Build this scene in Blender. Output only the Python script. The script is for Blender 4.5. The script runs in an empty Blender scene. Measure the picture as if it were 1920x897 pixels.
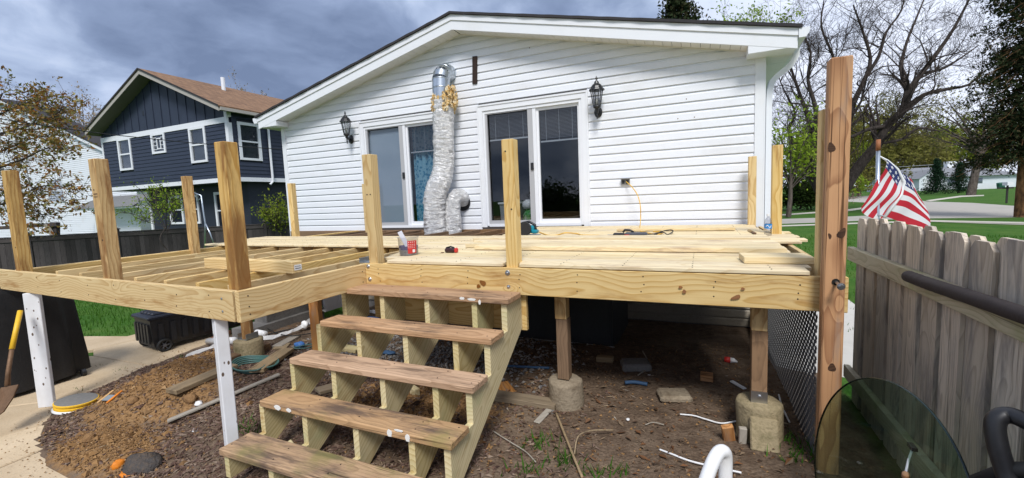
import bpy, math, random
import numpy as np
from mathutils import Vector, Matrix

# ------------------------------------------------------------------ camera, sky, sun, exposure
S = bpy.context.scene
COL = S.collection
cam = bpy.data.cameras.new('camera')
cam.sensor_width = 36.0
cam.lens = 15.132
cam.clip_end = 2000.0
cam.clip_start = 0.02
camo = bpy.data.objects.new('camera', cam)
COL.objects.link(camo)
_y, _p, _r = (math.radians(v) for v in (23.823, -5.4153, 2.3467))
_m = (Matrix.Rotation(_y, 4, 'Z') @ Matrix.Rotation(_p, 4, 'X') @ Matrix.Rotation(_r, 4, 'Y')
      @ Matrix.Rotation(math.radians(90), 4, 'X'))
_m.translation = (0, 0, 1.70)
camo.matrix_world = _m
S.camera = camo

SUN_EL, SUN_AZ = math.radians(50), math.radians(158)     # azimuth clockwise from +Y: behind the camera, to the right
sun = bpy.data.lights.new('sun', 'SUN')
sun.energy = 2.3
sun.angle = math.radians(17)
sun.color = (1.0, 0.98, 0.95)
suno = bpy.data.objects.new('sun', sun)
COL.objects.link(suno)
_d = Vector((math.sin(SUN_AZ) * math.cos(SUN_EL), math.cos(SUN_AZ) * math.cos(SUN_EL), math.sin(SUN_EL)))
suno.rotation_euler = _d.to_track_quat('Z', 'Y').to_euler()

W_ = bpy.data.worlds.new('World')
S.world = W_
W_.use_nodes = True
S.view_settings.view_transform = 'Standard'
S.view_settings.look = 'None'
S.view_settings.exposure = 0.6
S.view_settings.gamma = 1.0


class NT:
    """short-hand for building a node tree"""
    def __init__(s, tree):
        s.t = tree
        s.n = tree.nodes
        s.l = tree.links
        for x in list(s.n):
            s.n.remove(x)

    def node(s, kind, **kw):
        n = s.n.new(kind)
        for k, v in kw.items():
            setattr(n, k, v)
        return n

    def put(s, sock, v):
        if isinstance(v, bpy.types.NodeSocket):
            s.l.new(v, sock)
        elif v is not None:
            if hasattr(sock.default_value, '__len__') and not hasattr(v, '__len__'):
                v = (v,) * len(sock.default_value)
            if hasattr(sock.default_value, '__len__') and len(v) == 3 and len(sock.default_value) == 4:
                v = (*v, 1)
            sock.default_value = v

    def math(s, op, a, b=None, c=None, clamp=False):
        n = s.node('ShaderNodeMath', operation=op)
        n.use_clamp = clamp
        for i, v in enumerate((a, b, c)):
            if v is not None:
                s.put(n.inputs[i], v)
        return n.outputs[0]

    def vmath(s, op, a, b=None, out=0):
        n = s.node('ShaderNodeVectorMath', operation=op)
        s.put(n.inputs[0], a)
        if b is not None:
            s.put(n.inputs[3] if op == 'SCALE' else n.inputs[1], b)
        return n.outputs['Value'] if op in ('LENGTH', 'DOT_PRODUCT', 'DISTANCE') else n.outputs[0]

    def noise(s, vec, scale=5.0, detail=3.0, rough=0.55, dist=0.0, col=False):
        n = s.node('ShaderNodeTexNoise')
        s.put(n.inputs['Vector'], vec)
        n.inputs['Scale'].default_value = scale
        n.inputs['Detail'].default_value = detail
        n.inputs['Roughness'].default_value = rough
        n.inputs['Distortion'].default_value = dist
        return n.outputs['Color' if col else 'Fac']

    def voro(s, vec, scale=5.0, feature='F1', out='Distance', rnd=1.0):
        n = s.node('ShaderNodeTexVoronoi', feature=feature)
        s.put(n.inputs['Vector'], vec)
        n.inputs['Scale'].default_value = scale
        n.inputs['Randomness'].default_value = rnd
        return n.outputs[out]

    def ramp(s, fac, stops, interp='LINEAR'):
        n = s.node('ShaderNodeValToRGB')
        cr = n.color_ramp
        cr.interpolation = interp
        while len(cr.elements) < len(stops):
            cr.elements.new(0.5)
        for e, (p, c) in zip(cr.elements, stops):
            e.position = p
            e.color = (*c, 1) if hasattr(c, '__len__') else (c, c, c, 1)
        s.put(n.inputs[0], fac)
        return n.outputs[0]

    def mix(s, fac, a, b, blend='MIX'):
        n = s.node('ShaderNodeMix', data_type='RGBA', blend_type=blend)
        n.clamp_factor = True
        s.put(n.inputs[0], fac)
        s.put(n.inputs[6], a)
        s.put(n.inputs[7], b)
        return n.outputs[2]

    def maprange(s, v, a, b, c=0.0, d=1.0, smooth=False):
        n = s.node('ShaderNodeMapRange')
        if smooth:
            n.interpolation_type = 'SMOOTHSTEP'
        s.put(n.inputs[0], v)
        for i, x in enumerate((a, b, c, d)):
            n.inputs[i + 1].default_value = x
        return n.outputs[0]

    def sep(s, v):
        n = s.node('ShaderNodeSeparateXYZ')
        s.put(n.inputs[0], v)
        return n.outputs

    def comb(s, x, y, z):
        n = s.node('ShaderNodeCombineXYZ')
        for i, v in enumerate((x, y, z)):
            s.put(n.inputs[i], v)
        return n.outputs[0]

    def bump(s, h, strength=0.3, dist=0.01, normal=None):
        n = s.node('ShaderNodeBump')
        n.inputs['Strength'].default_value = strength
        n.inputs['Distance'].default_value = dist
        s.put(n.inputs['Height'], h)
        if normal is not None:
            s.put(n.inputs['Normal'], normal)
        return n.outputs[0]


SKY_OFF = (-33.5, 26.1, 4.7)


def build_sky():
    t = NT(W_.node_tree)
    tc = t.node('ShaderNodeTexCoord')
    d = t.vmath('NORMALIZE', tc.outputs['Generated'])
    x, y, z = t.sep(d)
    sky = t.node('ShaderNodeTexSky', sky_type='NISHITA')
    sky.sun_disc = False
    sky.sun_elevation = SUN_EL
    sky.sun_rotation = SUN_AZ
    sky.air_density = 1.0
    sky.dust_density = 1.5
    zz = t.math('ADD', t.math('MAXIMUM', z, 0.0), 0.42)
    p = t.comb(t.math('DIVIDE', x, zz), t.math('DIVIDE', y, zz), 0.0)
    warp = t.vmath('SCALE', t.vmath('SUBTRACT', t.noise(p, 1.3, 4, 0.5, col=True), (0.5, 0.5, 0.5)), 0.55)
    p2 = t.vmath('ADD', p, warp)
    n1 = t.noise(t.vmath('ADD', p2, SKY_OFF), 1.15, 5, 0.5)
    n2 = t.noise(t.vmath('ADD', p2, (7.7, 2.2, 4.0)), 4.2, 7, 0.6)
    m = t.math('ADD', t.math('MULTIPLY', n1, 0.80), t.math('MULTIPLY', n2, 0.20))
    # the cloud bank is thick in the west (left) and thins out towards the east
    side = t.maprange(x, -0.85, 0.45, -0.055, 0.075, True)
    low = t.maprange(z, 0.05, 0.42, 0.035, -0.035, True)
    m = t.math('ADD', t.math('ADD', m, side), low)
    m = t.math('ADD', t.math('MULTIPLY', t.math('SUBTRACT', m, 0.5), 1.6), 0.525)
    cl = t.ramp(m, [(0.34, (0.13, 0.175, 0.285)), (0.43, (0.205, 0.265, 0.405)), (0.51, (0.34, 0.415, 0.575)),
                    (0.585, (0.51, 0.575, 0.725)), (0.70, (0.68, 0.73, 0.86))])
    bgs = t.node('ShaderNodeBackground')
    t.put(bgs.inputs[0], sky.outputs[0])
    bgs.inputs[1].default_value = 0.08
    bgc = t.node('ShaderNodeBackground')
    t.put(bgc.inputs[0], cl)
    bgc.inputs[1].default_value = 0.95
    mx = t.node('ShaderNodeMixShader')
    t.put(mx.inputs[0], t.maprange(n2, 0.60, 0.74, 0.97, 0.80, True))
    t.l.new(bgs.outputs[0], mx.inputs[1])
    t.l.new(bgc.outputs[0], mx.inputs[2])
    o = t.node('ShaderNodeOutputWorld')
    t.l.new(mx.outputs[0], o.inputs[0])


build_sky()

# ------------------------------------------------------------------ helpers
PI = math.pi
WM = {}                    # world matrix of every object we make (no depsgraph needed)


EDGE=[(-3.2,1.20),(-3.9,1.36),(-4.5,1.38),(-5.1,1.5),(-5.45,1.7),(-5.9,2.05),(-6.12,2.75),(-6.3,3.6),(-6.6,5.0),(-6.9,7.0)]
def sstep(t):
    t=max(0.0,min(1.0,t)); return t*t*(3-2*t)
def edge_dist(x,y):
    """signed distance to the bed edge, positive inside the planting bed"""
    best=1e9; sgn=1
    for (ax,ay),(bx,by) in zip(EDGE,EDGE[1:]):
        dx,dy=bx-ax,by-ay
        t=max(0,min(1,((x-ax)*dx+(y-ay)*dy)/(dx*dx+dy*dy)))
        qx,qy=ax+t*dx-x,ay+t*dy-y
        d=qx*qx+qy*qy
        if d<best:
            best=d; sgn=1 if (dx*(y-ay)-dy*(x-ax))<0 else -1
    return sgn*best**.5
def gz(x,y):
    """ground height"""
    if y<1.2 and x>-3.2: d=x+3.2 if x<0 else 3.0
    else: d=edge_dist(x,y)
    if d<=0:
        # outside the bed: the patio base, falling away to the left lawn
        far=sstep((-x-8.0)/7.0)
        return -.19-.30*far+.044*max(0.0,1+d/.11)
    z=-.146+.236*sstep(d/1.5)
    z-=.34*sstep((y-3.9)/2.6)
    if x>.7: z+= (0.0-z)*sstep((x-.7)/1.5)
    # heaps of loose soil
    for (hx,hy,rx,ry,h) in HEAPS:
        q=((x-hx)/rx)**2+((y-hy)/ry)**2
        if q<1: z+=h*(1-q)**1.6
    return z
HEAPS=[(-4.75,2.25,.85,.55,.13),(-4.25,1.62,.6,.28,.09),(-5.3,2.75,.5,.5,.06),(-2.1,2.7,.8,.45,.08)]



def tag(o, label=None, cat=None, group=None, kind=None):
    if label:
        o['label'] = label
    if cat:
        o['category'] = cat
    if group:
        o['group'] = group
    if kind:
        o['kind'] = kind
    return o


def link(name, data, W=None, parent=None):
    o = bpy.data.objects.new(name, data)
    COL.objects.link(o)
    W = W.copy() if W is not None else Matrix.Identity(4)
    WM[o.name] = W
    if parent is not None:
        o.parent = parent
        o.matrix_basis = WM[parent.name].inverted() @ W
    else:
        o.matrix_basis = W
    return o


def thing(name, label, cat, loc=(0, 0, 0), group=None, rotz=0.0):
    W = Matrix.Translation(loc) @ Matrix.Rotation(rotz, 4, 'Z')
    return tag(link(name, None, W), label, cat, group)


class MB:
    def __init__(s):
        s.v = []
        s.f = []
        s.m = []
        s.cur = 0

    def add(s, vs, fs):
        b = len(s.v)
        s.v += [tuple(p) for p in vs]
        s.f += [tuple(b + i for i in f) for f in fs]
        s.m += [s.cur] * len(fs)
        return s

    def box(s, lo, hi, M=None):
        x0, y0, z0 = lo
        x1, y1, z1 = hi
        vs = [(x0, y0, z0), (x1, y0, z0), (x1, y1, z0), (x0, y1, z0), (x0, y0, z1), (x1, y0, z1), (x1, y1, z1), (x0, y1, z1)]
        if M is not None:
            vs = [M @ Vector(p) for p in vs]
        return s.add(vs, [(0, 3, 2, 1), (4, 5, 6, 7), (0, 1, 5, 4), (1, 2, 6, 5), (2, 3, 7, 6), (3, 0, 4, 7)])

    def cbox(s, L, w, t, c=0.003, M=None):
        """box centred on the origin with chamfered edges"""
        vs, X, Y, Z = [], L / 2, w / 2, t / 2
        idx = {}
        for sx in (-1, 1):
            for sy in (-1, 1):
                for sz in (-1, 1):
                    k = (sx, sy, sz)
                    for a in range(3):
                        idx[k, a] = len(vs)
                        q = [sx * (X - c), sy * (Y - c), sz * (Z - c)]
                        q[a] = (sx * X, sy * Y, sz * Z)[a]
                        vs.append(q)
        fs = []
        for a in range(3):
            b, d = (a + 1) % 3, (a + 2) % 3
            for sg in (-1, 1):
                loop = []
                for (u, w_) in ((-1, -1), (1, -1), (1, 1), (-1, 1)):
                    k = [0, 0, 0]
                    k[a], k[b], k[d] = sg, u, w_
                    loop.append(idx[tuple(k), a])
                fs.append(tuple(loop) if sg > 0 else tuple(loop[::-1]))
        for a in range(3):          # edges along axis a
            b, d = (a + 1) % 3, (a + 2) % 3
            for u in (-1, 1):
                for w_ in (-1, 1):
                    k0, k1 = [0, 0, 0], [0, 0, 0]
                    k0[a], k1[a] = -1, 1
                    for k in (k0, k1):
                        k[b], k[d] = u, w_
                    q = (idx[tuple(k0), b], idx[tuple(k1), b], idx[tuple(k1), d], idx[tuple(k0), d])
                    fs.append(q if u * w_ > 0 else q[::-1])
        for sx in (-1, 1):
            for sy in (-1, 1):
                for sz in (-1, 1):
                    q = tuple(idx[(sx, sy, sz), a] for a in range(3))
                    fs.append(q if sx * sy * sz > 0 else q[::-1])
        if M is not None:
            vs = [M @ Vector(p) for p in vs]
        return s.add(vs, fs)

    def prism(s, poly, axis_vec, M=None):
        """polygon (list of 3d points) extruded by a vector"""
        n = len(poly)
        a = Vector(axis_vec)
        vs = [Vector(p) for p in poly] + [Vector(p) + a for p in poly]
        if M is not None:
            vs = [M @ p for p in vs]
        nrm = Vector((0, 0, 0))
        for i in range(n):
            p, q = Vector(poly[i]), Vector(poly[(i + 1) % n])
            nrm += p.cross(q)
        flip = nrm.dot(a) > 0
        fs = [tuple(range(n))[::-1], tuple(range(n, 2 * n))] + [(i, (i + 1) % n, n + (i + 1) % n, n + i) for i in range(n)]
        if not flip:
            fs = [f[::-1] for f in fs]
        return s.add(vs, fs)

    def tube(s, pts, rad, n=8, cap=True, ref=None):
        pts = [Vector(p) for p in pts]
        if not hasattr(rad, '__len__'):
            rad = [rad] * len(pts)
        vs, fs = [], []
        prev = None
        for i, p in enumerate(pts):
            d = (pts[min(i + 1, len(pts) - 1)] - pts[max(i - 1, 0)])
            if d.length < 1e-9:
                d = Vector((0, 0, 1))
            d.normalize()
            if prev is None:
                u = d.orthogonal().normalized() if ref is None else Vector(ref)
                u = (u - d * u.dot(d)).normalized()
            else:
                u = (prev - d * prev.dot(d))
                u = u.normalized() if u.length > 1e-6 else d.orthogonal().normalized()
            prev = u
            w = d.cross(u)
            for k in range(n):
                a = 2 * PI * k / n
                vs.append(p + (u * math.cos(a) + w * math.sin(a)) * rad[i])
        for i in range(len(pts) - 1):
            for k in range(n):
                k2 = (k + 1) % n
                fs.append((i * n + k, i * n + k2, (i + 1) * n + k2, (i + 1) * n + k))
        if cap:
            fs.append(tuple(range(n))[::-1])
            fs.append(tuple((len(pts) - 1) * n + k for k in range(n)))
        return s.add(vs, fs)

    def lathe(s, prof, n=16, M=None, cap=True):
        """profile of (r, z) turned round Z"""
        vs, fs = [], []
        for r, z in prof:
            for k in range(n):
                a = 2 * PI * k / n
                vs.append(Vector((r * math.cos(a), r * math.sin(a), z)))
        for i in range(len(prof) - 1):
            for k in range(n):
                k2 = (k + 1) % n
                fs.append((i * n + k, i * n + k2, (i + 1) * n + k2, (i + 1) * n + k))
        if cap:
            fs.append(tuple(range(n))[::-1])
            fs.append(tuple((len(prof) - 1) * n + k for k in range(n)))
        if M is not None:
            vs = [M @ p for p in vs]
        return s.add(vs, fs)

    def bar(s, a, b, w, t, up=(0, 0, 1), c=0.0):
        M, L = frame(a, b, up)
        if c > 0:
            return s.cbox(L, w, t, c, M)
        return s.box((-L / 2, -w / 2, -t / 2), (L / 2, w / 2, t / 2), M)

    def build(s, name, mat, parent=None, smooth=False, origin=None):
        me = bpy.data.meshes.new(name)
        if origin is None:
            lo = [min(p[i] for p in s.v) for i in range(3)]
            hi = [max(p[i] for p in s.v) for i in range(3)]
            origin = ((lo[0] + hi[0]) / 2, (lo[1] + hi[1]) / 2, (lo[2] + hi[2]) / 2)
        ox, oy, oz = origin
        me.from_pydata([(p[0] - ox, p[1] - oy, p[2] - oz) for p in s.v], [], s.f)
        for m in (mat if isinstance(mat, (list, tuple)) else [mat]):
            me.materials.append(m)
        if any(s.m):
            me.polygons.foreach_set('material_index', s.m)
        if smooth:
            me.polygons.foreach_set('use_smooth', [True] * len(me.polygons))
        me.update()
        return link(name, me, Matrix.Translation(origin), parent)


def frame(a, b, up=(0, 0, 1)):
    """matrix with local X from a to b, local Z as near 'up' as it gets, origin midway; and the length"""
    a, b, up = Vector(a), Vector(b), Vector(up)
    x = b - a
    L = x.length
    x.normalize()
    z = up - x * up.dot(x)
    if z.length < 1e-5:
        z = x.orthogonal()
    z.normalize()
    y = z.cross(x)
    M = Matrix((x, y, z)).transposed().to_4x4()
    M.translation = (a + b) / 2
    return M, L


_bm = {}


def board(name, a, b, w, t, mat, parent=None, up=(0, 0, 1), c=0.003, bow=0.0):
    """sawn board from a to b: width w across, thickness t along 'up'; alike boards share their mesh"""
    M, L = frame(a, b, up)
    key = (round(L, 2), round(w, 3), round(t, 3), mat.name, round(bow, 3))
    if key not in _bm:
        mb = MB().cbox(L, w, t, c)
        me = bpy.data.meshes.new(name)
        me.from_pydata(mb.v, [], mb.f)
        me.materials.append(mat)
        _bm[key] = me
    return link(name, _bm[key], M, parent)


def quads(name, V, mat, parent=None, idx=None, mats=None, tri=False):
    """V: array (n, k, 3) of loose polygons -> one mesh object"""
    V = np.asarray(V, dtype=np.float32)
    n, k = V.shape[0], V.shape[1]
    me = bpy.data.meshes.new(name)
    me.vertices.add(n * k)
    me.vertices.foreach_set('co', V.reshape(-1))
    me.loops.add(n * k)
    me.loops.foreach_set('vertex_index', np.arange(n * k, dtype=np.int32))
    me.polygons.add(n)
    me.polygons.foreach_set('loop_start', np.arange(0, n * k, k, dtype=np.int32))
    for m in (mats or [mat]):
        me.materials.append(m)
    if idx is not None:
        me.polygons.foreach_set('material_index', np.asarray(idx, dtype=np.int32))
    me.update(calc_edges=True)
    return link(name, me, None, parent)


def copy_tree(o, W=None, parent=None, label=None):
    """a thing with its parts and sub-parts; W = its new world matrix"""
    c = o.copy()
    COL.objects.link(c)
    if parent is None:
        c.matrix_basis = W
        WM[c.name] = W.copy()
    else:
        c.parent = parent
    if label:
        c['label'] = label
    for ch in list(o.children):
        copy_tree(ch, None, c)
    return c


# ------------------------------------------------------------------ materials
MATS = {}


def mat(name, fn=None, color=None, rough=0.6, metal=0.0, spec=0.5, **kw):
    if name in MATS:
        return MATS[name]
    m = bpy.data.materials.new(name)
    m.use_nodes = True
    t = NT(m.node_tree)
    out = t.node('ShaderNodeOutputMaterial')
    b = t.node('ShaderNodeBsdfPrincipled')
    b.inputs['Roughness'].default_value = rough
    b.inputs['Metallic'].default_value = metal
    b.inputs['Specular IOR Level'].default_value = spec
    t.l.new(b.outputs[0], out.inputs[0])
    if color is not None:
        b.inputs['Base Color'].default_value = (*color, 1)
    if fn:
        fn(t, b, out)
    MATS[name] = m
    return m


def obj_coord(t, shift=True):
    tc = t.node('ShaderNodeTexCoord')
    if not shift:
        return tc.outputs['Object']
    oi = t.node('ShaderNodeObjectInfo')
    r = oi.outputs['Random']
    off = t.comb(t.math('MULTIPLY', r, 37.0), t.math('MULTIPLY', r, 91.0), t.math('MULTIPLY', r, 53.0))
    return t.vmath('ADD', tc.outputs['Object'], off), r


def wood(name, light, dark, ring=70.0, contrast=0.55, knot=0.0, knot_col=(0.16, 0.07, 0.03), stain=None, stain_amt=0.0,
         stain_scale=2.5, vary=0.12, rough=0.75, fibre=0.35, bump=0.25, green=None, cracks=0.0, ringw=0.05):
    def fn(t, b, out):
        P, r = obj_coord(t)
        x, y, z = t.sep(P)
        lp = t.comb(t.math('MULTIPLY', x, 0.9), y, z)
        w1 = t.vmath('SUBTRACT', t.noise(lp, 1.6, 2, 0.5, col=True), (0.5, 0.5, 0.5))
        wx, wy, wz = t.sep(w1)
        # heart of the trunk lies off to one side, a little different for every board
        tc = t.node('ShaderNodeTexCoord')
        ox, oy, oz = t.sep(tc.outputs['Object'])
        cy = t.math('ADD', t.math('MULTIPLY', t.math('SUBTRACT', r, 0.5), 0.14), t.math('MULTIPLY', wy, 0.26))
        cz = t.math('ADD', t.math('ADD', t.math('MULTIPLY', t.math('FRACT', t.math('MULTIPLY', r, 17.3)), 0.10), 0.01), t.math('MULTIPLY', wz, 0.16))
        dy = t.math('SUBTRACT', oy, cy)
        dz = t.math('ADD', oz, cz)
        rad = t.math('SQRT', t.math('ADD', t.math('MULTIPLY', dy, dy), t.math('MULTIPLY', dz, dz)))
        fine = t.noise(t.comb(t.math('MULTIPLY', x, 0.12), y, z), 9.0, 3, 0.6)
        ph = t.math('ADD', t.math('MULTIPLY', rad, ring), t.math('MULTIPLY', fine, 1.3))
        if knot > 0:
            kp = t.comb(t.math('MULTIPLY', x, 1.0), t.math('MULTIPLY', y, 2.2), t.math('MULTIPLY', z, 2.2))
            vn = t.node('ShaderNodeTexVoronoi', feature='F1')
            t.put(vn.inputs['Vector'], kp)
            vn.inputs['Scale'].default_value = 2.6
            kd = vn.outputs['Distance']
            kr, kg, kb = t.sep(vn.outputs['Color'])
            on = t.math('LESS_THAN', kr, knot)
            near = t.math('MULTIPLY', t.maprange(kd, 0.0, 0.34, 1.0, 0.0, True), on)
            ph = t.math('ADD', ph, t.math('MULTIPLY', near, 3.2))
            sz = t.math('ADD', t.math('MULTIPLY', kg, 0.05), 0.025)
            core = t.math('MULTIPLY', t.math('LESS_THAN', t.math('ADD', kd, t.math('MULTIPLY', fine, 0.02)), sz), on)
            halo = t.math('MULTIPLY', t.maprange(kd, 0.03, 0.16, 0.5, 0.0, True), on)
        sw = t.math('FRACT', ph)
        ringv = t.ramp(sw, [(0.0, 0.0), (0.55, 0.22), (0.86, 0.9), (0.93, 1.0), (1.0, 0.0)])
        fb = t.noise(t.comb(t.math('MULTIPLY', x, 2.2), t.math('MULTIPLY', y, 110.0), t.math('MULTIPLY', z, 110.0)), 1.0, 2, 0.6)
        v = t.math('ADD', t.math('MULTIPLY', ringv, contrast), t.math('MULTIPLY', t.math('SUBTRACT', fb, 0.5), fibre), clamp=True)
        col = t.mix(v, light, dark)
        big = t.noise(t.comb(t.math('MULTIPLY', x, 0.8), t.math('MULTIPLY', y, 3.0), t.math('MULTIPLY', z, 3.0)), 2.2, 3, 0.55)
        col = t.mix(t.maprange(big, 0.35, 0.75, 0.0, 0.30), col, dark)
        rr = t.math('ADD', t.math('MULTIPLY', t.math('SUBTRACT', t.math('FRACT', t.math('MULTIPLY', r, 7.77)), 0.5), 2 * vary), 1.0)
        hv = t.node('ShaderNodeHueSaturation')
        t.put(hv.inputs['Value'], rr)
        t.put(hv.inputs['Saturation'], t.math('ADD', 0.9, t.math('MULTIPLY', t.math('FRACT', t.math('MULTIPLY', r, 3.33)), 0.2)))
        t.put(hv.inputs['Color'], col)
        col = hv.outputs[0]
        if stain is not None:
            sn = t.noise(t.comb(t.math('MULTIPLY', x, 0.62), t.math('MULTIPLY', y, 3.4), t.math('MULTIPLY', z, 3.4)), stain_scale, 5, 0.66)
            col = t.mix(t.maprange(sn, 0.62 - 0.25 * stain_amt, 0.80 - 0.2 * stain_amt, 0.0, 0.85, True), col, stain)
        if green is not None:
            gn = t.noise(P, 3.1, 4, 0.6)
            col = t.mix(t.maprange(gn, 0.5, 0.72, 0.0, 0.6, True), col, green)
        if knot > 0:
            col = t.mix(halo, col, dark)
            col = t.mix(core, col, knot_col)
        h = t.math('ADD', t.math('MULTIPLY', fb, 0.5), t.math('MULTIPLY', ringv, 0.5))
        if cracks > 0:
            cn = t.noise(t.comb(t.math('MULTIPLY', x, 0.35), t.math('MULTIPLY', y, 26.0), t.math('MULTIPLY', z, 26.0)), 1.0, 2, 0.5, 0.3)
            ck = t.maprange(t.math('ABSOLUTE', t.math('SUBTRACT', cn, 0.5)), 0.0, 0.018, 1.0, 0.0)
            gate = t.maprange(t.noise(P, 1.7, 2, 0.5), 0.42, 0.6, 0.0, 1.0)
            ck = t.math('MULTIPLY', ck, gate)
            col = t.mix(t.math('MULTIPLY', ck, cracks), col, tuple(c * 0.25 for c in dark))
            h = t.math('SUBTRACT', h, ck)
        t.put(b.inputs['Base Color'], col)
        b.inputs['Roughness'].default_value = rough
        t.put(b.inputs['Normal'], t.bump(h, bump, 0.004))
    return mat(name, fn, spec=0.25)


PINE = wood('fresh_pine', (0.70, 0.525, 0.255), (0.47, 0.275, 0.085), ring=46, contrast=0.75, knot=0.22, vary=0.15,
            stain=(0.36, 0.19, 0.06), stain_amt=0.35)
PINE_POST = wood('pine_post', (0.68, 0.47, 0.205), (0.40, 0.21, 0.06), ring=44, contrast=0.75, knot=0.34, vary=0.14,
                 stain=(0.20, 0.085, 0.025), stain_amt=0.8, stain_scale=2.4)
PINE_DECK = wood('pale_deck_pine', (0.74, 0.625, 0.405), (0.56, 0.41, 0.21), ring=40, contrast=0.6, knot=0.12, vary=0.08,
                 stain=(0.42, 0.30, 0.20), stain_amt=0.45, stain_scale=3.0)
STRINGER = wood('greenish_treated_pine', (0.70, 0.595, 0.345), (0.44, 0.33, 0.14), ring=44, contrast=0.7, knot=0.22, vary=0.08,
                green=(0.46, 0.47, 0.24), stain=(0.36, 0.20, 0.06), stain_amt=0.35)
TREAD = wood('old_brown_tread', (0.53, 0.335, 0.195), (0.28, 0.155, 0.078), ring=44, contrast=0.6, knot=0.18, vary=0.12,
             stain=(0.13, 0.085, 0.055), stain_amt=0.5, cracks=0.8, bump=0.5)
TREAD_OLD = wood('mossy_old_tread', (0.49, 0.32, 0.185), (0.23, 0.14, 0.075), ring=42, contrast=0.45, knot=0.18, vary=0.08,
                 stain=(0.085, 0.06, 0.05), stain_amt=0.6, cracks=0.9, green=(0.20, 0.19, 0.055), bump=0.6)
OLD_JOIST = wood('old_brown_joist', (0.27, 0.165, 0.09), (0.13, 0.075, 0.04), ring=60, contrast=0.5, vary=0.2,
                 stain=(0.07, 0.045, 0.03), stain_amt=0.5)
CEDAR = wood('weathered_brown_post', (0.56, 0.285, 0.112), (0.26, 0.10, 0.032), ring=40, contrast=0.75, knot=0.3,
             knot_col=(0.055, 0.03, 0.022), vary=0.05, cracks=1.0, bump=0.5, stain=(0.34, 0.235, 0.17), stain_amt=0.4)
GREYWOOD = wood('weathered_grey_picket', (0.64, 0.55, 0.44), (0.34, 0.275, 0.21), ring=70, contrast=0.6, knot=0.16,
                knot_col=(0.20, 0.12, 0.06), vary=0.22, stain=(0.22, 0.20, 0.185), stain_amt=0.6, cracks=0.7, bump=0.5)
RAILWOOD = wood('grey_green_rail', (0.60, 0.53, 0.38), (0.34, 0.30, 0.19), ring=60, contrast=0.5, knot=0.12, vary=0.12,
                green=(0.27, 0.29, 0.11), cracks=0.7, bump=0.5)
DARKFENCE = wood('dark_stained_fence', (0.060, 0.052, 0.050), (0.024, 0.021, 0.022), ring=60, contrast=0.5, vary=0.4, bump=0.4)
PLANK = wood('weathered_plank', (0.33, 0.25, 0.155), (0.17, 0.115, 0.065), ring=60, contrast=0.5, knot=0.15, vary=0.2,
             stain=(0.12, 0.09, 0.06), stain_amt=0.4, cracks=0.6, bump=0.4)
GREYPLANK = wood('grey_lath', (0.38, 0.34, 0.28), (0.24, 0.205, 0.16), ring=60, contrast=0.4, vary=0.12, cracks=0.4)


def dirty(col, dark, scale=3.0, amt=0.35, rough=0.6, fine=40.0, bump_s=0.1, spec=0.3, thr=0.5, bdist=0.004):
    def fn(t, b, out):
        P, r = obj_coord(t)
        n = t.noise(P, scale, 5, 0.6)
        f = t.noise(P, fine, 3, 0.6)
        c = t.mix(t.maprange(n, thr, thr + 0.25, 0, amt, True), col, dark)
        c = t.mix(t.maprange(f, 0.45, 0.75, 0, amt * 0.6), c, dark)
        t.put(b.inputs['Base Color'], c)
        b.inputs['Roughness'].default_value = rough
        b.inputs['Specular IOR Level'].default_value = spec
        t.put(b.inputs['Normal'], t.bump(t.math('ADD', t.math('MULTIPLY', n, 0.5), f), bump_s, bdist))
    return fn


VINYL = mat('white_vinyl_siding', dirty((0.755, 0.775, 0.815), (0.58, 0.565, 0.54), 1.3, 0.34, 0.42, 60, 0.03, 0.4))
TRIMW = mat('white_trim', dirty((0.77, 0.785, 0.815), (0.62, 0.60, 0.56), 2.0, 0.2, 0.38, 60, 0.02, 0.45))
SOFFIT = mat('white_soffit', dirty((0.78, 0.77, 0.74), (0.56, 0.53, 0.47), 2.0, 0.25, 0.5, 60, 0.02, 0.3))


def _peel(t, b, out):
    P, r = obj_coord(t)
    x, y, z = t.sep(P)
    n = t.noise(t.comb(t.math('MULTIPLY', x, .6), y, z), 9, 4, .6)
    sp = t.voro(t.comb(t.math('MULTIPLY', x, .55), y, z), 19, 'F1')
    c = t.mix(t.maprange(n, .4, .75, 0, .35), (0.76, 0.77, 0.79), (0.55, 0.52, 0.48))
    spot = t.maprange(t.math('ADD', sp, t.math('MULTIPLY', n, .35)), .285, .315, 1.0, 0.0)
    c = t.mix(spot, c, (0.12, 0.08, 0.055))
    t.put(b.inputs['Base Color'], c)
    b.inputs['Roughness'].default_value = .5
    t.put(b.inputs['Normal'], t.bump(spot, -.4, .003))


WPOST = mat('white_painted_board', _peel)
SHINGLE = mat('dark_shingle', dirty((0.045, 0.042, 0.045), (0.02, 0.02, 0.02), 8, 0.5, 0.9, 80, 0.4, 0.2))
GALV = mat('galvanised_metal', dirty((0.52, 0.57, 0.62), (0.36, 0.40, 0.44), 7, 0.5, 0.32, 30, 0.04), metal=0.9)
STEEL = mat('bolt_steel', color=(0.55, 0.56, 0.58), rough=0.35, metal=1.0)
BLACKMETAL = mat('black_lantern_metal', dirty((0.012, 0.012, 0.014), (0.03, 0.03, 0.03), 20, 0.3, 0.38, 60, 0.05, 0.5))
BLACKPL = mat('black_plastic', dirty((0.014, 0.014, 0.016), (0.03, 0.03, 0.033), 9, 0.5, 0.45, 60, 0.08, 0.5))
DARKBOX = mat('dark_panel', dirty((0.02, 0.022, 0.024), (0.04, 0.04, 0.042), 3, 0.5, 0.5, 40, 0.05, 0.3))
PALEMETAL = mat('pale_metal_rail', dirty((0.40, 0.41, 0.42), (0.22, 0.22, 0.22), 8, 0.4, 0.45, 40, 0.05), metal=0.3)
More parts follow.
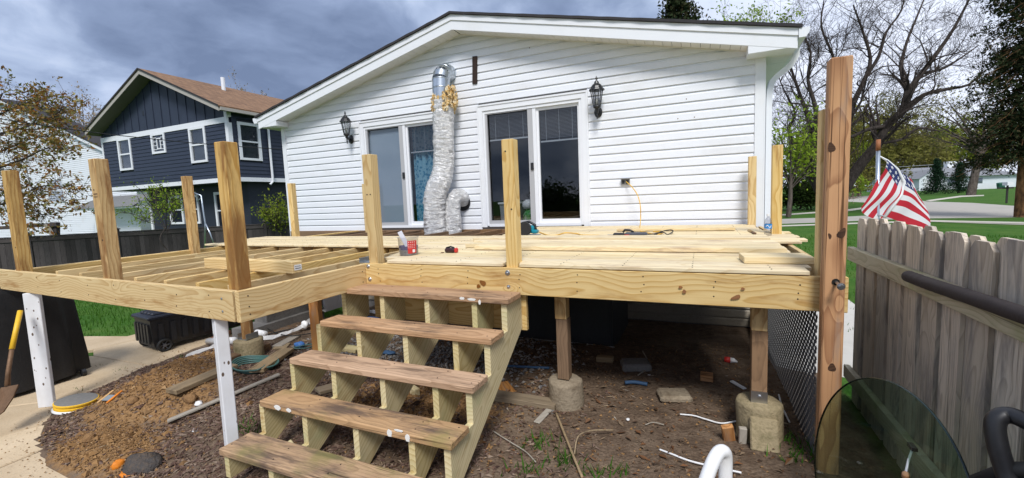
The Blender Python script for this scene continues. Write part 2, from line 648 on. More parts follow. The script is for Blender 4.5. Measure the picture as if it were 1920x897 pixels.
CONC = mat('concrete', dirty((0.30, 0.245, 0.175), (0.14, 0.105, 0.07), 6, 0.9, 0.9, 45, 0.7, 0.15, bdist=0.012))
CONCOLD = mat('mossy_concrete', dirty((0.33, 0.265, 0.16), (0.13, 0.115, 0.055), 6, 0.9, 0.9, 45, 0.8, 0.15, bdist=0.012))
GREYCONC = mat('grey_foundation', dirty((0.20, 0.19, 0.18), (0.09, 0.085, 0.08), 3, 0.8, 0.9, 45, 0.6, 0.15, bdist=0.01))
RUBBER = mat('black_rubber', color=(0.012, 0.012, 0.012), rough=0.7)
FOAM = mat('dark_brown_foam', dirty((0.040, 0.031, 0.030), (0.02, 0.016, 0.016), 12, 0.5, 0.75, 60, 0.3, 0.3))
YCORD = mat('yellow_cord', color=(0.72, 0.42, 0.06), rough=0.5)
WHITEPL = mat('white_plastic', dirty((0.78, 0.78, 0.78), (0.55, 0.52, 0.47), 8, 0.3, 0.35, 40, 0.03, 0.5))
YELLOWPL = mat('yellow_plastic', dirty((0.80, 0.48, 0.03), (0.5, 0.3, 0.05), 8, 0.4, 0.45, 40, 0.05, 0.4))
REDPL = mat('red_plastic', color=(0.52, 0.03, 0.025), rough=0.45)
ORANGE = mat('orange_plastic', dirty((0.70, 0.22, 0.02), (0.35, 0.12, 0.03), 9, 0.5, 0.5, 40, 0.1))
BLUEPL = mat('blue_plastic', color=(0.05, 0.16, 0.42), rough=0.5)
GREENHOSE = mat('green_hose', color=(0.055, 0.13, 0.115), rough=0.45)
TEAL = mat('teal_tool', color=(0.0, 0.20, 0.27), rough=0.4)
GREYTOOL = mat('grey_tool', color=(0.055, 0.06, 0.075), rough=0.5)
SHOVEL = mat('rusty_steel', dirty((0.20, 0.12, 0.07), (0.09, 0.05, 0.03), 9, 0.7, 0.6, 40, 0.2), metal=0.4)
BRICKC = mat('brick_red', dirty((0.28, 0.13, 0.075), (0.14, 0.08, 0.05), 9, 0.6, 0.9, 40, 0.4))


def _foil(t, b, out):
    P, r = obj_coord(t)
    x, y, z = t.sep(P)
    n1 = t.noise(t.comb(x, y, t.math('MULTIPLY', z, 1.7)), 9, 5, 0.6, 1.4)
    n2 = t.noise(t.comb(x, y, t.math('MULTIPLY', z, 2.4)), 17, 4, 0.6, 0.9)
    cr = t.math('ABSOLUTE', t.math('SUBTRACT', t.noise(t.comb(x, y, t.math('MULTIPLY', z, 2.6)), 11, 4, 0.65, 1.6), 0.5))
    h = t.math('ADD', t.math('MULTIPLY', n1, 0.5), t.math('ADD', t.math('MULTIPLY', n2, 0.3), t.maprange(cr, 0.0, 0.09, 0.0, 0.55)))
    t.put(b.inputs['Base Color'], t.ramp(n2, [(0.32, (0.58, 0.575, 0.57)), (0.55, (0.76, 0.755, 0.75)), (0.7, (0.85, 0.85, 0.85))]))
    b.inputs['Metallic'].default_value = 0.6
    b.inputs['Roughness'].default_value = 0.38
    t.put(b.inputs['Normal'], t.bump(h, 0.6, 0.03))


FOIL = mat('crumpled_foil', _foil)


def _insul(t, b, out):
    P, r = obj_coord(t)
    n = t.noise(P, 14, 5, 0.7)
    t.put(b.inputs['Base Color'], t.ramp(n, [(0.3, (0.40, 0.20, 0.05)), (0.48, (0.66, 0.45, 0.18)), (0.62, (0.80, 0.72, 0.55))]))
    b.inputs['Roughness'].default_value = 0.95
    t.put(b.inputs['Normal'], t.bump(n, 1.0, 0.02))


INSUL = mat('yellow_insulation', _insul)


def glassmat(name, tint, refl=1.0, ior=1.55, rough=0.0):
    def fn(t, b, out):
        tr = t.node('ShaderNodeBsdfTransparent')
        tr.inputs[0].default_value = (*tint, 1)
        gl = t.node('ShaderNodeBsdfGlossy')
        gl.inputs['Roughness'].default_value = rough
        gl.inputs[0].default_value = (refl, refl, refl, 1)
        lw = t.node('ShaderNodeLayerWeight')
        r0 = ((ior - 1) / (ior + 1)) ** 2
        fac = t.math('ADD', r0, t.math('MULTIPLY', 1 - r0, t.math('POWER', lw.outputs['Facing'], 5.0)))
        mx = t.node('ShaderNodeMixShader')
        t.l.new(fac, mx.inputs[0])
        t.l.new(tr.outputs[0], mx.inputs[1])
        t.l.new(gl.outputs[0], mx.inputs[2])
        t.l.new(mx.outputs[0], out.inputs[0])
    return mat(name, fn)


GLASS = glassmat('door_glass', (0.76, 0.78, 0.80), ior=1.5)
LAMPGLASS = glassmat('lamp_glass', (0.75, 0.76, 0.78), ior=1.6)
TABLEGLASS = glassmat('smoked_table_glass', (0.67, 0.78, 0.70), ior=1.38)
TUBGLASS = glassmat('clear_tub_plastic', (0.78, 0.78, 0.80), ior=1.5, rough=0.15)
NBGLASS = glassmat('window_glass', (0.62, 0.64, 0.66), ior=1.8)
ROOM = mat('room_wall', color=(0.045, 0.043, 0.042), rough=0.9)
SKY_TONE = mat('sky_reflection_tone', dirty((0.52, 0.60, 0.68), (0.40, 0.47, 0.55), 1.2, 0.4, 0.9, 30, 0.02))
BLIND = mat('pale_blind', color=(0.62, 0.64, 0.67), rough=0.5)
SLAT = mat('grey_slat', color=(0.26, 0.27, 0.30), rough=0.6)


def _curtain(t, b, out):
    P, r = obj_coord(t)
    v = t.voro(P, 17, 'F1')
    n = t.noise(P, 34, 3, 0.6, 1.5)
    f = t.math('GREATER_THAN', t.math('ADD', t.math('MULTIPLY', v, 0.8), t.math('MULTIPLY', n, 0.5)), 0.58)
    t.put(b.inputs['Base Color'], t.mix(f, (0.03, 0.26, 0.42), (0.26, 0.52, 0.64)))
    b.inputs['Roughness'].default_value = 0.9


CURTAIN = mat('blue_damask', _curtain)


def _bark(c1, c2, s=9):
    def fn(t, b, out):
        P, r = obj_coord(t)
        x, y, z = t.sep(P)
        n = t.noise(t.comb(x, y, t.math('MULTIPLY', z, 0.3)), s, 4, 0.65)
        t.put(b.inputs['Base Color'], t.mix(t.maprange(n, 0.35, 0.65), c1, c2))
        b.inputs['Roughness'].default_value = 0.95
        b.inputs['Specular IOR Level'].default_value = 0.1
        t.put(b.inputs['Normal'], t.bump(n, 0.8, 0.05))
    return fn


BARK = mat('grey_brown_bark', _bark((0.060, 0.048, 0.040), (0.125, 0.105, 0.088)))
BARKD = mat('dark_bark', _bark((0.036, 0.029, 0.026), (0.085, 0.07, 0.061)))
BARKO = mat('orange_brown_bark', _bark((0.06, 0.033, 0.02), (0.25, 0.13, 0.06)))


def leafmat(name, cols, trans=0.35):
    def fn(t, b, out):
        g = t.node('ShaderNodeNewGeometry')
        c = t.ramp(g.outputs['Random Per Island'], [(i / (len(cols) - 1), k) for i, k in enumerate(cols)])
        d = t.node('ShaderNodeBsdfDiffuse')
        tl = t.node('ShaderNodeBsdfTranslucent')
        t.put(d.inputs[0], c)
        t.put(tl.inputs[0], c)
        mx = t.node('ShaderNodeMixShader')
        mx.inputs[0].default_value = trans
        t.l.new(d.outputs[0], mx.inputs[1])
        t.l.new(tl.outputs[0], mx.inputs[2])
        t.l.new(mx.outputs[0], out.inputs[0])
    return mat(name, fn)


LEAF_BRONZE = leafmat('bronze_leaf', [(0.17, 0.075, 0.022), (0.30, 0.135, 0.042), (0.18, 0.16, 0.04), (0.11, 0.12, 0.03), (0.36, 0.18, 0.06), (0.38, 0.36, 0.14), (0.25, 0.10, 0.03)])
LEAF_LIME = leafmat('lime_leaf', [(0.16, 0.24, 0.02), (0.26, 0.36, 0.04), (0.20, 0.30, 0.03), (0.34, 0.42, 0.07)])
LEAF_MID = leafmat('spring_leaf', [(0.10, 0.15, 0.015), (0.17, 0.22, 0.03), (0.24, 0.27, 0.04), (0.12, 0.17, 0.02)])
LEAF_OLIVE = leafmat('olive_bud', [(0.14, 0.13, 0.035), (0.22, 0.21, 0.05), (0.18, 0.16, 0.05), (0.27, 0.26, 0.07)])
LEAF_DARK = leafmat('dark_needles', [(0.014, 0.024, 0.013), (0.028, 0.042, 0.018), (0.042, 0.052, 0.024), (0.075, 0.055, 0.03)], 0.15)
LEAF_SPRUCE = leafmat('spruce_needles', [(0.012, 0.032, 0.018), (0.025, 0.055, 0.03), (0.018, 0.042, 0.024)], 0.12)
LEAF_BUSH = leafmat('dark_bush_leaf', [(0.025, 0.045, 0.012), (0.045, 0.075, 0.02), (0.035, 0.06, 0.015)], 0.2)
BUD_TAN = leafmat('tan_buds', [(0.26, 0.19, 0.12), (0.34, 0.26, 0.17), (0.22, 0.18, 0.12)], 0.2)
GRASSB = leafmat('grass_blade', [(0.035, 0.10, 0.012), (0.06, 0.16, 0.02), (0.05, 0.13, 0.015), (0.09, 0.19, 0.035)], 0.3)
CHIP = leafmat('mulch_chip', [(0.05, 0.031, 0.025), (0.11, 0.066, 0.05), (0.17, 0.115, 0.088), (0.08, 0.048, 0.042), (0.27, 0.205, 0.155), (0.13, 0.08, 0.06)], 0.0)
DEADLEAF = leafmat('dead_leaf', [(0.11, 0.062, 0.036), (0.20, 0.095, 0.045), (0.15, 0.10, 0.068), (0.26, 0.19, 0.125), (0.085, 0.055, 0.038), (0.13, 0.085, 0.06)], 0.1)
STONE = leafmat('gravel', [(0.16, 0.15, 0.14), (0.28, 0.26, 0.24), (0.10, 0.095, 0.10), (0.36, 0.33, 0.29)], 0.0)
CLOD = leafmat('soil_clod', [(0.22, 0.125, 0.055), (0.31, 0.18, 0.08), (0.15, 0.085, 0.042), (0.38, 0.24, 0.12)], 0.0)

# ------------------------------------------------------------------ ground
from mathutils import noise as mnoise
rng = np.random.default_rng(7)
random.seed(11)


def relief(x, y):
    d = edge_dist(x, y)
    if x > 1.0 or y > 6.9 or y < 0.5 or x < -6.9:
        return 0.0
    k = max(0.0, min(1.0, (d + 0.11) / 0.2))
    h = mnoise.fractal(Vector((x * 3.1, y * 3.1, 0.3)), 1.0, 2.0, 5) * 0.020
    h += mnoise.noise(Vector((x * 13, y * 13, 5.0))) * 0.009
    for (hx, hy, rx, ry, hh) in HEAPS:
        q = ((x - hx) / rx) ** 2 + ((y - hy) / ry) ** 2
        if q < 1:
            h += mnoise.noise(Vector((x * 19, y * 19, 9.0))) * 0.020 * (1 - q)
    return h * k


def ground_z(x, y):
    return gz(x, y) + relief(x, y)


def _ground(t, b, out):
    tc = t.node('ShaderNodeTexCoord')
    P = tc.outputs['Object']
    x, y, z = t.sep(P)
    n1 = t.noise(P, 1.3, 5, 0.6)
    n2 = t.noise(P, 9.0, 5, 0.65)
    n3 = t.noise(P, 55.0, 4, 0.65)
    v = t.voro(P, 42.0, 'F1')
    soil = t.mix(t.maprange(n2, 0.35, 0.68), (0.105, 0.072, 0.049), (0.215, 0.155, 0.108))
    soil = t.mix(t.maprange(n3, 0.42, 0.7, 0.0, 0.7), soil, (0.065, 0.043, 0.030))
    soil = t.mix(t.maprange(n1, 0.5, 0.72, 0.0, 0.55, True), soil, (0.25, 0.19, 0.135))
    heap = None
    for (hx, hy, rx, ry, hh) in HEAPS:
        dx = t.math('MULTIPLY', t.math('SUBTRACT', x, hx), 1 / rx)
        dy = t.math('MULTIPLY', t.math('SUBTRACT', y, hy), 1 / ry)
        q = t.math('ADD', t.math('MULTIPLY', dx, dx), t.math('MULTIPLY', dy, dy))
        q = t.math('ADD', q, t.math('MULTIPLY', t.math('SUBTRACT', n2, 0.5), 1.6))
        h = t.maprange(q, 0.55, 1.05, 1.0, 0.0, True)
        heap = h if heap is None else t.math('MAXIMUM', heap, h)
    tan = t.mix(t.maprange(n3, 0.35, 0.7), (0.35, 0.205, 0.09), (0.19, 0.105, 0.048))
    soil = t.mix(t.math('MULTIPLY', heap, 0.9), soil, tan)
    gr = t.mix(t.maprange(n2, 0.3, 0.7), (0.032, 0.088, 0.012), (0.062, 0.15, 0.024))
    gr = t.mix(t.maprange(n1, 0.42, 0.7, 0.0, 0.7), gr, (0.10, 0.165, 0.035))
    gr = t.mix(t.maprange(t.noise(P, 0.45, 4, 0.6), 0.5, 0.7, 0.0, 0.5, True), gr, (0.028, 0.085, 0.016))
    gr = t.mix(t.maprange(n3, 0.5, 0.75, 0.0, 0.6), gr, (0.022, 0.06, 0.010))
    right = t.maprange(t.math('ADD', x, t.math('MULTIPLY', n2, 0.15)), 1.02, 1.14)
    left = t.maprange(x, -6.35, -6.6)
    back = t.maprange(y, 7.6, 8.0)
    gmask = t.math('MAXIMUM', t.math('MAXIMUM', right, left), back)
    t.put(b.inputs['Base Color'], t.mix(gmask, soil, gr))
    b.inputs['Roughness'].default_value = 0.95
    b.inputs['Specular IOR Level'].default_value = 0.08
    h = t.math('ADD', t.math('MULTIPLY', n3, 0.6), t.math('MULTIPLY', v, 0.5))
    t.put(b.inputs['Normal'], t.bump(h, 0.8, 0.02))


GROUND = mat('soil_and_grass', _ground)


def make_ground():
    def axis(lo, hi, step, coarse_lo, coarse_hi):
        a = list(coarse_lo)
        x = lo
        while x < hi:
            a.append(round(x, 4))
            x += step
        return a + list(coarse_hi)
    xs = axis(-6.9, 1.2, 0.045, [-400, -200, -120, -80, -55, -40, -32, -26, -22, -19, -17, -15, -13.5, -12, -11, -10, -9.2, -8.5, -8, -7.5, -7.2],
              [1.4, 1.7, 2, 2.5, 3, 4, 6, 9, 13, 20, 30, 45, 70, 110, 200, 400])
    ys = axis(0.7, 5.2, 0.045, [-300, -100, -30, -10, -4, -2, -1, -.3, .2, .5],
              [5.3, 5.5, 5.8, 6.2, 6.6, 7, 7.5, 8, 9, 10, 12, 15, 20, 30, 50, 80, 130, 250, 500])
    nx, ny = len(xs), len(ys)
    V = [(x, y, ground_z(x, y)) for y in ys for x in xs]
    F = [(j * nx + i, j * nx + i + 1, (j + 1) * nx + i + 1, (j + 1) * nx + i) for j in range(ny - 1) for i in range(nx - 1)]
    me = bpy.data.meshes.new('ground')
    me.from_pydata(V, [], F)
    me.materials.append(GROUND)
    me.polygons.foreach_set('use_smooth', [True] * len(F))
    tag(link('ground', me), kind='structure')


make_ground()

# concrete path of separate slabs along the planting bed


def _slab(t, b, out):
    P, r = obj_coord(t)
    n = t.noise(P, 1.6, 5, 0.6)
    f = t.noise(P, 60, 3, 0.6)
    c = t.mix(t.maprange(n, 0.35, 0.7), (0.62, 0.49, 0.33), (0.46, 0.345, 0.215))
    c = t.mix(t.maprange(r, 0.45, 1.0, 0.0, 0.45), c, (0.34, 0.26, 0.175))
    c = t.mix(t.maprange(f, 0.52, 0.75, 0.0, 0.4), c, (0.24, 0.19, 0.14))
    s = t.voro(P, 6.0, 'F1')
    c = t.mix(t.maprange(s, 0.02, 0.07, 0.55, 0.0), c, (0.13, 0.09, 0.055))
    t.put(b.inputs['Base Color'], c)
    b.inputs['Roughness'].default_value = 0.9
    b.inputs['Specular IOR Level'].default_value = 0.15
    t.put(b.inputs['Normal'], t.bump(t.math('ADD', f, n), 0.35, 0.006))


SLAB = mat('stained_concrete_slab', _slab)
PATIO = tag(link('patio', None, Matrix.Translation((-5, 1.5, -0.15))), kind='structure')


def slab(pts, name='slab', parent=None, z=-0.15, th=0.06, m=None, shrink=0.006):
    c = Vector((sum(p[0] for p in pts) / len(pts), sum(p[1] for p in pts) / len(pts), 0))
    poly = []
    for p in pts:
        v = Vector((p[0], p[1], 0)) - c
        v *= max(0.0, 1 - shrink / max(v.length, 0.05))
        poly.append((c.x + v.x, c.y + v.y, z - th))
    top = [(c.x + (p[0] - c.x) * 0.985, c.y + (p[1] - c.y) * 0.985, z) for p in poly]
    n = len(poly)
    mb = MB()
    area = sum(poly[i][0] * poly[(i + 1) % n][1] - poly[(i + 1) % n][0] * poly[i][1] for i in range(n))
    if area < 0:
        poly.reverse()
        top.reverse()
    mid = [(p[0], p[1], z - 0.008) for p in poly]
    mb.add(poly + mid + top, [tuple(range(2 * n, 3 * n))] + [(i, (i + 1) % n, n + (i + 1) % n, n + i) for i in range(n)] +
           [(n + i, n + (i + 1) % n, 2 * n + (i + 1) % n, 2 * n + i) for i in range(n)])
    return mb.build(name, m or SLAB, parent)


slab([(-4.805, 1.226, -0.150), (-4.826, 1.505, -0.150), (-4.5, 1.37), (-3.9, 1.35), (-3.3, 1.16), (-3.0, .7), (-4.4, .4)], 'slab', PATIO, -0.150)
slab([(-5.489, 1.427, -0.150), (-5.418, 1.597, -0.150), (-5.373, 1.670, -0.150), (-5.168, 1.576, -0.150), (-4.826, 1.505, -0.150), (-4.805, 1.226, -0.150), (-4.7, .45), (-5.8, .75)], 'slab', PATIO, -0.146)
slab([(-6.327, 1.674, -0.150), (-6.269, 1.729, -0.150), (-5.822, 2.086, -0.150), (-5.755, 1.963, -0.150), (-5.621, 1.807, -0.150), (-5.373, 1.670, -0.150), (-5.418, 1.597, -0.150), (-5.489, 1.427, -0.150), (-5.95, .8), (-6.9, 1.0)], 'slab', PATIO, -0.151)
slab([(-7.387, 2.817, -0.150), (-6.043, 2.851, -0.150), (-6.031, 2.529, -0.150), (-5.822, 2.086, -0.150), (-6.269, 1.729, -0.150), (-6.327, 1.674, -0.150), (-7.1, 1.1), (-8.6, 1.9)], 'slab', PATIO, -0.148)
slab([(-7.710, 2.948, -0.150), (-7.636, 3.316, -0.150), (-7.171, 4.233, -0.150), (-6.234, 3.669, -0.150), (-6.148, 3.265, -0.150), (-6.043, 2.851, -0.150), (-7.387, 2.817, -0.150)], 'slab', PATIO, -0.149)
slab([(-8.687, 3.256, -0.150), (-7.969, 3.469, -0.150), (-7.980, 4.732, -0.150), (-7.171, 4.233, -0.150), (-7.636, 3.316, -0.150), (-7.710, 2.948, -0.150), (-8.8, 2.0), (-9.6, 2.5)], 'slab', PATIO, -0.147)


def sheet(name, pts, z, m, kind='structure'):
    mb = MB()
    P = [(p[0], p[1], z) for p in pts]
    n = len(P)
    area = sum(P[i][0] * P[(i + 1) % n][1] - P[(i + 1) % n][0] * P[i][1] for i in range(n))
    if area < 0:
        P.reverse()
    mb.add(P, [tuple(range(n))])
    return tag(mb.build(name, m), kind=kind)


ROADM = mat('pale_road', dirty((0.40, 0.375, 0.335), (0.28, 0.26, 0.235), 0.25, 0.6, 0.9, 3.0, 0.1, 0.15))
WALKM = mat('pale_pavement', dirty((0.50, 0.47, 0.40), (0.36, 0.33, 0.28), 0.6, 0.5, 0.9, 5.0, 0.1, 0.15))
sheet('road', [(2.858, 23.118, 0.000), (5.516, 24.001, 0.000), (7.389, 25.056, 0.000), (9.541, 25.636, 0.000), (12.368, 25.522, 0.000), (24, 19), (30, 24), (17.240, 35.503, 0.000), (17.944, 41.767, 0.000), (17.439, 47.472, 0.000),
               (20.271, 61.024, 0.000), (22.206, 75.658, 0.000), (16.238, 71.009, 0.000), (12.953, 56.608, 0.000), (13.790, 46.915, 0.000), (11.203, 35.703, 0.000), (8.499, 28.845, 0.000), (6.334, 27.588, 0.000), (3.288, 26.627, 0.000)], 0.006, ROADM)
sheet('pavement', [(3.760, 30.475, 0.000), (9.195, 36.184, 0.000), (13.266, 42.841, 0.000), (12.645, 40.829, 0.000), (8.763, 33.927, 0.000), (3.621, 29.345, 0.000)], 0.012, WALKM)
sheet('pavement', [(2.738, 22.144, 0.000), (6.138, 23.338, 0.000), (9.168, 24.388, 0.000), (11.289, 22.559, 0.000), (18, 14), (19, 15), (10.605, 21.182, 0.000), (9.775, 22.141, 0.000), (8.779, 23.436, 0.000), (5.934, 22.558, 0.000), (2.646, 21.392, 0.000)], 0.014, WALKM)
sheet('pavement', [(18.112, 49.508, 0.000), (25.329, 61.501, 0.000), (27.363, 61.826, 0.000), (25.670, 57.992, 0.000), (23.436, 56.605, 0.000), (17.617, 47.208, 0.000)], 0.016, WALKM)
sheet('added_pale_ground', [(.64, 2.95), (.98, 2.95), (.99, 3.95), (1.95, 4.2), (1.95, 9.5), (.80, 9.5), (.80, 6.9), (.64, 6.6)], 0.045, mat('lattice_backing_pale', dirty((0.52, 0.50, 0.46), (0.38, 0.36, 0.33), 1.5, 0.4, 0.9, 9, 0.1, .15)))  # pale ground sheet added so the gaps in the lattice look bright

# kerb-side island of lawn rises a little beside the road: real turf blades only where one can see them
def blades(name, pts_fn, n, h, w, m, lean=0.35):
    V = np.zeros((n, 3, 3), np.float32)
    k = 0
    while k < n:
        x, y, z = pts_fn()
        a = random.uniform(0, 2 * PI)
        hh = h * random.uniform(.5, 1.3)
        dx, dy = math.cos(a) * w, math.sin(a) * w
        lx, ly = random.uniform(-lean, lean) * hh, random.uniform(-lean, lean) * hh
        V[k] = ((x - dx, y - dy, z - .01), (x + dx, y + dy, z - .01), (x + lx, y + ly, z + hh))
        k += 1
    return tag(quads(name, V, m), kind='stuff')


def left_lawn_pt():
    while True:
        x = random.uniform(-15.5, -7.2)
        y = random.uniform(2.6, 9.0)
        if edge_dist(x, y) < -.2 and (y - 3.35) > -0.55 * (x + 8.3) * 0 and not (x > -9.6 and y < 3.6 + (x + 8.0) * .45):
            return x, y, gz(x, y)


blades('lawn_grass', left_lawn_pt, 9000, .075, .008, GRASSB)


def right_lawn_pt():
    x = random.uniform(1.2, 14)
    y = random.uniform(5.5, 17.5)
    return x, y, 0.0


blades('lawn_grass', right_lawn_pt, 12000, .07, .010, GRASSB)


def tuft_pt():
    c = random.choice([(-0.951, 2.541, 0.090), (-0.959, 2.461, 0.090), (0.551, 2.944, 0.090), (0.606, 3.023, 0.090), (0.520, 2.848, 0.090), (0.589, 3.079, 0.090), (-0.765, 2.410, 0.090), (-0.798, 2.352, 0.090), (-0.934, 2.210, 0.090), (-0.434, 2.367, 0.090), (-0.574, 2.300, 0.090), (-6.826, 2.667, -0.190), (-6.140, 2.197, -0.190), (-6.327, 2.658, -0.190), (-5.931, 3.114, -0.127), (-3.261, 2.101, -0.001), (-3.159, 2.050, -0.007)])
    x, y = c[0] + random.gauss(0, .055), c[1] + random.gauss(0, .045)
    return x, y, ground_z(x, y)


blades('weed_grass', tuft_pt, 420, .06, .006, GRASSB, 0.9)


# ---- loose stuff on the bed: bark mulch, soil crumbs, gravel, dead leaves
def scatter(name, n, fn, size, m, aspect=(2, 4), tilt=0.5, thick=0.3, zf=None):
    """n small wedge-shaped chips (each a closed tetra-like solid of 4 triangles)"""
    V = np.zeros((n * 4, 3, 3), np.float32)
    for k in range(n):
        x, y = fn()
        s = size * random.uniform(.5, 1.5)
        asp = random.uniform(*aspect)
        a = random.uniform(0, 2 * PI)
        u = Vector((math.cos(a), math.sin(a), random.uniform(-tilt, tilt) * .6)) * s
        w = Vector((-math.sin(a), math.cos(a), random.uniform(-tilt, tilt))) * (s / asp)
        c = Vector((x, y, (zf or ground_z)(x, y) + s * .12 + random.uniform(0, .006)))
        up = Vector((random.uniform(-.3, .3), random.uniform(-.3, .3), 1)) * (s * thick)
        p = (c - u - w, c + u - w * random.uniform(.2, 1), c + u * random.uniform(-.3, .6) + w * 1.3, c + up)
        V[4 * k] = (p[0], p[1], p[3])
        V[4 * k + 1] = (p[1], p[2], p[3])
        V[4 * k + 2] = (p[2], p[0], p[3])
        V[4 * k + 3] = (p[0], p[2], p[1])
    return tag(quads(name, V, m), kind='stuff')


def inheap(x, y, g=1.0):
    return any(((x - hx) / rx) ** 2 + ((y - hy) / ry) ** 2 < g for hx, hy, rx, ry, h in HEAPS[:3])


def mulch_pt():
    while True:
        x, y = random.uniform(-6.1, -.6), random.uniform(1.1, 3.4)
        if edge_dist(x, y) < .03:
            continue
        p = .95 if x < -2.4 else max(.12, .8 - .42 * max(0, x + 2.2)) * (1.0 if y < 2.6 else .45)
        if inheap(x, y, .8):
            p *= .14
        if random.random() < p:
            return x, y


def any_pt():
    while True:
        x, y = random.uniform(-5.9, .62), random.uniform(1.0, 5.6)
        if edge_dist(x, y) > .05 and random.random() < (1.25 - y * .16):
            return x, y


def heap_pt():
    while True:
        hx, hy, rx, ry, h = random.choice(HEAPS)
        x, y = random.gauss(hx, rx * .5), random.gauss(hy, ry * .5)
        if edge_dist(x, y) > .02 and y > 1.0:
            return x, y


def gravel_pt():
    while True:
        x, y = random.gauss(-2.6, .75), random.gauss(3.7, .5)
        if -4.6 < x < -1.0 and 2.9 < y < 5:
            return x, y


scatter('bark_mulch', 13000, mulch_pt, .021, CHIP, (2, 4.5), .6)
scatter('leaf_litter', 6500, any_pt, .015, DEADLEAF, (1.2, 4.5), .7, .2)
scatter('dirt_crumbs', 3500, any_pt, .008, CLOD, (1, 1.6), .5, .8)
scatter('soil_crumbs', 7500, heap_pt, .0085, CLOD, (1, 1.4), .5, 1.0)
scatter('gravel', 2600, gravel_pt, .017, STONE, (1, 1.5), .4, .8)

scatter('bark_pieces', 1100, mulch_pt, .036, CHIP, (2.5, 5.5), .5, .2)
SPLINT = leafmat('pale_splinters', [(0.42, 0.33, 0.21), (0.30, 0.22, 0.14), (0.20, 0.13, 0.085), (0.48, 0.44, 0.38)], 0.0)
scatter('wood_splinters', 320, any_pt, .030, SPLINT, (5, 10), .35, .12)
scatter('soil_clods', 420, heap_pt, .022, CLOD, (1, 1.5), .4, .9)


def spill_pt():
    while True:
        x, y = random.uniform(-6.5, -3.5), random.uniform(1.0, 3.4)
        d = edge_dist(x, y)
        if -.30 < d < -.02 and random.random() < (1 + d / .32) ** 2:
            return x, y


scatter('spilled_crumbs', 260, spill_pt, .006, CLOD, (1, 2), .4, .7, lambda x, y: -.148)


def leaf_pts():
    while True:
        x, y = random.uniform(-1.4, .62), random.uniform(1.3, 4.0)
        if random.random() < .25 + .75 * max(0, mnoise.noise(Vector((x * 2.6, y * 2.6, 1)))) * 1.6:
            return x, y


def dead_leaves(n):
    V = np.zeros((n * 2, 4, 3), np.float32)
    for k in range(n):
        x, y = leaf_pts()
        s = random.choice((.012, .016, .020, .026, .034)) * random.uniform(.7, 1.2)
        a = random.uniform(0, 2 * PI)
        u = Vector((math.cos(a), math.sin(a), random.uniform(-.3, .3))) * s
        w = Vector((-math.sin(a), math.cos(a), random.uniform(-.2, .2))) * s * random.uniform(.35, .6)
        up = Vector((0, 0, s * random.uniform(.0, .35)))
        c = Vector((x, y, ground_z(x, y) + .008 + random.uniform(0, .012)))
        V[2 * k] = (c - u, c - u * .1 - w + up, c + u * 1.1, c)
        V[2 * k + 1] = (c - u, c, c + u * 1.1, c - u * .1 + w + up)
    return tag(quads('dead_leaves', V, DEADLEAF), kind='stuff')


dead_leaves(420)

# ------------------------------------------------------------------ the white house
SHADED_SIDING = mat('shade_toned_siding', dirty((0.30, 0.265, 0.21), (0.16, 0.135, 0.10), 2.0, 0.7, 0.6, 40, 0.1, 0.2))  # siding below the deck: the shade there is put into a darker colour
WY = 6.70                      # face of the siding
HX0, HX1 = -8.28, 0.76
AX, SLOPE = -3.755, 0.2327
ROOF_TOP = 4.733


def roofline(x, z=ROOF_TOP):
    return z - SLOPE * abs(x - AX)


HOUSE = thing('white_house', 'white vinyl sided house with two sliding doors and a low gable roof', 'house', (AX, WY, 0))
COURSE = 0.1273
Z00 = 1.2977 - 12 * COURSE
DOORS = [(-6.12, -4.165), (-3.512, -1.587)]
DTOP, DBOT = 3.300, 1.215


def siding_piece(xa0, xb0, xa1, xb1, z0, z1, parent):
    """one length of dutch-lap siding; a = left, b = right, 0 = bottom edge, 1 = top edge"""
    prof = [(WY + .024, 0.0), (WY - .003, 0.0), (WY - .004, .006), (WY + .001, .70), (WY + .014, .86), (WY + .018, 1.0), (WY + .024, 1.0)]
    A = [(xa0 + (xa1 - xa0) * f, y, z0 + (z1 - z0) * f) for y, f in prof]
    B = [(xb0 + (xb1 - xb0) * f, y, z0 + (z1 - z0) * f) for y, f in prof]
    n = len(prof)
    mb = MB().add(A + B, [tuple(range(n)), tuple(range(2 * n - 1, n - 1, -1))] + [(i, n + i, n + (i + 1) % n, (i + 1) % n) for i in range(n)])
    return mb.build('siding_plank', VINYL if z0 > 1.0 else SHADED_SIDING, parent)


def soff(x):
    return 4.513 - SLOPE * abs(x - AX)


k = 0
while True:
    z0, z1 = Z00 + k * COURSE, Z00 + (k + 1) * COURSE
    if z0 > 4.49:
        break
    L0 = max(HX0 + .1, AX - (4.56 - z0) / SLOPE)
    R0 = min(HX1 - .1, AX + (4.56 - z0) / SLOPE)
    L1 = max(HX0 + .1, AX - max(.02, 4.56 - z1) / SLOPE)
    R1 = min(HX1 - .1, AX + max(.02, 4.56 - z1) / SLOPE)
    segs = [(L0, R0, L1, R1)]
    if z0 < DTOP - .03 and z1 > DBOT + .02:
        (a, b), (c, d) = DOORS
        segs = [(L0, a + .02, L1, a + .02), (b - .02, c + .02, b - .02, c + .02), (d - .02, R0, d - .02, R1)]
    for s_ in segs:
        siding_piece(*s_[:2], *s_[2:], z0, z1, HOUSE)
    k += 1

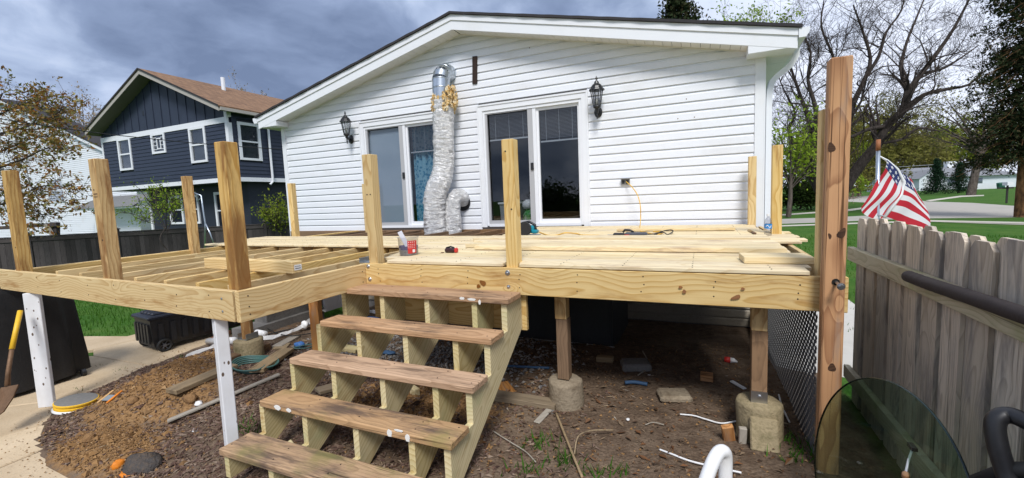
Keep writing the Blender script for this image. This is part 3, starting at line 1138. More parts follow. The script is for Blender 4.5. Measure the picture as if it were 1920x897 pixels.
mb = MB()            # sheathing behind the siding, round the doors
for (xa, xb, za, zb) in [(HX0, HX1, -.9, DBOT), (HX0, DOORS[0][0], DBOT, DTOP), (DOORS[0][1], DOORS[1][0], DBOT, DTOP), (DOORS[1][1], HX1, DBOT, DTOP)]:
    mb.box((xa + .002, WY + .024, za), (xb - .002, WY + .12, zb))
mb.prism([(HX0 + .002, WY + .024, DTOP), (HX1 - .002, WY + .024, DTOP), (HX1 - .002, WY + .024, 3.50), (AX, WY + .024, 4.55), (HX0 + .002, WY + .024, 3.50)], (0, .096, 0))
mb.box((HX0 + .002, WY + .122, -.9), (HX0 + .1, 14, 3.5))
mb.box((HX1 - .1, WY + .122, -.9), (HX1 - .002, 14, 3.5))
mb.build('wall', GREYCONC, HOUSE)
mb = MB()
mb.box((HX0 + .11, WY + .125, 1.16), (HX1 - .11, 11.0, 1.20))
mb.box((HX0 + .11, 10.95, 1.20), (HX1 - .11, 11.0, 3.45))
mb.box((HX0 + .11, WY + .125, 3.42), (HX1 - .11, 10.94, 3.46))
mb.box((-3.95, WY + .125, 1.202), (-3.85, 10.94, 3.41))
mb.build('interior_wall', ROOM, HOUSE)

for (xa, xb) in ((HX0, HX0 + .105), (HX1 - .105, HX1)):
    MB().box((xa, WY - .014, -.32), (xb, WY + .02, 3.52)).build('corner_trim', TRIMW, HOUSE)
mb = MB()
for k in range(30):
    z0 = Z00 + k * COURSE
    if z0 + COURSE > 3.45:
        break
    mb.prism([(HX1 + .014, WY + .10, z0), (HX1 + .010, WY + .10, z0 + .09), (HX1 + .001, WY + .10, z0 + .11), (HX1 + .001, WY + .10, z0 + .127), (HX1, WY + .10, z0 + .127), (HX1, WY + .10, z0)], (0, 7.2, 0))
mb.build('side_siding', VINYL, HOUSE)
MB().box((HX1 + .001, WY - .012, -.32), (HX1 + .018, WY + .095, 3.45)).build('corner_trim', TRIMW, HOUSE)

# rake boards, drip edge, soffit, returns, roof
for sg in (-1, 1):
    xe = AX + sg * 4.83
    ze = roofline(xe)
    MB().prism([(xe, 6.40, ze - .235), (AX, 6.40, ROOF_TOP - .235), (AX, 6.40, ROOF_TOP), (xe, 6.40, ze)], (0, .022, 0)).build('rake_board', TRIMW, HOUSE)
    MB().prism([(xe + sg * .004, 6.384, ze - .088), (AX, 6.384, ROOF_TOP - .088), (AX, 6.384, ROOF_TOP - .002), (xe + sg * .004, 6.384, ze - .002)], (0, .0155, 0)).build('drip_board', TRIMW, HOUSE)
    n = 36
    for i in range(n):
        x0 = AX + sg * (0.012 + i * .1205)
        x1 = x0 + sg * .1155
        if abs(x1 - AX) > 4.42:
            break
        MB().prism([(x0, 6.424, soff(x0)), (x1, 6.424, soff(x1)), (x1, 6.424, soff(x1) + .012), (x0, 6.424, soff(x0) + .012)], (0, .272, 0)).build('soffit_panel', SOFFIT, HOUSE)
    MB().prism([(AX, 6.426, soff(AX) + .016), (AX + sg * 4.5, 6.426, soff(AX + 4.5) + .016), (AX + sg * 4.5, 6.426, soff(AX + 4.5) + .03), (AX, 6.426, soff(AX) + .03)], (0, .29, 0)).build('soffit_backing', SHINGLE, HOUSE)
    MB().prism([(AX, 6.682, soff(AX) - .012), (AX + sg * 4.32, 6.682, soff(AX + 4.32) - .012), (AX + sg * 4.32, 6.682, soff(AX + 4.32) - .001), (AX, 6.682, soff(AX) - .001)], (0, .016, 0)).build('soffit_trim', SOFFIT, HOUSE)
    # boxed eave return
    xi, xo = AX + sg * 4.30, AX + sg * 4.815
    a, b = min(xi, xo), max(xi, xo)
    MB().box((a, 6.403, 3.397), (b, 6.698, 3.50)).build('eave_return', TRIMW, HOUSE)
    xi2 = HX1 if sg > 0 else HX0
    a, b = min(xi2 + sg * .02, xo), max(xi2 + sg * .02, xo)
    for j in range(18):
        y0 = 6.702 + j * .4
        MB().box((a, y0, 3.399), (b, y0 + .392, 3.415)).build('eave_soffit_panel', SOFFIT, HOUSE)
    MB().box((xo - sg * .0 - (0 if sg > 0 else .02), 6.425, 3.40), (xo + (.02 if sg > 0 else 0), 14, 3.60)).build('fascia_board', TRIMW, HOUSE)
    # roof slope with a slightly ragged shingle edge
    n = 34
    mb = MB()
    top, bot = [], []
    for i in range(n + 1):
        x = AX + sg * 4.87 * i / n
        jt = .006 * ((i * 7) % 3 - 1)
        top.append((x, 6.355 + jt, roofline(x) + .040))
        bot.append((x, 6.355 + jt, roofline(x) + .003))
    vs = []
    for p, q in zip(bot, top):
        vs += [p, q, (p[0], 14.2, p[2]), (q[0], 14.2, q[2])]
    fs = []
    for i in range(n):
        a, b = 4 * i, 4 * i + 4
        fs += [(a, b, b + 1, a + 1), (a + 1, b + 1, b + 3, a + 3), (a, a + 2, b + 2, b)]
    fs += [(4 * n, 4 * n + 2, 4 * n + 3, 4 * n + 1)]
    mb.add(vs, [f if sg > 0 else f[::-1] for f in fs])
    mb.build('roof', SHINGLE, HOUSE)
    # gutter: a K-shaped channel
    g = [(0, .0), (.075, .0), (.105, .05), (.115, .11), (.108, .11), (.097, .055), (.070, .008), (.008, .008), (.008, .11), (0, .11)]
    MB().prism([(xo + sg * (.021 + u), 6.375, 3.49 + v) for u, v in g], (0, 7.6, 0)).build('gutter', TRIMW, HOUSE)
    MB().prism([(xo + sg * (.021 + u), 6.371, 3.49 + v) for u, v in [(0, 0), (.075, 0), (.105, .05), (.115, .11), (0, .11)]], (0, .004, 0)).build('gutter_end', TRIMW, HOUSE)


def spout(pts, w, d, name, parent, m=TRIMW):
    pts = [Vector(p) for p in pts]
    mb = MB().tube(pts, w * .66, 4, ref=(1, 1, 0))
    return mb.build(name, m, parent)


spout([(1.13, 6.80, 3.50), (1.125, 6.80, 3.38), (1.06, 6.80, 3.27), (.93, 6.80, 3.17), (.86, 6.80, 3.10), (.83, 6.80, 2.98), (.825, 6.80, 2.86), (.825, 6.80, .2)], .075, .055, 'downspout', HOUSE)

MB().box((HX0 + .3, WY + .03, -1.2), (HX1, WY + .2, -.24)).build('foundation', GREYCONC, HOUSE)


def sliding_door(x0, x1, shade, blinds, curtain):  # shade: adds the panel behind the glass that stands in for sky reflection
    """x0..x1 outer edge of the casing"""
    c = .105
    fx0, fx1, ft, fb = x0 + c, x1 - c, DTOP - .11, DBOT + .022
    D = MB()
    D.box((x0, WY - .022, DBOT), (fx0, WY + .04, DTOP))
    D.box((fx1, WY - .022, DBOT), (x1, WY + .04, DTOP))
    D.box((fx0, WY - .022, ft), (fx1, WY + .04, DTOP))
    D.box((x0 + .004, WY - .034, DBOT + .004), (x0 + .03, WY - .0225, DTOP - .004))
    D.box((x1 - .03, WY - .034, DBOT + .004), (x1 - .004, WY - .0225, DTOP - .004))
    D.box((x0 + .031, WY - .034, DTOP - .03), (x1 - .031, WY - .0225, DTOP - .004))
    d = D.build('sliding_door', TRIMW, HOUSE)
    mid = (fx0 + fx1) / 2 + .05
    mb = MB()
    mb.box((fx0 + .001, WY - .006, fb), (fx0 + .035, WY + .11, ft - .001))
    mb.box((fx1 - .045, WY - .006, fb), (fx1 - .001, WY + .11, ft - .001))
    mb.box((fx0 + .036, WY - .006, ft - .05), (fx1 - .046, WY + .11, ft - .001))
    mb.box((fx0 + .036, WY - .012, fb - .015), (fx1 - .046, WY + .11, fb + .03))
    mb.box((mid - .012, WY + .004, fb + .031), (mid + .045, WY + .10, ft - .051))
    mb.build('frame', TRIMW, d)
    # fixed leaf on the right
    gz0, gz1 = fb + .10, ft - .095
    rx0, rx1 = mid + .046, fx1 - .046
    mb = MB()
    for q in ((rx0, rx0 + .04, fb + .031, ft - .051), (rx1 - .03, rx1, fb + .031, ft - .051)):
        mb.box((q[0], WY + .03, q[2]), (q[1], WY + .07, q[3]))
    mb.box((rx0 + .041, WY + .03, fb + .031), (rx1 - .031, WY + .07, gz0))
    mb.box((rx0 + .041, WY + .03, gz1), (rx1 - .031, WY + .07, ft - .051))
    mb.build('fixed_leaf', TRIMW, d)
    MB().box((rx0 + .03, WY + .048, gz0 - .01), (rx1 - .02, WY + .053, gz1 + .01)).build('pane', GLASS, d)
    # screen door on the left
    lx0, lx1 = fx0 + .036, mid - .013
    mb = MB()
    for q in ((lx0, lx0 + .035), (lx1 - .085, lx1 - .002)):
        mb.box((q[0], WY + .004, fb + .031), (q[1], WY + .026, ft - .051))
    mb.box((lx0 + .036, WY + .004, fb + .031), (lx1 - .086, WY + .026, gz0 - .01))
    mb.box((lx0 + .036, WY + .004, gz1 + .03), (lx1 - .086, WY + .026, ft - .051))
    mb.build('screen_frame', mat('grey_screen_frame', color=(0.42, 0.42, 0.43), rough=.4), d)
    MB().box((lx0 + .03, WY + .05, gz0 - .02), (lx1 - .05, WY + .055, gz1 + .035)).build('pane', GLASS, d)
    MB().box((lx1 - .05, WY - .016, 2.15), (lx1 - .005, WY + .003, 2.265)).build('handle', BLACKPL, d)
    for (xa, xb, zb, on) in ((lx0 + .03, lx1 - .08, blinds[0], blinds[0] > 0), (rx0 + .04, rx1 - .03, blinds[1], blinds[1] > 0)):
        if not on:
            continue
        mb = MB()
        z = gz1 - .02
        while z > zb + .05:
            mb.add([(xa, WY + .095, z - .004), (xb, WY + .095, z - .004), (xb, WY + .118, z + .006), (xa, WY + .118, z + .006)], [(0, 1, 2, 3)])
            z -= .021
        bl = mb.build('blind', SLAT, d)
        mb = MB()
        mb.box((xa, WY + .092, zb), (xb, WY + .12, zb + .022))
        for u in (.16, .5, .84):
            xx = xa + (xb - xa) * u
            mb.box((xx - .002, WY + .088, zb + .01), (xx + .002, WY + .090, gz1))
        mb.build('blind_rail', BLIND, d)
    if shade:
        MB().box((lx0 + .02, WY + .075, gz0 - .02), (lx1 - .05, WY + .085, gz1 + .02)).build('shade', SKY_TONE, d)  # panel added behind the glass; sky reflection and screen tone put into its colour
    if curtain:
        n = 70
        pts = []
        for i in range(n + 1):
            u = i / n
            x = rx0 + .03 + (rx1 - rx0 - .05) * u
            pts.append((x, WY + .17 + .028 * math.sin(u * 31) + .012 * math.sin(u * 71 + 1)))
        vs = [(x, y, gz0 - .04) for x, y in pts] + [(x, y, gz1) for x, y in pts]
        MB().add(vs, [(i, i + 1, n + 2 + i, n + 1 + i) for i in range(n)]).build('curtain', CURTAIN, d, smooth=True)
    MB().box((x0 + .02, WY - .03, DBOT - .045), (x1 - .02, WY + .0, DBOT - .001)).build('sill', mat('dark_sill', color=(.06, .05, .045), rough=.7), d)


sliding_door(*DOORS[0], True, (0, 2.62), True)
sliding_door(*DOORS[1], False, (2.69, 2.59), False)

# things standing inside the right-hand door
t = thing('storage_bin', 'grey plastic bin standing inside the right hand glass door', 'bin', (-3.08, 7.05, 1.2))
MB().prism([(-3.24, 6.92, 1.202), (-2.93, 6.92, 1.202), (-2.90, 6.92, 1.60), (-3.27, 6.92, 1.60)], (0, .30, 0)).build('tub', mat('grey_bin', color=(.3, .3, .31), rough=.5), t)
MB().box((-3.29, 6.90, 1.602), (-2.88, 7.24, 1.635)).build('lid', WHITEPL, t)
t = thing('bag', 'green and white bag slumped inside the right hand glass door', 'bag', (-2.70, 7.0, 1.2))
MB().lathe([(.10, 0), (.14, .06), (.135, .2), (.09, .30), (.02, .33)], 12, Matrix.Translation((-2.72, 7.02, 1.202))).build('sack', mat('green_bag', dirty((.03, .25, .04), (.5, .5, .45), 9, .8, .5, 20, .2)), t, True)
MB().lathe([(.09, 0), (.12, .05), (.11, .12), (.05, .16)], 12, Matrix.Translation((-2.74, 6.99, 1.505))).build('sack_top', WHITEPL, t, True)


# ---- fixtures on the wall
def fluted_tube(path, rad, n, amp, name, m, parent, seed=0, rings=90, smooth=True, ridge=0.0):
    """tube along a smoothed path with crumpled rings"""
    P = [Vector(p) for p in path]
    # Catmull-Rom
    pts = []
    ext = [P[0] * 2 - P[1]] + P + [P[-1] * 2 - P[-2]]
    segs = len(P) - 1
    for i in range(rings + 1):
        u = i / rings * segs
        j = min(int(u), segs - 1)
        f = u - j
        a, b, c, d = ext[j:j + 4]
        pts.append(0.5 * ((2 * b) + (c - a) * f + (2 * a - 5 * b + 4 * c - d) * f * f + (3 * b - a - 3 * c + d) * f ** 3))
    mb = MB()
    rr = rad if hasattr(rad, '__len__') else [rad]
    R = [rr[min(len(rr) - 1, int(i / rings * len(rr)))] if len(rr) == 1 else np.interp(i / rings, np.linspace(0, 1, len(rr)), rr) for i in range(rings + 1)]
    mb.tube(pts, R, n)
    for i in range(rings + 1):
        for q in range(n):
            v = Vector(mb.v[i * n + q])
            c = pts[i]
            a = 2 * PI * q / n
            d = (v - c)
            w = amp * (mnoise.noise(Vector((math.cos(a) * 1.6, math.sin(a) * 1.6, i * .42 + seed * 9))) +
                       .6 * mnoise.noise(Vector((math.cos(a) * 4, math.sin(a) * 4, i * .9 + seed * 5 + 3))))
            if ridge:
                w += ridge * math.sin(i * 1.9)
            mb.v[i * n + q] = tuple(c + d * (1 + w / max(R[i], .01)))
    return mb.build(name, m, parent, smooth)


DUCT = thing('exhaust_duct', 'tall foil wrapped duct with shiny metal elbow entering the white wall', 'duct', (-4.05, 6.42, 1.2))
fluted_tube([(-4.004, 6.420, 3.384), (-4.027, 6.420, 3.032), (-4.040, 6.420, 2.675), (-4.060, 6.420, 2.360), (-4.082, 6.360, 2.104), (-4.141, 6.280, 1.897), (-4.179, 6.250, 1.681), (-4.197, 6.250, 1.407), (-4.196, 6.250, 1.102)],
            [.178, .178, .176, .176, .182, .19, .19, .185, .19], 44, .019, 'foil_sleeve', FOIL, DUCT, 1, 150)
e0 = Vector((-4.031, 6.420, 3.299))
el = [e0, e0 + Vector((0, 0, .30)), e0 + Vector((0, .012, .44)), e0 + Vector((0, .06, .53)), e0 + Vector((0, .14, .585)), e0 + Vector((0, .22, .60)), e0 + Vector((0, .33, .60))]
mb = MB()
for i, (a, b) in enumerate(zip(el, el[1:])):
    dr = (b - a).normalized() * .006
    mb.tube([a, b + dr], [.150, .1485], 28, cap=False)
    mb.tube([b - dr * 1.4, b - dr * .7, b + dr * .7, b + dr * 1.4], [.1495, .1535, .1535, .1485], 28, cap=False)
mb.build('metal_elbow', GALV, DUCT, True)
mb = MB()
random.seed(5)
for i in range(300):
    a = random.uniform(0, 2 * PI)
    side = math.cos(a - .35)
    if random.random() > .25 + .75 * abs(side):
        continue
    zc = random.uniform(-.07, .30 if side > 0 else .17)
    r0 = random.uniform(.155, .185) + (.085 * random.random() if side > .2 else 0)
    c = e0 + Vector((math.cos(a) * r0, math.sin(a) * r0 * .9, zc))
    R3 = [random.uniform(.008, .026) * (1.2 if side > .2 else .8) for _ in range(3)]
    R3[2] *= 1.7
    sd = random.uniform(0, 50)
    V, n1, n2 = [], 9, 6
    for q in range(n2 + 1):
        th = PI * q / n2
        for k in range(n1):
            ph = 2 * PI * k / n1
            v = Vector((math.sin(th) * math.cos(ph), math.sin(th) * math.sin(ph), math.cos(th)))
            w = 1 + 1.3 * mnoise.noise(v * 2.8 + Vector((sd, 0, 0)))
            V.append(c + Vector((v.x * R3[0], v.y * R3[1], v.z * R3[2])) * w)
    mb.add(V, [(q * n1 + k, (q + 1) * n1 + k, (q + 1) * n1 + (k + 1) % n1, q * n1 + (k + 1) % n1) for q in range(n2) for k in range(n1)])
mb.build('torn_insulation', INSUL, DUCT)
t = thing('vent_duct', 'short crumpled foil duct bending into the wall low behind the tall one', 'duct', (-3.75, 6.5, 1.2))
fluted_tube([(-3.934, 6.400, 1.106), (-3.919, 6.400, 1.346), (-3.936, 6.410, 1.521), (-3.929, 6.450, 1.686), (-3.890, 6.520, 1.775), (-3.863, 6.600, 1.755), (-3.882, 6.700, 1.697)], [.145, .14, .14, .135, .13, .13, .13], 28, .013, 'foil_sleeve', FOIL, t, 4, 90)
_M = Matrix.Translation((-3.878, 6.690, 1.659)) @ Matrix.Rotation(PI / 2, 4, 'X')
MB().lathe([(.09, 0), (.15, 0), (.15, .01), (.09, .01)], 20, _M).build('wall_collar', BLACKPL, t)

# dark stub of a board left on the siding, a screw hole, the outlet
tag(board('board_stub', (-3.500, 6.690, 4.109), (-3.525, 6.690, 3.662), .088, .03, wood('charred_board', (.045, .028, .022), (.02, .014, .012), stain=(.3, .28, .26), stain_amt=.05), None, up=(0, -1, 0)),
    'short dark brown board stub fixed upright high on the siding', 'board')
t = thing('outlet', 'grey weatherproof outlet box on the siding with a cord plugged in', 'outlet', (-1.043, 6.690, 1.878))
o_ = Vector((-1.043, 6.690, 1.878))
MB().box((o_.x - .063, WY - .03, o_.z - .045), (o_.x + .063, WY - .001, o_.z + .045)).build('box', mat('grey_outlet', color=(.2, .2, .2), rough=.5), t)
MB().box((o_.x - .065, WY - .075, o_.z + .042), (o_.x + .065, WY - .005, o_.z + .05)).build('cover', PALEMETAL, t)
for dx in (-.03, .03):
    MB().box((o_.x + dx - .018, WY - .034, o_.z - .03), (o_.x + dx + .018, WY - .0305, o_.z + .022)).build('socket', BLACKPL, t)
for p in ((-0.190, 6.699, 2.988), (-0.086, 6.699, 2.726), (-0.303, 6.699, 2.728), (-2.513, 6.699, 4.082), (-3.878, 6.695, 2.982)):
    tag(MB().lathe([(.008, 0), (.008, .003)], 8, Matrix.Translation(p) @ Matrix.Rotation(PI / 2, 4, 'X')).build('nail_head', SHOVEL, HOUSE))


def lantern(cx, zc, y, label, plate_dx, plate_z):
    """cx, zc: middle of the glass cage; y: its distance from the wall"""
    c = Vector((cx, y, zc))
    t = thing('wall_lantern', label, 'lantern', (cx + plate_dx, WY, plate_z), 'coach lanterns on the house wall')
    T = Matrix.Translation(c)
    n = 6

    def ring(r, z, ph=0.0):
        return [c + Vector((r * math.cos(2 * PI * i / n + ph), r * math.sin(2 * PI * i / n + ph), z)) for i in range(n)]
    rt, rb, zt, zb = .092, .052, .115, -.115
    top, bot = ring(rt, zt), ring(rb, zb)
    mb = MB()
    for i in range(n):
        mb.tube([bot[i], top[i]], .007, 5)
        mb.tube([top[i], top[(i + 1) % n]], .008, 5)
        mb.tube([bot[i], bot[(i + 1) % n]], .009, 5)
    mb.build('cage', BLACKMETAL, t)
    for i in range(n):
        j = (i + 1) % n
        MB().add([bot[i], bot[j], top[j], top[i]], [(0, 1, 2, 3)]).build('pane', LAMPGLASS, t)
    MB().lathe([(.118, .108), (.112, .125), (.095, .135), (.086, .16), (.062, .19), (.040, .205), (.030, .235), (.016, .245), (.010, .262), (.020, .275), (.012, .29), (.004, .315)], 12, T).build('roof', BLACKMETAL, t, False)
    MB().lathe([(.012, -.30), (.006, -.285), (.018, -.27), (.010, -.25), (.012, -.205), (.032, -.18), (.022, -.16), (.055, -.14), (.060, -.116)], 12, T).build('base', BLACKMETAL, t, True)
    MB().lathe([(.015, -.11), (.017, -.02), (.004, .0)], 10, T).build('candle', mat('candle', color=(.7, .68, .6), rough=.5), t, True)
    pz = plate_z
    px_ = cx + plate_dx
    MB().lathe([(.0, .0), (.062, 0), (.060, .016), (.040, .026)], 18, Matrix.Translation((px_, WY - .002, pz)) @ Matrix.Rotation(PI / 2, 4, 'X') @ Matrix.Diagonal((1, 1.35, 1, 1))).build('wall_plate', BLACKMETAL, t, True)
    arm = [Vector((px_, WY - .02, pz)), Vector((px_, WY - .07, pz - .01)), Vector((cx, y + .035, zc - .20)), Vector((cx, y, zc - .185))]
    MB().tube(arm, [.022, .018, .016, .02], 8).build('arm', BLACKMETAL, t, True)
    return t


LL = (-6.287, 6.520, 3.185)
LP = (-6.346, 6.700, 2.986)
lantern(LL[0], LL[2], 6.52, 'black lantern on the wall left of the curtained sliding door', LP[0] - LL[0], LP[2])
LR = (-1.414, 6.520, 3.125)
LQ = (-1.434, 6.700, 2.948)
lantern(LR[0], LR[2], 6.52, 'black lantern on the wall right of the dark glass sliding door', LQ[0] - LR[0], LQ[2])

# ------------------------------------------------------------------ the deck under construction
DECK = thing('deck', 'unfinished pale timber deck frame with rail posts standing and half its boards laid', 'deck', (-2.66, 2.86, 0))
ZF, RH = 1.19, .200             # top of the frame, height of the rim boards
ZT = 1.222                      # top of the decking
T = .038


def rim(a, b, off=(0, 0), h=RH, ztop=ZF, m=PINE, name='rim_board'):
    z = ztop - h / 2
    n = Vector((b[0] - a[0], b[1] - a[1], 0)).cross(Vector((0, 0, 1))).normalized()
    return board(name, (a[0], a[1], z), (b[0], b[1], z), h, T, m, DECK, up=n, c=.003)


rim((-2.66 - .038, 1.742), (-6.95, 1.895))                 # front rim of the left wing
rim((-2.66, 1.725), (-2.66, 2.842))                        # return beside the stairs
rim((-2.679, 2.862), (.745, 2.894))                        # front rim of the main deck
rim((.725, 2.915), (.725, 6.62))                           # right side
rim((-6.27, 1.90), (-6.27, 6.60))                          # left side, doubled
rim((-6.225, 1.90), (-6.225, 6.60), ztop=ZF - .004)
board('hanger_board', (-2.62, 2.912, .845), (-1.19, 2.925, .845), .27, .036, PINE, DECK, up=(0, -1, 0))

JX = [-5.63, -5.145, -4.64, -4.19, -3.745, -3.33, -2.955]
for x in JX:
    j = board('joist', (x, 1.862 - (x + 2.66) * .0357 * 1.0, ZF - .004 - RH / 2), (x - .02, 5.32, ZF - .004 - RH / 2), RH, T, PINE, DECK, up=(1, 0, 0))
x = -2.5
while x < .65:
    board('joist', (x, 2.918, ZF - .004 - RH / 2), (x, 5.32, ZF - .004 - RH / 2), RH, T, PINE, DECK, up=(1, 0, 0))
    x += .43
x = -6.0
while x < .65:
    board('old_joist', (x, 5.10, ZF - .006 - RH / 2), (x, 6.63, ZF - .006 - RH / 2), RH, T, OLD_JOIST, DECK, up=(1, 0, 0))
    x += .41
for i, (x0, x1) in enumerate(((-8.2, -4.4), (-4.39, -1.2), (-1.19, .7))):
    board('ledger', (x0, 6.655, ZF - .01 - .12), (x1, 6.655, ZF - .01 - .12), .24, .05, OLD_JOIST, DECK, up=(0, -1, 0))
jl = [-6.206] + JX + [-2.66]
for i in range(len(jl) - 1):                                  # blocking between the joists
    y = 3.95 + .1 * (i % 2)
    board('blocking', (jl[i] + .04, y, ZF - .012 - .09), (jl[i + 1] - .022, y, ZF - .012 - .09), .18, T, PINE, DECK, up=(0, -1, 0))

# decking: rows run along the house wall
ROW, BW, TB = .1435, .1385, .026
left_front = [-2.43, -2.60, -2.65, -2.69, -2.74, -2.70]
k = 0
y = 2.868 + BW / 2
while y + BW / 2 < 6.60:
    r = 1.0
    if y < 3.66:
        x0, x1 = left_front[min(k, 5)], .565 if k == 0 else .60
    elif y < 3.84:
        x0, x1 = -2.72, .61
    elif y < 5.02:
        x0 = [-6.56, -6.47, -6.52, -6.40, -6.60, -6.72, -6.83, -6.78, -6.7][int((y - 3.84) / ROW) % 9]
        x1 = .61 + (0 if y < 4.4 else [.20, .27, .22, .26, .24][int((y - 4.4) / ROW) % 5])
    else:
        x0 = -2.36 - .03 * ((k * 5) % 3)
        x1 = [.86, .80, .87, .82, .64, .63, .64, .62, .63, .64, .6, .6][min(11, int((y - 5.02) / ROW))]
    if k == 0:
        spans = [(x0, -1.351), (-1.219, x1)]
        board('deck_board', (-1.35, y + .032, ZT - TB / 2), (-1.22, y + .032, ZT - TB / 2), BW * .5, TB - .001, PINE_DECK, DECK)
    elif x1 - x0 > 4.6:
        cut = -2.955 if k % 2 else -1.21
        spans = [(x0, cut - .002), (cut + .002, x1)]
    else:
        spans = [(x0, x1)]
    for a, b in spans:
        dz = ((k * 7) % 5 - 2) * .0006
        board('deck_board', (a, y, ZT - TB / 2 + dz), (b, y, ZT - TB / 2 + dz), BW, TB, PINE_DECK, DECK, c=.004)
    k += 1
    y += ROW

# rail posts
PW = .092


def rail_post(x, y, z1, z0=1.0, rot=0.0, m=PINE_POST, w=PW):
    a, b = (x, y, z0), (x + .012 * rot, y, z1)
    return board('rail_post', a, b, w, w, m, DECK, up=(math.sin(rot * 2.2), -math.cos(rot * 2.2), 0), c=.004)


rail_post(-6.125, 1.918, 2.162)
rail_post(-4.39, 1.865, 2.143)
rail_post(-2.745, 1.812, 2.124)
rail_post(-6.20, 3.53, 2.160)
rail_post(-2.585, 2.925, 2.117, m=PINE)
rail_post(-1.285, 2.935, 2.126, m=PINE)
rail_post(-6.33, 5.22, 2.10, m=PINE)
rail_post(-5.95, 6.555, 2.09, m=PINE)
rail_post(.615, 6.50, 2.115, m=PINE)
rail_post(.715, 5.20, 2.13, m=PINE)
rail_post(.655, 2.960, 2.118, m=PINE)

# washers and bolt heads on the rims
for (px, py, ny) in ((-2.628, 0, 0),):
    pass
BOLT = [(-4.708, 1.830, 1.127), (-4.705, 1.830, 1.041), (-2.810, 1.735, 1.135), (-2.813, 1.735, 1.051), (-2.616, 2.845, 1.167), (-2.606, 2.845, 1.056), (-1.308, 2.855, 1.153), (-1.307, 2.860, 1.048)]
for i, p in enumerate(BOLT):
    Mx = Matrix.Translation((p[0], p[1] + (.0 if i < 4 else 0), p[2])) @ Matrix.Rotation(PI / 2, 4, 'X')
    f = MB().lathe([(.020, -.02), (.020, .002), (.018, .004), (.0085, .0045), (.0085, .010), (.004, .012)], 14, Mx).build('bolt', STEEL, DECK)

# posts under the deck, on concrete footings
def under_post(x, y, zb, ztop, splice, m, label, short):
    z1 = zb
    board('support_post', (x, y, zb + .004), (x, y, splice), .089, .089, m, DECK, up=(0, -1, 0))
    if ztop > splice + .01:
        board('post_extension', (x - .004, y - .006, splice + .001), (x - .004, y - .006, ztop), .089, .089, PINE_POST, DECK, up=(0, -1, 0))


def footing(x, y, z0, z1, r, m, label):
    t = thing('concrete_footing', label, 'footing', (x, y, z0), 'concrete footings under the deck')
    n = 26
    mb = MB()
    prof = [(r * .99, z0 - .3), (r, z0), (r * 1.01, z0 + .4 * (z1 - z0)), (r * .99, z1 - .025), (r * .955, z1 - .006), (r * .85, z1), (.001, z1 + .006)]
    mb.lathe(prof, n, Matrix.Translation((x, y, 0)))
    for i, v in enumerate(mb.v):
        q = mnoise.noise(Vector((v[0] * 9, v[1] * 9, v[2] * 9))) * .014 + mnoise.noise(Vector((v[0] * 26, v[1] * 26, v[2] * 26))) * .006
        mb.v[i] = (v[0] + q, v[1] + q * .6, v[2] + q * .4)
    mb.build('concrete', m, t, True)
    return t


under_post(-.965, 3.09, .30, .985, .775, OLD_JOIST, '', 0)
f1 = footing(-.965, 3.10, .06, .292, .132, CONC, 'stained round footing under the middle post right of the stairs')
under_post(.342, 3.09, .335, .985, .80, OLD_JOIST, '', 0)
f2 = footing(.350, 3.10, .06, .328, .135, CONCOLD, 'tall round footing under the post beside the lattice')
MB().box((.295, 3.036, .325), (.388, 3.042, .405)).build('post_bracket', STEEL, f2)
MB().lathe([(.012, 0), (.012, .01)], 6, Matrix.Translation((.345, 3.0355, .37)) @ Matrix.Rotation(PI / 2, 4, 'X')).build('bracket_bolt', STEEL, f2)
under_post(-4.50, 3.0, .30, .985, 2.0, PINE_POST, '', 0) if False else board('support_post', (-4.50, 3.0, .31), (-4.50, 3.0, .985), .089, .089, PINE_POST, DECK, up=(.6, -.8, 0))
f3 = footing(-4.50, 3.0, .05, .302, .140, CONCOLD, 'mossy round footing left of the stairs with a shiny post base')
mb = MB()
mb.box((-4.57, 2.935, .303), (-4.43, 3.065, .312))
mb.box((-4.57, 2.93, .303), (-4.564, 3.07, .37))
mb.box((-4.436, 2.93, .303), (-4.43, 3.07, .37))
mb.build('post_base', GALV, f3)
board('support_post', (-3.55, 3.08, .18), (-3.55, 3.08, .985), .092, .092, CEDAR, DECK, up=(.4, -.9, 0))
footing(-3.55, 3.10, .04, .19, .12, CONCOLD, 'low footing under the red brown post behind the stairs')
board('beam', (-6.2, 3.075, .985 - .12), (-3.62, 3.075, .985 - .12), .10, .036, PINE, DECK, up=(0, -1, 0)) if False else None
board('support_post', (-1.93, 4.1, -.05), (-1.93, 4.1, .985), .089, .089, OLD_JOIST, DECK, up=(0, -1, 0))

# white painted boards propping the left wing
t = board('prop_post', (-5.885, 1.86, -.152), (-5.862, 1.86, .985), .128, .04, WPOST, None, up=(.60, -.80, 0), c=.004)
tag(t, 'white painted board with peeling spots propping the far left rim', 'prop', 'white painted props under the left rim')
t = board('prop_post', (-2.985, 1.80, .05), (-2.975, 1.80, .985), .085, .075, WPOST, None, up=(-.35, -.94, 0), c=.005)
tag(t, 'white painted post propping the deck corner beside the bottom stair', 'prop', 'white painted props under the left rim')

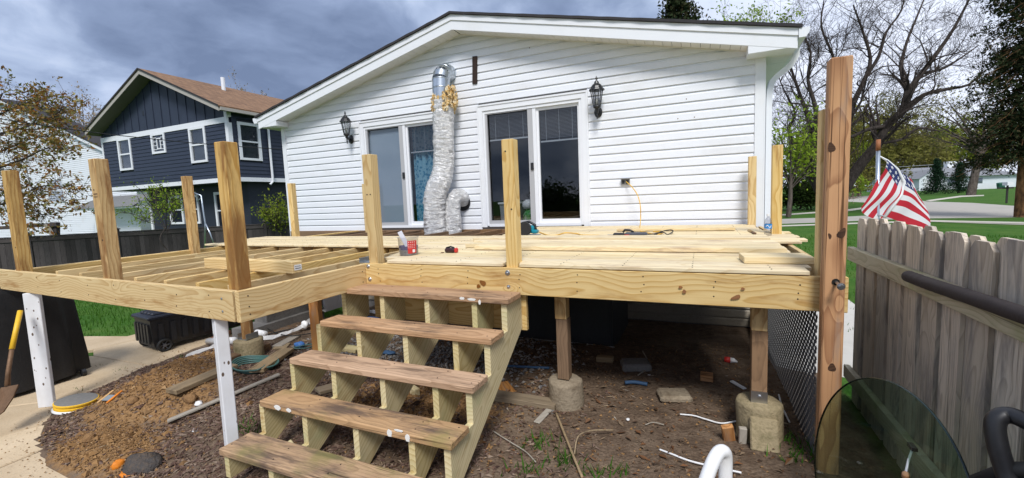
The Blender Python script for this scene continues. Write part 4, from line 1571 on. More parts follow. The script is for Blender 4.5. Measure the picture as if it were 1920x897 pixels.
# ------------------------------------------------------------------ stairs
STAIR = thing('stairs', 'rough open stairs with five old brown treads on new greenish stringers', 'stairs', (-1.95, 2.2, .09))
TZ = [1.019, .828, .624, .427, .230]
TY = [2.612, 2.335, 2.079, 1.822, 1.566]                 # front edge of each tread
TL = [-2.690, -2.665, -2.700, -2.695, -2.735]
TR = [-1.200, -1.203, -1.203, -1.203, -1.205]
TD = [.225, .195, .195, .195, .215]
for i in range(5):
    m = TREAD_OLD if i >= 3 else TREAD
    yc = TY[i] + TD[i] / 2
    tr = board('tread', (TL[i], yc + (.004 if i % 2 else 0), TZ[i] - .021), (TR[i], yc, TZ[i] - .021), TD[i], .042, m, STAIR, c=.005)
# daubs of old white paint on the tread noses


def daub(cx, y, z, w, h, parent):
    n = 14
    pts = []
    for i in range(n):
        a = 2 * PI * i / n
        r = 1 + .35 * mnoise.noise(Vector((math.cos(a) * 2, math.sin(a) * 2, cx * 3)))
        pts.append((cx + math.cos(a) * w / 2 * r, y, z + math.sin(a) * h / 2 * r))
    return MB().prism(pts, (0, .003, 0)).build('paint_daub', mat('old_white_paint', color=(.75, .74, .70), rough=.7), parent)


for (px, py, i, w, h) in ((520, 764, 3, .055, .026), (541, 768, 3, .04, .02), (729, 815, 3, .03, .04), (763, 822, 3, .035, .034), (745, 805, 3, .06, .012), (868, 561, 0, .03, .018), (884, 562, 0, .045, .014), (897, 568, 0, .02, .035)):
    pass
for (c, w, h) in (((-2.513, 1.819, 0.411), .06, .030), ((-2.411, 1.819, 0.410), .045, .024), ((-1.607, 1.819, 0.410), .034, .042), ((-1.542, 1.819, 0.438), .06, .012), ((-1.483, 1.819, 0.406), .032, .044),
                  ((-1.562, 2.610, 1.003), .040, .020), ((-1.484, 2.610, 1.000), .07, .018), ((-1.421, 2.610, 0.984), .02, .036)):
    daub(c[0], c[1], c[2], w, h, STAIR)

RISE, RUN = .198, .2565


def stringer(x0, x1):
    """sawtooth side profile in y/z"""
    P = []
    for i in range(5):
        zt = TZ[i] - .0425
        yf = TY[i] + .028
        if i == 0:
            P.append((2.905, zt))
        P.append((yf, zt))
        nz = (TZ[i + 1] - .0425) if i < 4 else .05
        P.append((yf, nz if i < 4 else .03))
        if i == 4:
            P.append((yf, .03))
    low = [(1.594, .03), (1.594 + .20, .03), (2.905, .80)]
    P = [P[0]] + P[1:]
    poly = P[:-1] + [(1.80, .03), (2.905, .735)]
    out = []
    for p in poly:
        if not out or (abs(out[-1][0] - p[0]) + abs(out[-1][1] - p[1])) > 1e-4:
            out.append(p)
    mb = MB().prism([(x0, y, z) for y, z in out], (x1 - x0, 0, 0))
    # turn the grain along the slope: the mesh lives in a frame whose X runs up the stringer
    ang = math.atan2(RISE, RUN)
    M = Matrix(((0, 1, 0), (math.cos(ang), 0, -math.sin(ang)), (math.sin(ang), 0, math.cos(ang)))).to_4x4()
    M.translation = ((x0 + x1) / 2, 2.25, .55)
    inv = M.inverted()
    me = bpy.data.meshes.new('stringer')
    me.from_pydata([tuple(inv @ Vector(v)) for v in mb.v], [], mb.f)
    me.materials.append(STRINGER)
    return link('stringer', me, M, STAIR)


for x in (-2.712, -2.312, -1.888, -1.482, -1.248):
    stringer(x - .021, x + .021)
# the drawn-up joint plate at the head of the right stringer
board('brace_block', (-1.20, 2.87, .80), (-1.20, 2.905, .80), .012, .26, WHITEPL, STAIR, up=(0, 0, 1)) if False else None

# ------------------------------------------------------------------ lumber lying about on the deck
def loose(name, label, cat, *a, group='loose planks lying on the deck', **kw):
    o = board(name, *a, **kw)
    return tag(o, label, cat, group)


z2 = ZT + .003 + T / 2
wA = ['frontmost plank of the loose row lying on the laid deck boards', 'second plank back in the loose row on the deck',
      'third plank back in the loose row on the deck', 'rearmost plank of the front loose row on the deck']
for i in range(4):
    loose('loose_plank', wA[i], 'plank', ([-1.98, -2.16, -2.05, -2.22][i], 3.652 + i * .146, z2 + .0004 * i), (.565 - .01 * (i % 2), 3.652 + i * .146 + .004 * (i % 2), z2 + .0004 * i), .139, T, PINE_DECK, c=.004)
wB = ['front plank of the loose pair further back near the yellow cord', 'rear plank of the loose pair beside the teal tool', 'long plank end lying behind the tape measure']
for i in range(2):
    loose('loose_plank', wB[i], 'plank', ([-2.42, -2.30][i], 4.43 + i * .147, z2), (.56, 4.43 + i * .147, z2 + .0003), .139, T, PINE_DECK, c=.004)
loose('loose_plank', 'narrow edge-lit strip of plank far back on the deck below the bottle', 'plank', (-.98, 5.55, z2), (.36, 5.56, z2), .06, .03, PINE_DECK)
loose('board_offcut', 'short thick board offcut resting on the right front deck boards', 'offcut', (.245, 3.19, z2 + .001), (.625, 3.215, z2 + .001), .215, .042, PINE_DECK, group=None)
t = loose('loose_post', 'loose square post lying across the open joists behind the corner post', 'post', (-4.02, 2.40, ZF + .048), (-2.855, 2.343, ZF + .048), .09, .09, PINE, group=None)
_e = WM[t.name]
tg = MB().box((.5862, -.03, -.022), (.5872, .033, .020)).build('end_tag', WHITEPL)
tg2 = MB().box((.5874, -.022, -.012), (.5878, .026, -.004))
for i in range(7):
    tg2.box((.5874, -.024 + i * .0075, .001), (.5878, -.020 + i * .0075, .013))
tgi = tg2.build('tag_print', BLACKPL)
bpy.data.objects.remove(tg, do_unlink=True)
bpy.data.objects.remove(tgi, do_unlink=True)
for nm, mm, bxs in (('end_tag', WHITEPL, [((.5866, -.030, -.022), (.5872, .033, .020))]),
                    ('tag_print', BLACKPL, [((.5873, -.022, -.012), (.5876, .026, -.006))] + [((.5873, -.024 + i * .0075, .001), (.5876, -.021 + i * .0075, .012)) for i in range(7)])):
    mb = MB()
    for lo, hi in bxs:
        mb.box(lo, hi, _e)
    mb.build(nm, mm, t)

# ------------------------------------------------------------------ tall brown post at the right end, lattice
BP = thing('tall_post', 'tall weathered brown post with dark knots and a loose bolt at the deck corner', 'post', (.654, 2.83, 0))
board('timber', (.652, 2.808, -.05), (.658, 2.808, 2.352), .097, .082, CEDAR, BP, up=(0, -1, 0), c=.006)
_b = Vector((0.660, 2.766, 1.184))
MB().lathe([(.018, 0), (.018, .004)], 10, Matrix.Translation(_b) @ Matrix.Rotation(PI / 2, 4, 'X')).build('bolt_hole', mat('hole_black', color=(.01, .008, .006), rough=.9), BP)
bo = MB().tube([_b + Vector((0, .0, 0)), _b + Vector((.004, -.075, -.008))], .0075, 10)
d_ = Vector((.004, -.075, -.008)).normalized()
bo.tube([_b + d_ * .0755, _b + d_ * .083], .019, 14)
bo.tube([_b + d_ * .0832, _b + d_ * .095], .0125, 6)
bo.build('bolt', STEEL, BP)

LAT = thing('lattice_panel', 'dark diamond lattice panel closing the right side under the deck', 'lattice', (.62, 3.9, .1))
LATM = mat('lattice_strip', dirty((0.13, 0.13, 0.135), (0.08, 0.08, 0.08), 5, .4, .6, 40, .05))  # shadow on the inner lattice face is put into this dark colour
ly0, ly1, lz0, lz1 = 2.93, 6.6, .02, .975
def clip_strip(cx, dirn):
    """45 degree strip in the y/z rectangle"""
    pts = []
    a, b = None, None
    # parametric line y = cx + s, z = lz0 + dirn*s (or from the top)
    zst = lz0 if dirn > 0 else lz1
    s0, s1 = 0, lz1 - lz0
    s0 = max(s0, ly0 - cx)
    s1 = min(s1, ly1 - cx)
    if s1 - s0 < .03:
        return None
    return (cx + s0, zst + dirn * s0), (cx + s1, zst + dirn * s1)


cx = ly0 - (lz1 - lz0)
while cx < ly1:
    for dirn, xo in ((1, .6155), (-1, .6174)):
        c = clip_strip(cx, dirn)
        if c:
            (ya, za), (yb, zb) = c
            M, L = frame((xo, ya, za), (xo, yb, zb), (1, 0, 0))
            MB().box((-L / 2, -.0115, -.0008), (L / 2, .0115, .0008), M).build('lattice_strip', LATM, LAT)
    cx += .062
MB().box((.606, ly0, lz1 + .001), (.626, ly1, lz1 + .012)).build('top_strip', LATM, LAT)

# ------------------------------------------------------------------ under the deck
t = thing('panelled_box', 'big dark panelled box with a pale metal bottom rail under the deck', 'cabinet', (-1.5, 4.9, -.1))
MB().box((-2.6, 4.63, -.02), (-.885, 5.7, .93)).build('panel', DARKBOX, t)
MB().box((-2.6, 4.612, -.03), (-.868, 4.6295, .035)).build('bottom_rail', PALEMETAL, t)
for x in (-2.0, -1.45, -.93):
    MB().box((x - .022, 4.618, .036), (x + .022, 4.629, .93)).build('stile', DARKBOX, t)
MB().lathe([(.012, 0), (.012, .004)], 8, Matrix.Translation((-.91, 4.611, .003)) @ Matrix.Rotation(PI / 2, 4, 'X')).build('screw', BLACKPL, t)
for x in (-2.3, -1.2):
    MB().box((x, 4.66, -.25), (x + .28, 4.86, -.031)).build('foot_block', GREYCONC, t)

t = thing('stairwell_wall', 'low grey concrete wall with a white panel door behind the debris under the left deck', 'wall', (-5.45, 4.4, 0))
MB().box((-5.75, 3.62, -.3), (-5.42, 4.86, .12)).build('footing_ledge', GREYCONC, t)
MB().box((-5.75, 3.95, .121), (-5.50, 6.68, .97)).build('block_wall', GREYCONC, t)
dmb = MB().box((-5.499, 4.92, .02), (-5.46, 5.62, .96)).build('panel_door', TRIMW, t)
MB().box((-5.4595, 5.36, .42), (-5.445, 5.385, .58)).build('latch', BLACKPL, dmb)
MB().box((-5.4595, 5.20, .05), (-5.452, 5.225, .94)).build('rib', TRIMW, dmb)

# big knots on the faces of the boards, each a separate plug of darker wood
KNOT = wood('knot_wood', (0.10, 0.045, 0.02), (0.03, 0.014, 0.008), ring=160, contrast=.8, vary=.2)
KNOTO = wood('orange_knot', (0.34, 0.14, 0.035), (0.13, 0.045, 0.012), ring=150, contrast=.8, vary=.2)


def knot(p, w, h, rot, parent, m):
    n = 14
    c = Vector(p)
    pts = []
    for i in range(n):
        a = 2 * PI * i / n
        r = 1 + .14 * math.sin(3 * a + w * 90)
        u, v = math.cos(a) * w / 2 * r, math.sin(a) * h / 2 * r
        pts.append((c.x + u * math.cos(rot) - v * math.sin(rot), c.y, c.z + u * math.sin(rot) + v * math.cos(rot)))
    return MB().prism(pts, (0, .0016, 0)).build('knot', m, parent)


for (p, w, h, rot) in (((0.624, 2.766, 1.895), .032, .052, .2), ((0.679, 2.766, 1.444), .034, .058, -.45), ((0.628, 2.766, 1.430), .014, .032, .2), ((0.655, 2.766, 0.708), .036, .046, 0)):
    knot(p, w, h, rot, BP, KNOT)
for (p, w, h, rot) in (((-1.515, 2.848, 1.069), .055, .038, -.5), ((-1.553, 2.848, 1.043), .034, .028, .3), ((-0.096, 2.857, 1.073), .022, .026, 0), ((-0.118, 2.857, 1.100), .024, .016, 0), ((0.229, 2.861, 1.105), .022, .016, 0), ((0.193, 2.861, 1.051), .056, .024, .42)):
    knot(p, w, h, rot, DECK, KNOTO)
for (p, w, h, rot) in (((-6.186, 1.853, 1.059), .016, .026, .2), ((-3.856, 1.782, 1.068), .024, .024, 0), ((-3.463, 1.766, 1.133), .012, .022, .1)):
    knot(p, w, h, rot, DECK, KNOT)

# nail and screw heads driven into the timber
NAIL = mat('nail_dark', color=(.05, .04, .035), rough=.5, metal=.6)
def heads(name, pts, axis, parent, r=.0045):
    mb = MB()
    for p in pts:
        M = Matrix.Translation(p)
        if axis == 'y':
            M = M @ Matrix.Rotation(PI / 2, 4, 'X')
        elif axis == 'x':
            M = M @ Matrix.Rotation(PI / 2, 4, 'Y')
        mb.lathe([(r, -.002), (r, .0012), (r * .5, .0014)], 8, M)
    return tag(mb.build(name, NAIL, parent), kind='stuff')


random.seed(77)
pts = []
x = -2.5
while x < .65:
    yy = 2.8428 + (x + 2.679) * (.032 / 3.424)
    for z in (1.05, 1.10, 1.15):
        pts.append((x + random.uniform(-.01, .01), yy + .0004, z + random.uniform(-.012, .012)))
    x += .43
heads('nail_heads', pts, 'y', DECK)
pts = []
for x in JX:
    yy = 1.742 + (-(x + 2.698)) * (.153 / 4.252) - .0195
    for z in (1.05, 1.14):
        pts.append((x + random.uniform(-.012, .012), yy, z + random.uniform(-.012, .012)))
heads('nail_heads', pts, 'y', DECK)
pts = [(-2.6405, 1.78 + random.uniform(0, .01), z) for z in (1.03, 1.08, 1.15)] + [(-2.6405, 2.80, z) for z in (1.04, 1.13)]
heads('nail_heads', pts, 'x', DECK)
pts = []
for i in range(5):
    for x in (-2.70, -2.305, -1.885, -1.475, -1.245):
        for dy in (.055, .15):
            pts.append((x + random.uniform(-.008, .008), TY[i] + dy + random.uniform(-.012, .012), TZ[i] + .0003))
heads('nail_heads', pts, 'z', STAIR)
pts = []
yy = 2.868 + BW / 2
while yy < 6.5:
    x = -2.2 if yy < 3.6 or yy > 5 else -6.0
    while x < .55:
        pts += [(x, yy - .035, ZT + .0006), (x, yy + .035, ZT + .0006)]
        x += .43
    yy += ROW
heads('screw_heads', pts, 'z', DECK, .004)
pts = [(-6.125, 1.871, 1.75), (-6.10, 1.871, 1.42), (-4.40, 1.818, 1.9), (-4.37, 1.818, 1.5), (-2.60, 2.878, 1.78), (-2.565, 2.878, 1.78), (-1.30, 2.888, 2.04), (-1.27, 2.888, 1.62)]
heads('nail_heads', pts, 'y', DECK, .006)
# inked grade stamp bars on the second post of the left wing
mb = MB()
for i, (u, v, w, h) in enumerate(((-.028, .0, .012, .010), (-.012, .0, .008, .010), (0, 0, .014, .010), (.018, 0, .010, .010), (-.028, -.014, .058, .003), (-.028, -.022, .05, .003))):
    mb.box((-4.385 + u, 1.8172, 1.862 + v), (-4.385 + u + w, 1.8186, 1.862 + v + h))
mb.build('grade_stamp', mat('stamp_ink', color=(.20, .12, .06), rough=.8), DECK)
# galvanised bracket at the inner corner post
mb = MB()
mb.box((-2.735, 2.872, ZF + .001), (-2.632, 2.99, ZF + .006))
mb.box((-2.735, 2.872, ZF + .0065), (-2.731, 2.99, ZF + .045))
mb.build('corner_bracket', GALV, DECK)

# ------------------------------------------------------------------ right-hand picket fence
FX = 1.0
PF = thing('picket_fence', 'weathered grey board fence with dog-eared pickets beside the tall brown post', 'fence', (FX, 2.2, 0))


def picket(y, w, ztop, x, m, parent, zb=.02, name='picket', ear=.035, t=.018):
    h = ztop - zb
    poly = [(-h / 2, -w / 2, 0), (h / 2 - ear, -w / 2, 0), (h / 2, -w / 2 + ear * .9, 0), (h / 2, w / 2 - ear * .9, 0), (h / 2 - ear, w / 2, 0), (-h / 2, w / 2, 0)]
    key = ('p', round(w, 3), round(h, 3), m.name)
    if key not in _bm:
        mb = MB().prism(poly, (0, 0, t))
        me = bpy.data.meshes.new(name)
        me.from_pydata(mb.v, [], mb.f)
        me.materials.append(m)
        _bm[key] = me
    M = Matrix(((0, 0, -1), (0, 1, 0), (1, 0, 0))).to_4x4()
    M.translation = (x + t, y, (ztop + zb) / 2)
    return link(name, _bm[key], M @ Matrix.Rotation(random.uniform(-.006, .006), 4, 'Z'), parent)


random.seed(21)
y = 3.86
i = 0
while y > .5:
    picket(y - .078, .158, 1.455 + [.0, .012, -.006, .02, .008][i % 5], FX + .041, GREYWOOD, PF)
    picket(y - .182, .128, 1.462 + [.0, .01, -.004][i % 3], FX + .0605, GREYWOOD, PF)
    y -= .2055
    i += 1
board('rail', (FX + .02, 3.92, 1.19), (FX + .02, .45, 1.19), .098, .040, RAILWOOD, PF, up=(1, 0, 0))
board('rail', (FX + .02, 3.92, .286), (FX + .02, .45, .286), .094, .040, RAILWOOD, PF, up=(1, 0, 0))
a, b = Vector((0.972, 2.800, 1.220)), Vector((0.972, 1.936, 1.248))
d = b - a
tag(fluted_tube([a, a + d * .3 + Vector((0, 0, -.003)), a + d * .7, b + d * .6], [.029], 18, .0018, 'foam_tube', FOAM, None, 8, 60),
    'dark brown foam pipe sleeve resting along the top rail of the grey fence', 'foam tube')

# round smoked glass table top leaning on the fence
GT = thing('glass_tabletop', 'round smoked glass table top leaning against the grey fence', 'table top', (.86, 2.0, .2))
R_ = .43
gc = Vector((0.659, 2.085, 0.472))
hx = Vector((-.276, .961, 0)).normalized()
side = Vector((hx.y, -hx.x, 0))
vv = (Vector((0, 0, 1)) * math.cos(.17) + side * math.sin(.17)).normalized()
_T = Matrix((hx, vv, hx.cross(vv))).transposed().to_4x4()
_T.translation = gc
MB().lathe([(R_ - .004, -.004), (R_ - .004, .004)], 72, _T).build('glass_disc', TABLEGLASS, GT)
MB().lathe([(R_ - .0035, -.0042), (R_, -.003), (R_, .003), (R_ - .0035, .0042), (R_ - .0036, .0)], 72, _T, cap=False).build('polished_edge', mat('glass_edge', color=(.01, .022, .02), rough=.15), GT, True)
t = thing('cord_pull', 'white cord with a wooden knob hanging before the smoked glass', 'cord pull', (0.720, 1.994, 0.704))
q = Vector((0.729, 1.997, 0.700))
q2 = Vector((0.707, 1.979, 0.617))
MB().tube([q, (q + q2) / 2 + Vector((0, .004, 0)), q2], .004, 6).build('cord', WHITEPL, t)
MB().lathe([(.004, .012), (.012, .004), (.013, -.012), (.006, -.02)], 10, Matrix.Translation(q2 + Vector((0, 0, -.012)))).build('knob', CEDAR, t, True)
MB().box((q.x - .006, q.y - .012, q.z - .004), (q.x + .012, q.y + .03, q.z + .010)).build('hook', BLACKPL, t)

# flag on its staff just beyond the fence
FL = thing('flag_on_staff', 'American flag hanging in folds from a short metal staff behind the fence', 'flag', (1.150, 3.837, 1.337))
a, b = Vector((1.150, 3.848, 1.442)), Vector((1.150, 3.885, 1.929))
c = Vector((1.150, 3.888, 2.007))
MB().tube([(a.x, a.y, -.02), a, b], .0125, 12).build('staff', GALV, FL, True)
MB().tube([b, c], .0135, 12).build('staff_tip', mat('rust_tip', color=(.30, .11, .04), rough=.7), FL, True)


def _flag(t, b, out):
    uv = t.node('ShaderNodeUVMap')
    u, v, _ = t.sep(uv.outputs[0])
    st = t.math('MODULO', t.math('FLOOR', t.math('MULTIPLY', v, 13.0)), 2.0)
    col = t.mix(st, (0.52, 0.018, 0.035), (0.78, 0.77, 0.78))
    inc = t.math('MULTIPLY', t.math('LESS_THAN', u, 0.40), t.math('LESS_THAN', v, 7 / 13))
    # staggered rows of five-pointed stars
    cu = t.math('MULTIPLY', u, 6 / 0.40)
    cv = t.math('MULTIPLY', v, 5 / (7 / 13))
    su = t.math('SUBTRACT', t.math('FRACT', cu), 0.5)
    sv = t.math('SUBTRACT', t.math('FRACT', cv), 0.5)
    r = t.math('SQRT', t.math('ADD', t.math('MULTIPLY', su, su), t.math('MULTIPLY', sv, sv)))
    an = t.math('ARCTAN2', su, t.math('MULTIPLY', sv, -1.0))
    lim = t.math('ADD', 0.22, t.math('MULTIPLY', t.math('COSINE', t.math('MULTIPLY', an, 5.0)), 0.11))
    star = t.math('LESS_THAN', r, lim)
    can = t.mix(star, (0.022, 0.035, 0.14), (0.8, 0.8, 0.82))
    t.put(b.inputs['Base Color'], t.mix(inc, col, can))
    b.inputs['Roughness'].default_value = 0.75
    tl = t.node('ShaderNodeBsdfTranslucent')
    t.put(tl.inputs[0], t.mix(inc, col, can))
    mx = t.node('ShaderNodeMixShader')
    mx.inputs[0].default_value = 0.3
    t.l.new(b.outputs[0], mx.inputs[1])
    t.l.new(tl.outputs[0], mx.inputs[2])
    t.l.new(mx.outputs[0], out.inputs[0])


FLAGM = mat('flag_cloth', _flag)


def cloth(name, rows, uvr, m, parent, n=28, wave=.006, seed=0.0):
    """rows: list of polylines (each 3 or more points) from one edge to the other; bilinear/Catmull sheet; uvr = (u0,u1,v0,v1) u along a row, v across rows"""
    def cr(P, f):
        P = [Vector(p) for p in P]
        ext = [P[0] * 2 - P[1]] + P + [P[-1] * 2 - P[-2]]
        s = f * (len(P) - 1)
        j = min(int(s), len(P) - 2)
        f = s - j
        a, b, c, d = ext[j:j + 4]
        return 0.5 * ((2 * b) + (c - a) * f + (2 * a - 5 * b + 4 * c - d) * f * f + (3 * b - a - 3 * c + d) * f ** 3)
    V, UV = [], []
    for j in range(n + 1):
        for i in range(n + 1):
            fu, fv = i / n, j / n
            p = cr([cr(r, fu) for r in rows], fv)
            p = p + Vector((1, -.4, 0)) * wave * math.sin(fu * 9 + fv * 5 + seed)
            V.append(tuple(p))
            UV.append((uvr[0] + (uvr[1] - uvr[0]) * fu, uvr[2] + (uvr[3] - uvr[2]) * fv))
    F = [(j * (n + 1) + i, j * (n + 1) + i + 1, (j + 1) * (n + 1) + i + 1, (j + 1) * (n + 1) + i) for j in range(n) for i in range(n)]
    me = bpy.data.meshes.new(name)
    me.from_pydata(V, [], F)
    ul = me.uv_layers.new(name='UVMap')
    for poly in me.polygons:
        for li in poly.loop_indices:
            ul.data[li].uv = UV[me.loops[li].vertex_index]
    me.materials.append(m)
    me.polygons.foreach_set('use_smooth', [True] * len(F))
    return link(name, me, None, parent)


# the half blown across the staff: stripes run from the fold down to the left
cloth('flag_cloth', [[(1.210, 3.911, 1.863), (1.177, 3.874, 1.769), (1.114, 3.823, 1.671), (1.028, 3.757, 1.536)],
                     [(1.289, 3.964, 1.777), (1.239, 3.919, 1.692), (1.160, 3.848, 1.594), (1.059, 3.779, 1.486)],
                     [(1.342, 4.004, 1.688), (1.296, 3.949, 1.602), (1.232, 3.899, 1.522), (1.158, 3.843, 1.427)]], (0.26, .95, 2.0 / 13, 8.3 / 13), FLAGM, FL, 30, .005)
# the half hanging behind the fold
cloth('flag_fly', [[(1.242, 3.984, 1.857), (1.334, 4.036, 1.777), (1.403, 4.073, 1.713), (1.448, 4.098, 1.637)],
                   [(1.342, 4.024, 1.688), (1.389, 4.060, 1.647), (1.452, 4.095, 1.594), (1.515, 4.128, 1.509)],
                   [(1.318, 4.001, 1.570), (1.382, 4.047, 1.551), (1.459, 4.089, 1.504), (1.537, 4.128, 1.418)],
                   [(1.205, 3.934, 1.463), (1.322, 4.007, 1.418), (1.423, 4.060, 1.378), (1.547, 4.124, 1.340)]], (0.06, .66, 4.4 / 13, 13.0 / 13), FLAGM, FL, 30, .005, 2.0)
MB().tube([b + Vector((0, 0, -.03)), (1.218, 3.927, 1.856), (1.288, 3.971, 1.793), (1.339, 3.998, 1.703), (1.318, 3.978, 1.605), (1.207, 3.907, 1.453)], [.003, .009, .011, .011, .011, .010], 8).build('heading', WHITEPL, FL, True)
MB().tube([(1.128, 3.769, 1.477), (1.173, 3.828, 1.470)], .006, 6).build('clip', STEEL, FL)

# ------------------------------------------------------------------ dark stained fence on the left
A_, B_ = Vector((-21.020, 6.796, 1.085)), Vector((-15.727, 12.647, 1.085))
FZ = 1.08
dirf = Vector((B_.x - A_.x, B_.y - A_.y, 0)).normalized()
nf = Vector((dirf.y, -dirf.x, 0))
DFN = thing('stained_fence', 'dark stained privacy fence with capped posts behind the left lawn', 'fence', (A_.x, A_.y, -.5))


def at_f(s, z, off=0.0):
    p = A_ + dirf * s + nf * off
    return Vector((p.x, p.y, z))


s = -4.7
k = 0
while s < 13.0:
    p = at_f(s, -.6)
    mb = MB()
    M = Matrix((dirf, -nf, Vector((0, 0, 1)))).transposed().to_4x4()
    M.translation = (p.x, p.y, 0)
    mb.box((-.055, -.055, -.6), (.055, .055, FZ + .07), M)
    po = mb.build('fence_post', DARKFENCE, DFN)
    mb = MB()
    mb.box((-.085, -.085, FZ + .071), (.085, .085, FZ + .10), M)
    mb.add([M @ Vector(v) for v in ((-.075, -.075, FZ + .101), (.075, -.075, FZ + .101), (.075, .075, FZ + .101), (-.075, .075, FZ + .101), (0, 0, FZ + .15))], [(0, 1, 4), (1, 2, 4), (2, 3, 4), (3, 0, 4)])
    mb.build('post_cap', DARKFENCE, po)
    if s + 2.35 < 15.5:
        board('top_rail', at_f(s + .06, FZ - .02, .0), at_f(s + 2.29, FZ - .02, .0), .12, .035, DARKFENCE, DFN)
        board('trim_board', at_f(s + .06, FZ - .11, .032), at_f(s + 2.29, FZ - .11, .032), .14, .02, DARKFENCE, DFN, up=nf)
        u = .06
        while u < 2.26:
            board('picket', at_f(s + u + .07, -.58, .005), at_f(s + u + .07, FZ - .04, .005), .137, .018, DARKFENCE, DFN, up=nf)
            u += .139
    s += 2.35
    k += 1

# ------------------------------------------------------------------ the blue house next door
NAVY = mat('navy_siding', dirty((0.030, 0.040, 0.066), (0.020, 0.026, 0.045), 1.5, .4, .6, 30, .05, .3))
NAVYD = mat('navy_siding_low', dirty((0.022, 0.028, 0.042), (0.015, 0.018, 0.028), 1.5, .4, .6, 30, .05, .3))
GREIGE = mat('greige_fascia', dirty((0.40, 0.37, 0.33), (0.3, 0.27, 0.24), 2, .3, .5, 30, .03))


def _brownroof(t, b, out):
    P, r = obj_coord(t)
    x, y, z = t.sep(P)
    br = t.node('ShaderNodeTexBrick')
    t.put(br.inputs['Vector'], t.comb(y, t.math('MULTIPLY', z, 2.4), 0))
    br.inputs['Scale'].default_value = 1.0
    br.inputs['Brick Width'].default_value = .32
    br.inputs['Row Height'].default_value = .34
    br.inputs['Mortar Size'].default_value = .012
    br.inputs['Color1'].default_value = (.235, .128, .066, 1)
    br.inputs['Color2'].default_value = (.15, .078, .040, 1)
    br.inputs['Mortar'].default_value = (.06, .035, .025, 1)
    n = t.noise(P, 3.0, 4, .6)
    t.put(b.inputs['Base Color'], t.mix(t.maprange(n, .4, .7, 0, .6), br.outputs[0], (.26, .15, .08)))
    b.inputs['Roughness'].default_value = .95
    t.put(b.inputs['Normal'], t.bump(br.outputs['Fac'], .4, .02))


BROWNROOF = mat('brown_shingle', _brownroof)
BH = thing('blue_house', 'two storey navy blue house with white trim and a brown shingle roof', 'house', (-24.7, 13, -.5))
bx0, bx1, by = -29.97, -19.42, 13.0
zl0, zl1, zu0, zu1 = 2.98, 3.17, 5.60, 5.85
apx, apz, bsl = -24.55, 8.42, .425
MB().box((bx0 + .05, by + .05, zl0 - .02), (bx1 - .05, 25, zu1)).build('upper_wall', NAVYD, BH)
mb = MB()
g0 = zu1 + .002
mb.prism([(bx0, by, g0), (bx1, by, g0), (bx1, by, apz - bsl * (bx1 - apx)), (apx, by, apz), (bx0, by, apz + bsl * (bx0 - apx))], (0, 12, 0))
mb.build('gable_wall', NAVY, BH)
x = bx0 + .35
while x < bx1 - .1:
    zt = apz - bsl * abs(x - apx) - .05
    MB().box((x - .035, by - .03, g0), (x + .035, by - .001, zt)).build('batten', NAVY, BH)
    x += .667


def laps(axis, a0, a1, f, z0, z1, step, gaps, m, name, out=1):
    """real lap siding; axis 'x' = wall facing -Y at y=f, axis 'y' = wall facing +X at x=f"""
    mb = MB()
    z = z0
    while z < z1 - .01:
        zt = min(z + step, z1)
        cuts = [(a0, a1)]
        for (ga, gb, gz0, gz1) in gaps:
            if gz0 < zt and gz1 > z:
                nc = []
                for (p, q) in cuts:
                    if ga < q and gb > p:
                        if ga > p:
                            nc.append((p, ga))
                        if gb < q:
                            nc.append((gb, q))
                    else:
                        nc.append((p, q))
                cuts = nc
        for (p, q) in cuts:
            if axis == 'x':
                mb.prism([(p, f - .03, z), (p, f - .008, zt), (p, f + .01, zt), (p, f + .01, z)], (q - p, 0, 0))
            else:
                mb.prism([(f + .03, p, z), (f + .008, p, zt), (f - .01, p, zt), (f - .01, p, z)], (0, q - p, 0))
        z += step
    return mb.build(name, m, BH)


def nwindow(x0, x1, z0, z1, y, sashes=2, par=BH, side=False, fr=.13, glass=NBGLASS, name='window'):
    """trimmed window in a wall facing -Y (or +X when side)"""
    def B(mb, u0, u1, v0, v1, d0, d1):
        if side:
            mb.box((y - d1, u0, v0), (y - d0, u1, v1))
        else:
            mb.box((u0, y + d0, v0), (u1, y + d1, v1))
    mb = MB()
    B(mb, x0, x0 + fr, z0, z1, -.06, .03)
    B(mb, x1 - fr, x1, z0, z1, -.06, .03)
    B(mb, x0 + fr, x1 - fr, z1 - fr, z1, -.06, .03)
    B(mb, x0 + fr, x1 - fr, z0, z0 + fr * .8, -.06, .03)
    if sashes == 2:
        zm = (z0 + z1) / 2
        B(mb, x0 + fr, x1 - fr, zm - .035, zm + .035, -.035, .03)
    w = mb.build(name, TRIMW, par)
    mb = MB()
    B(mb, x0 + fr, x1 - fr, z0 + fr * .8, z1 - fr, .0, .012)
    mb.build('pane', glass, w)
    mb = MB()
    B(mb, x0 + fr, x1 - fr, z0 + fr * .8, z1 - fr, .04, .06)
    mb.build('blind', mat('far_blind', color=(.28, .30, .32), rough=.8), w)
    return w


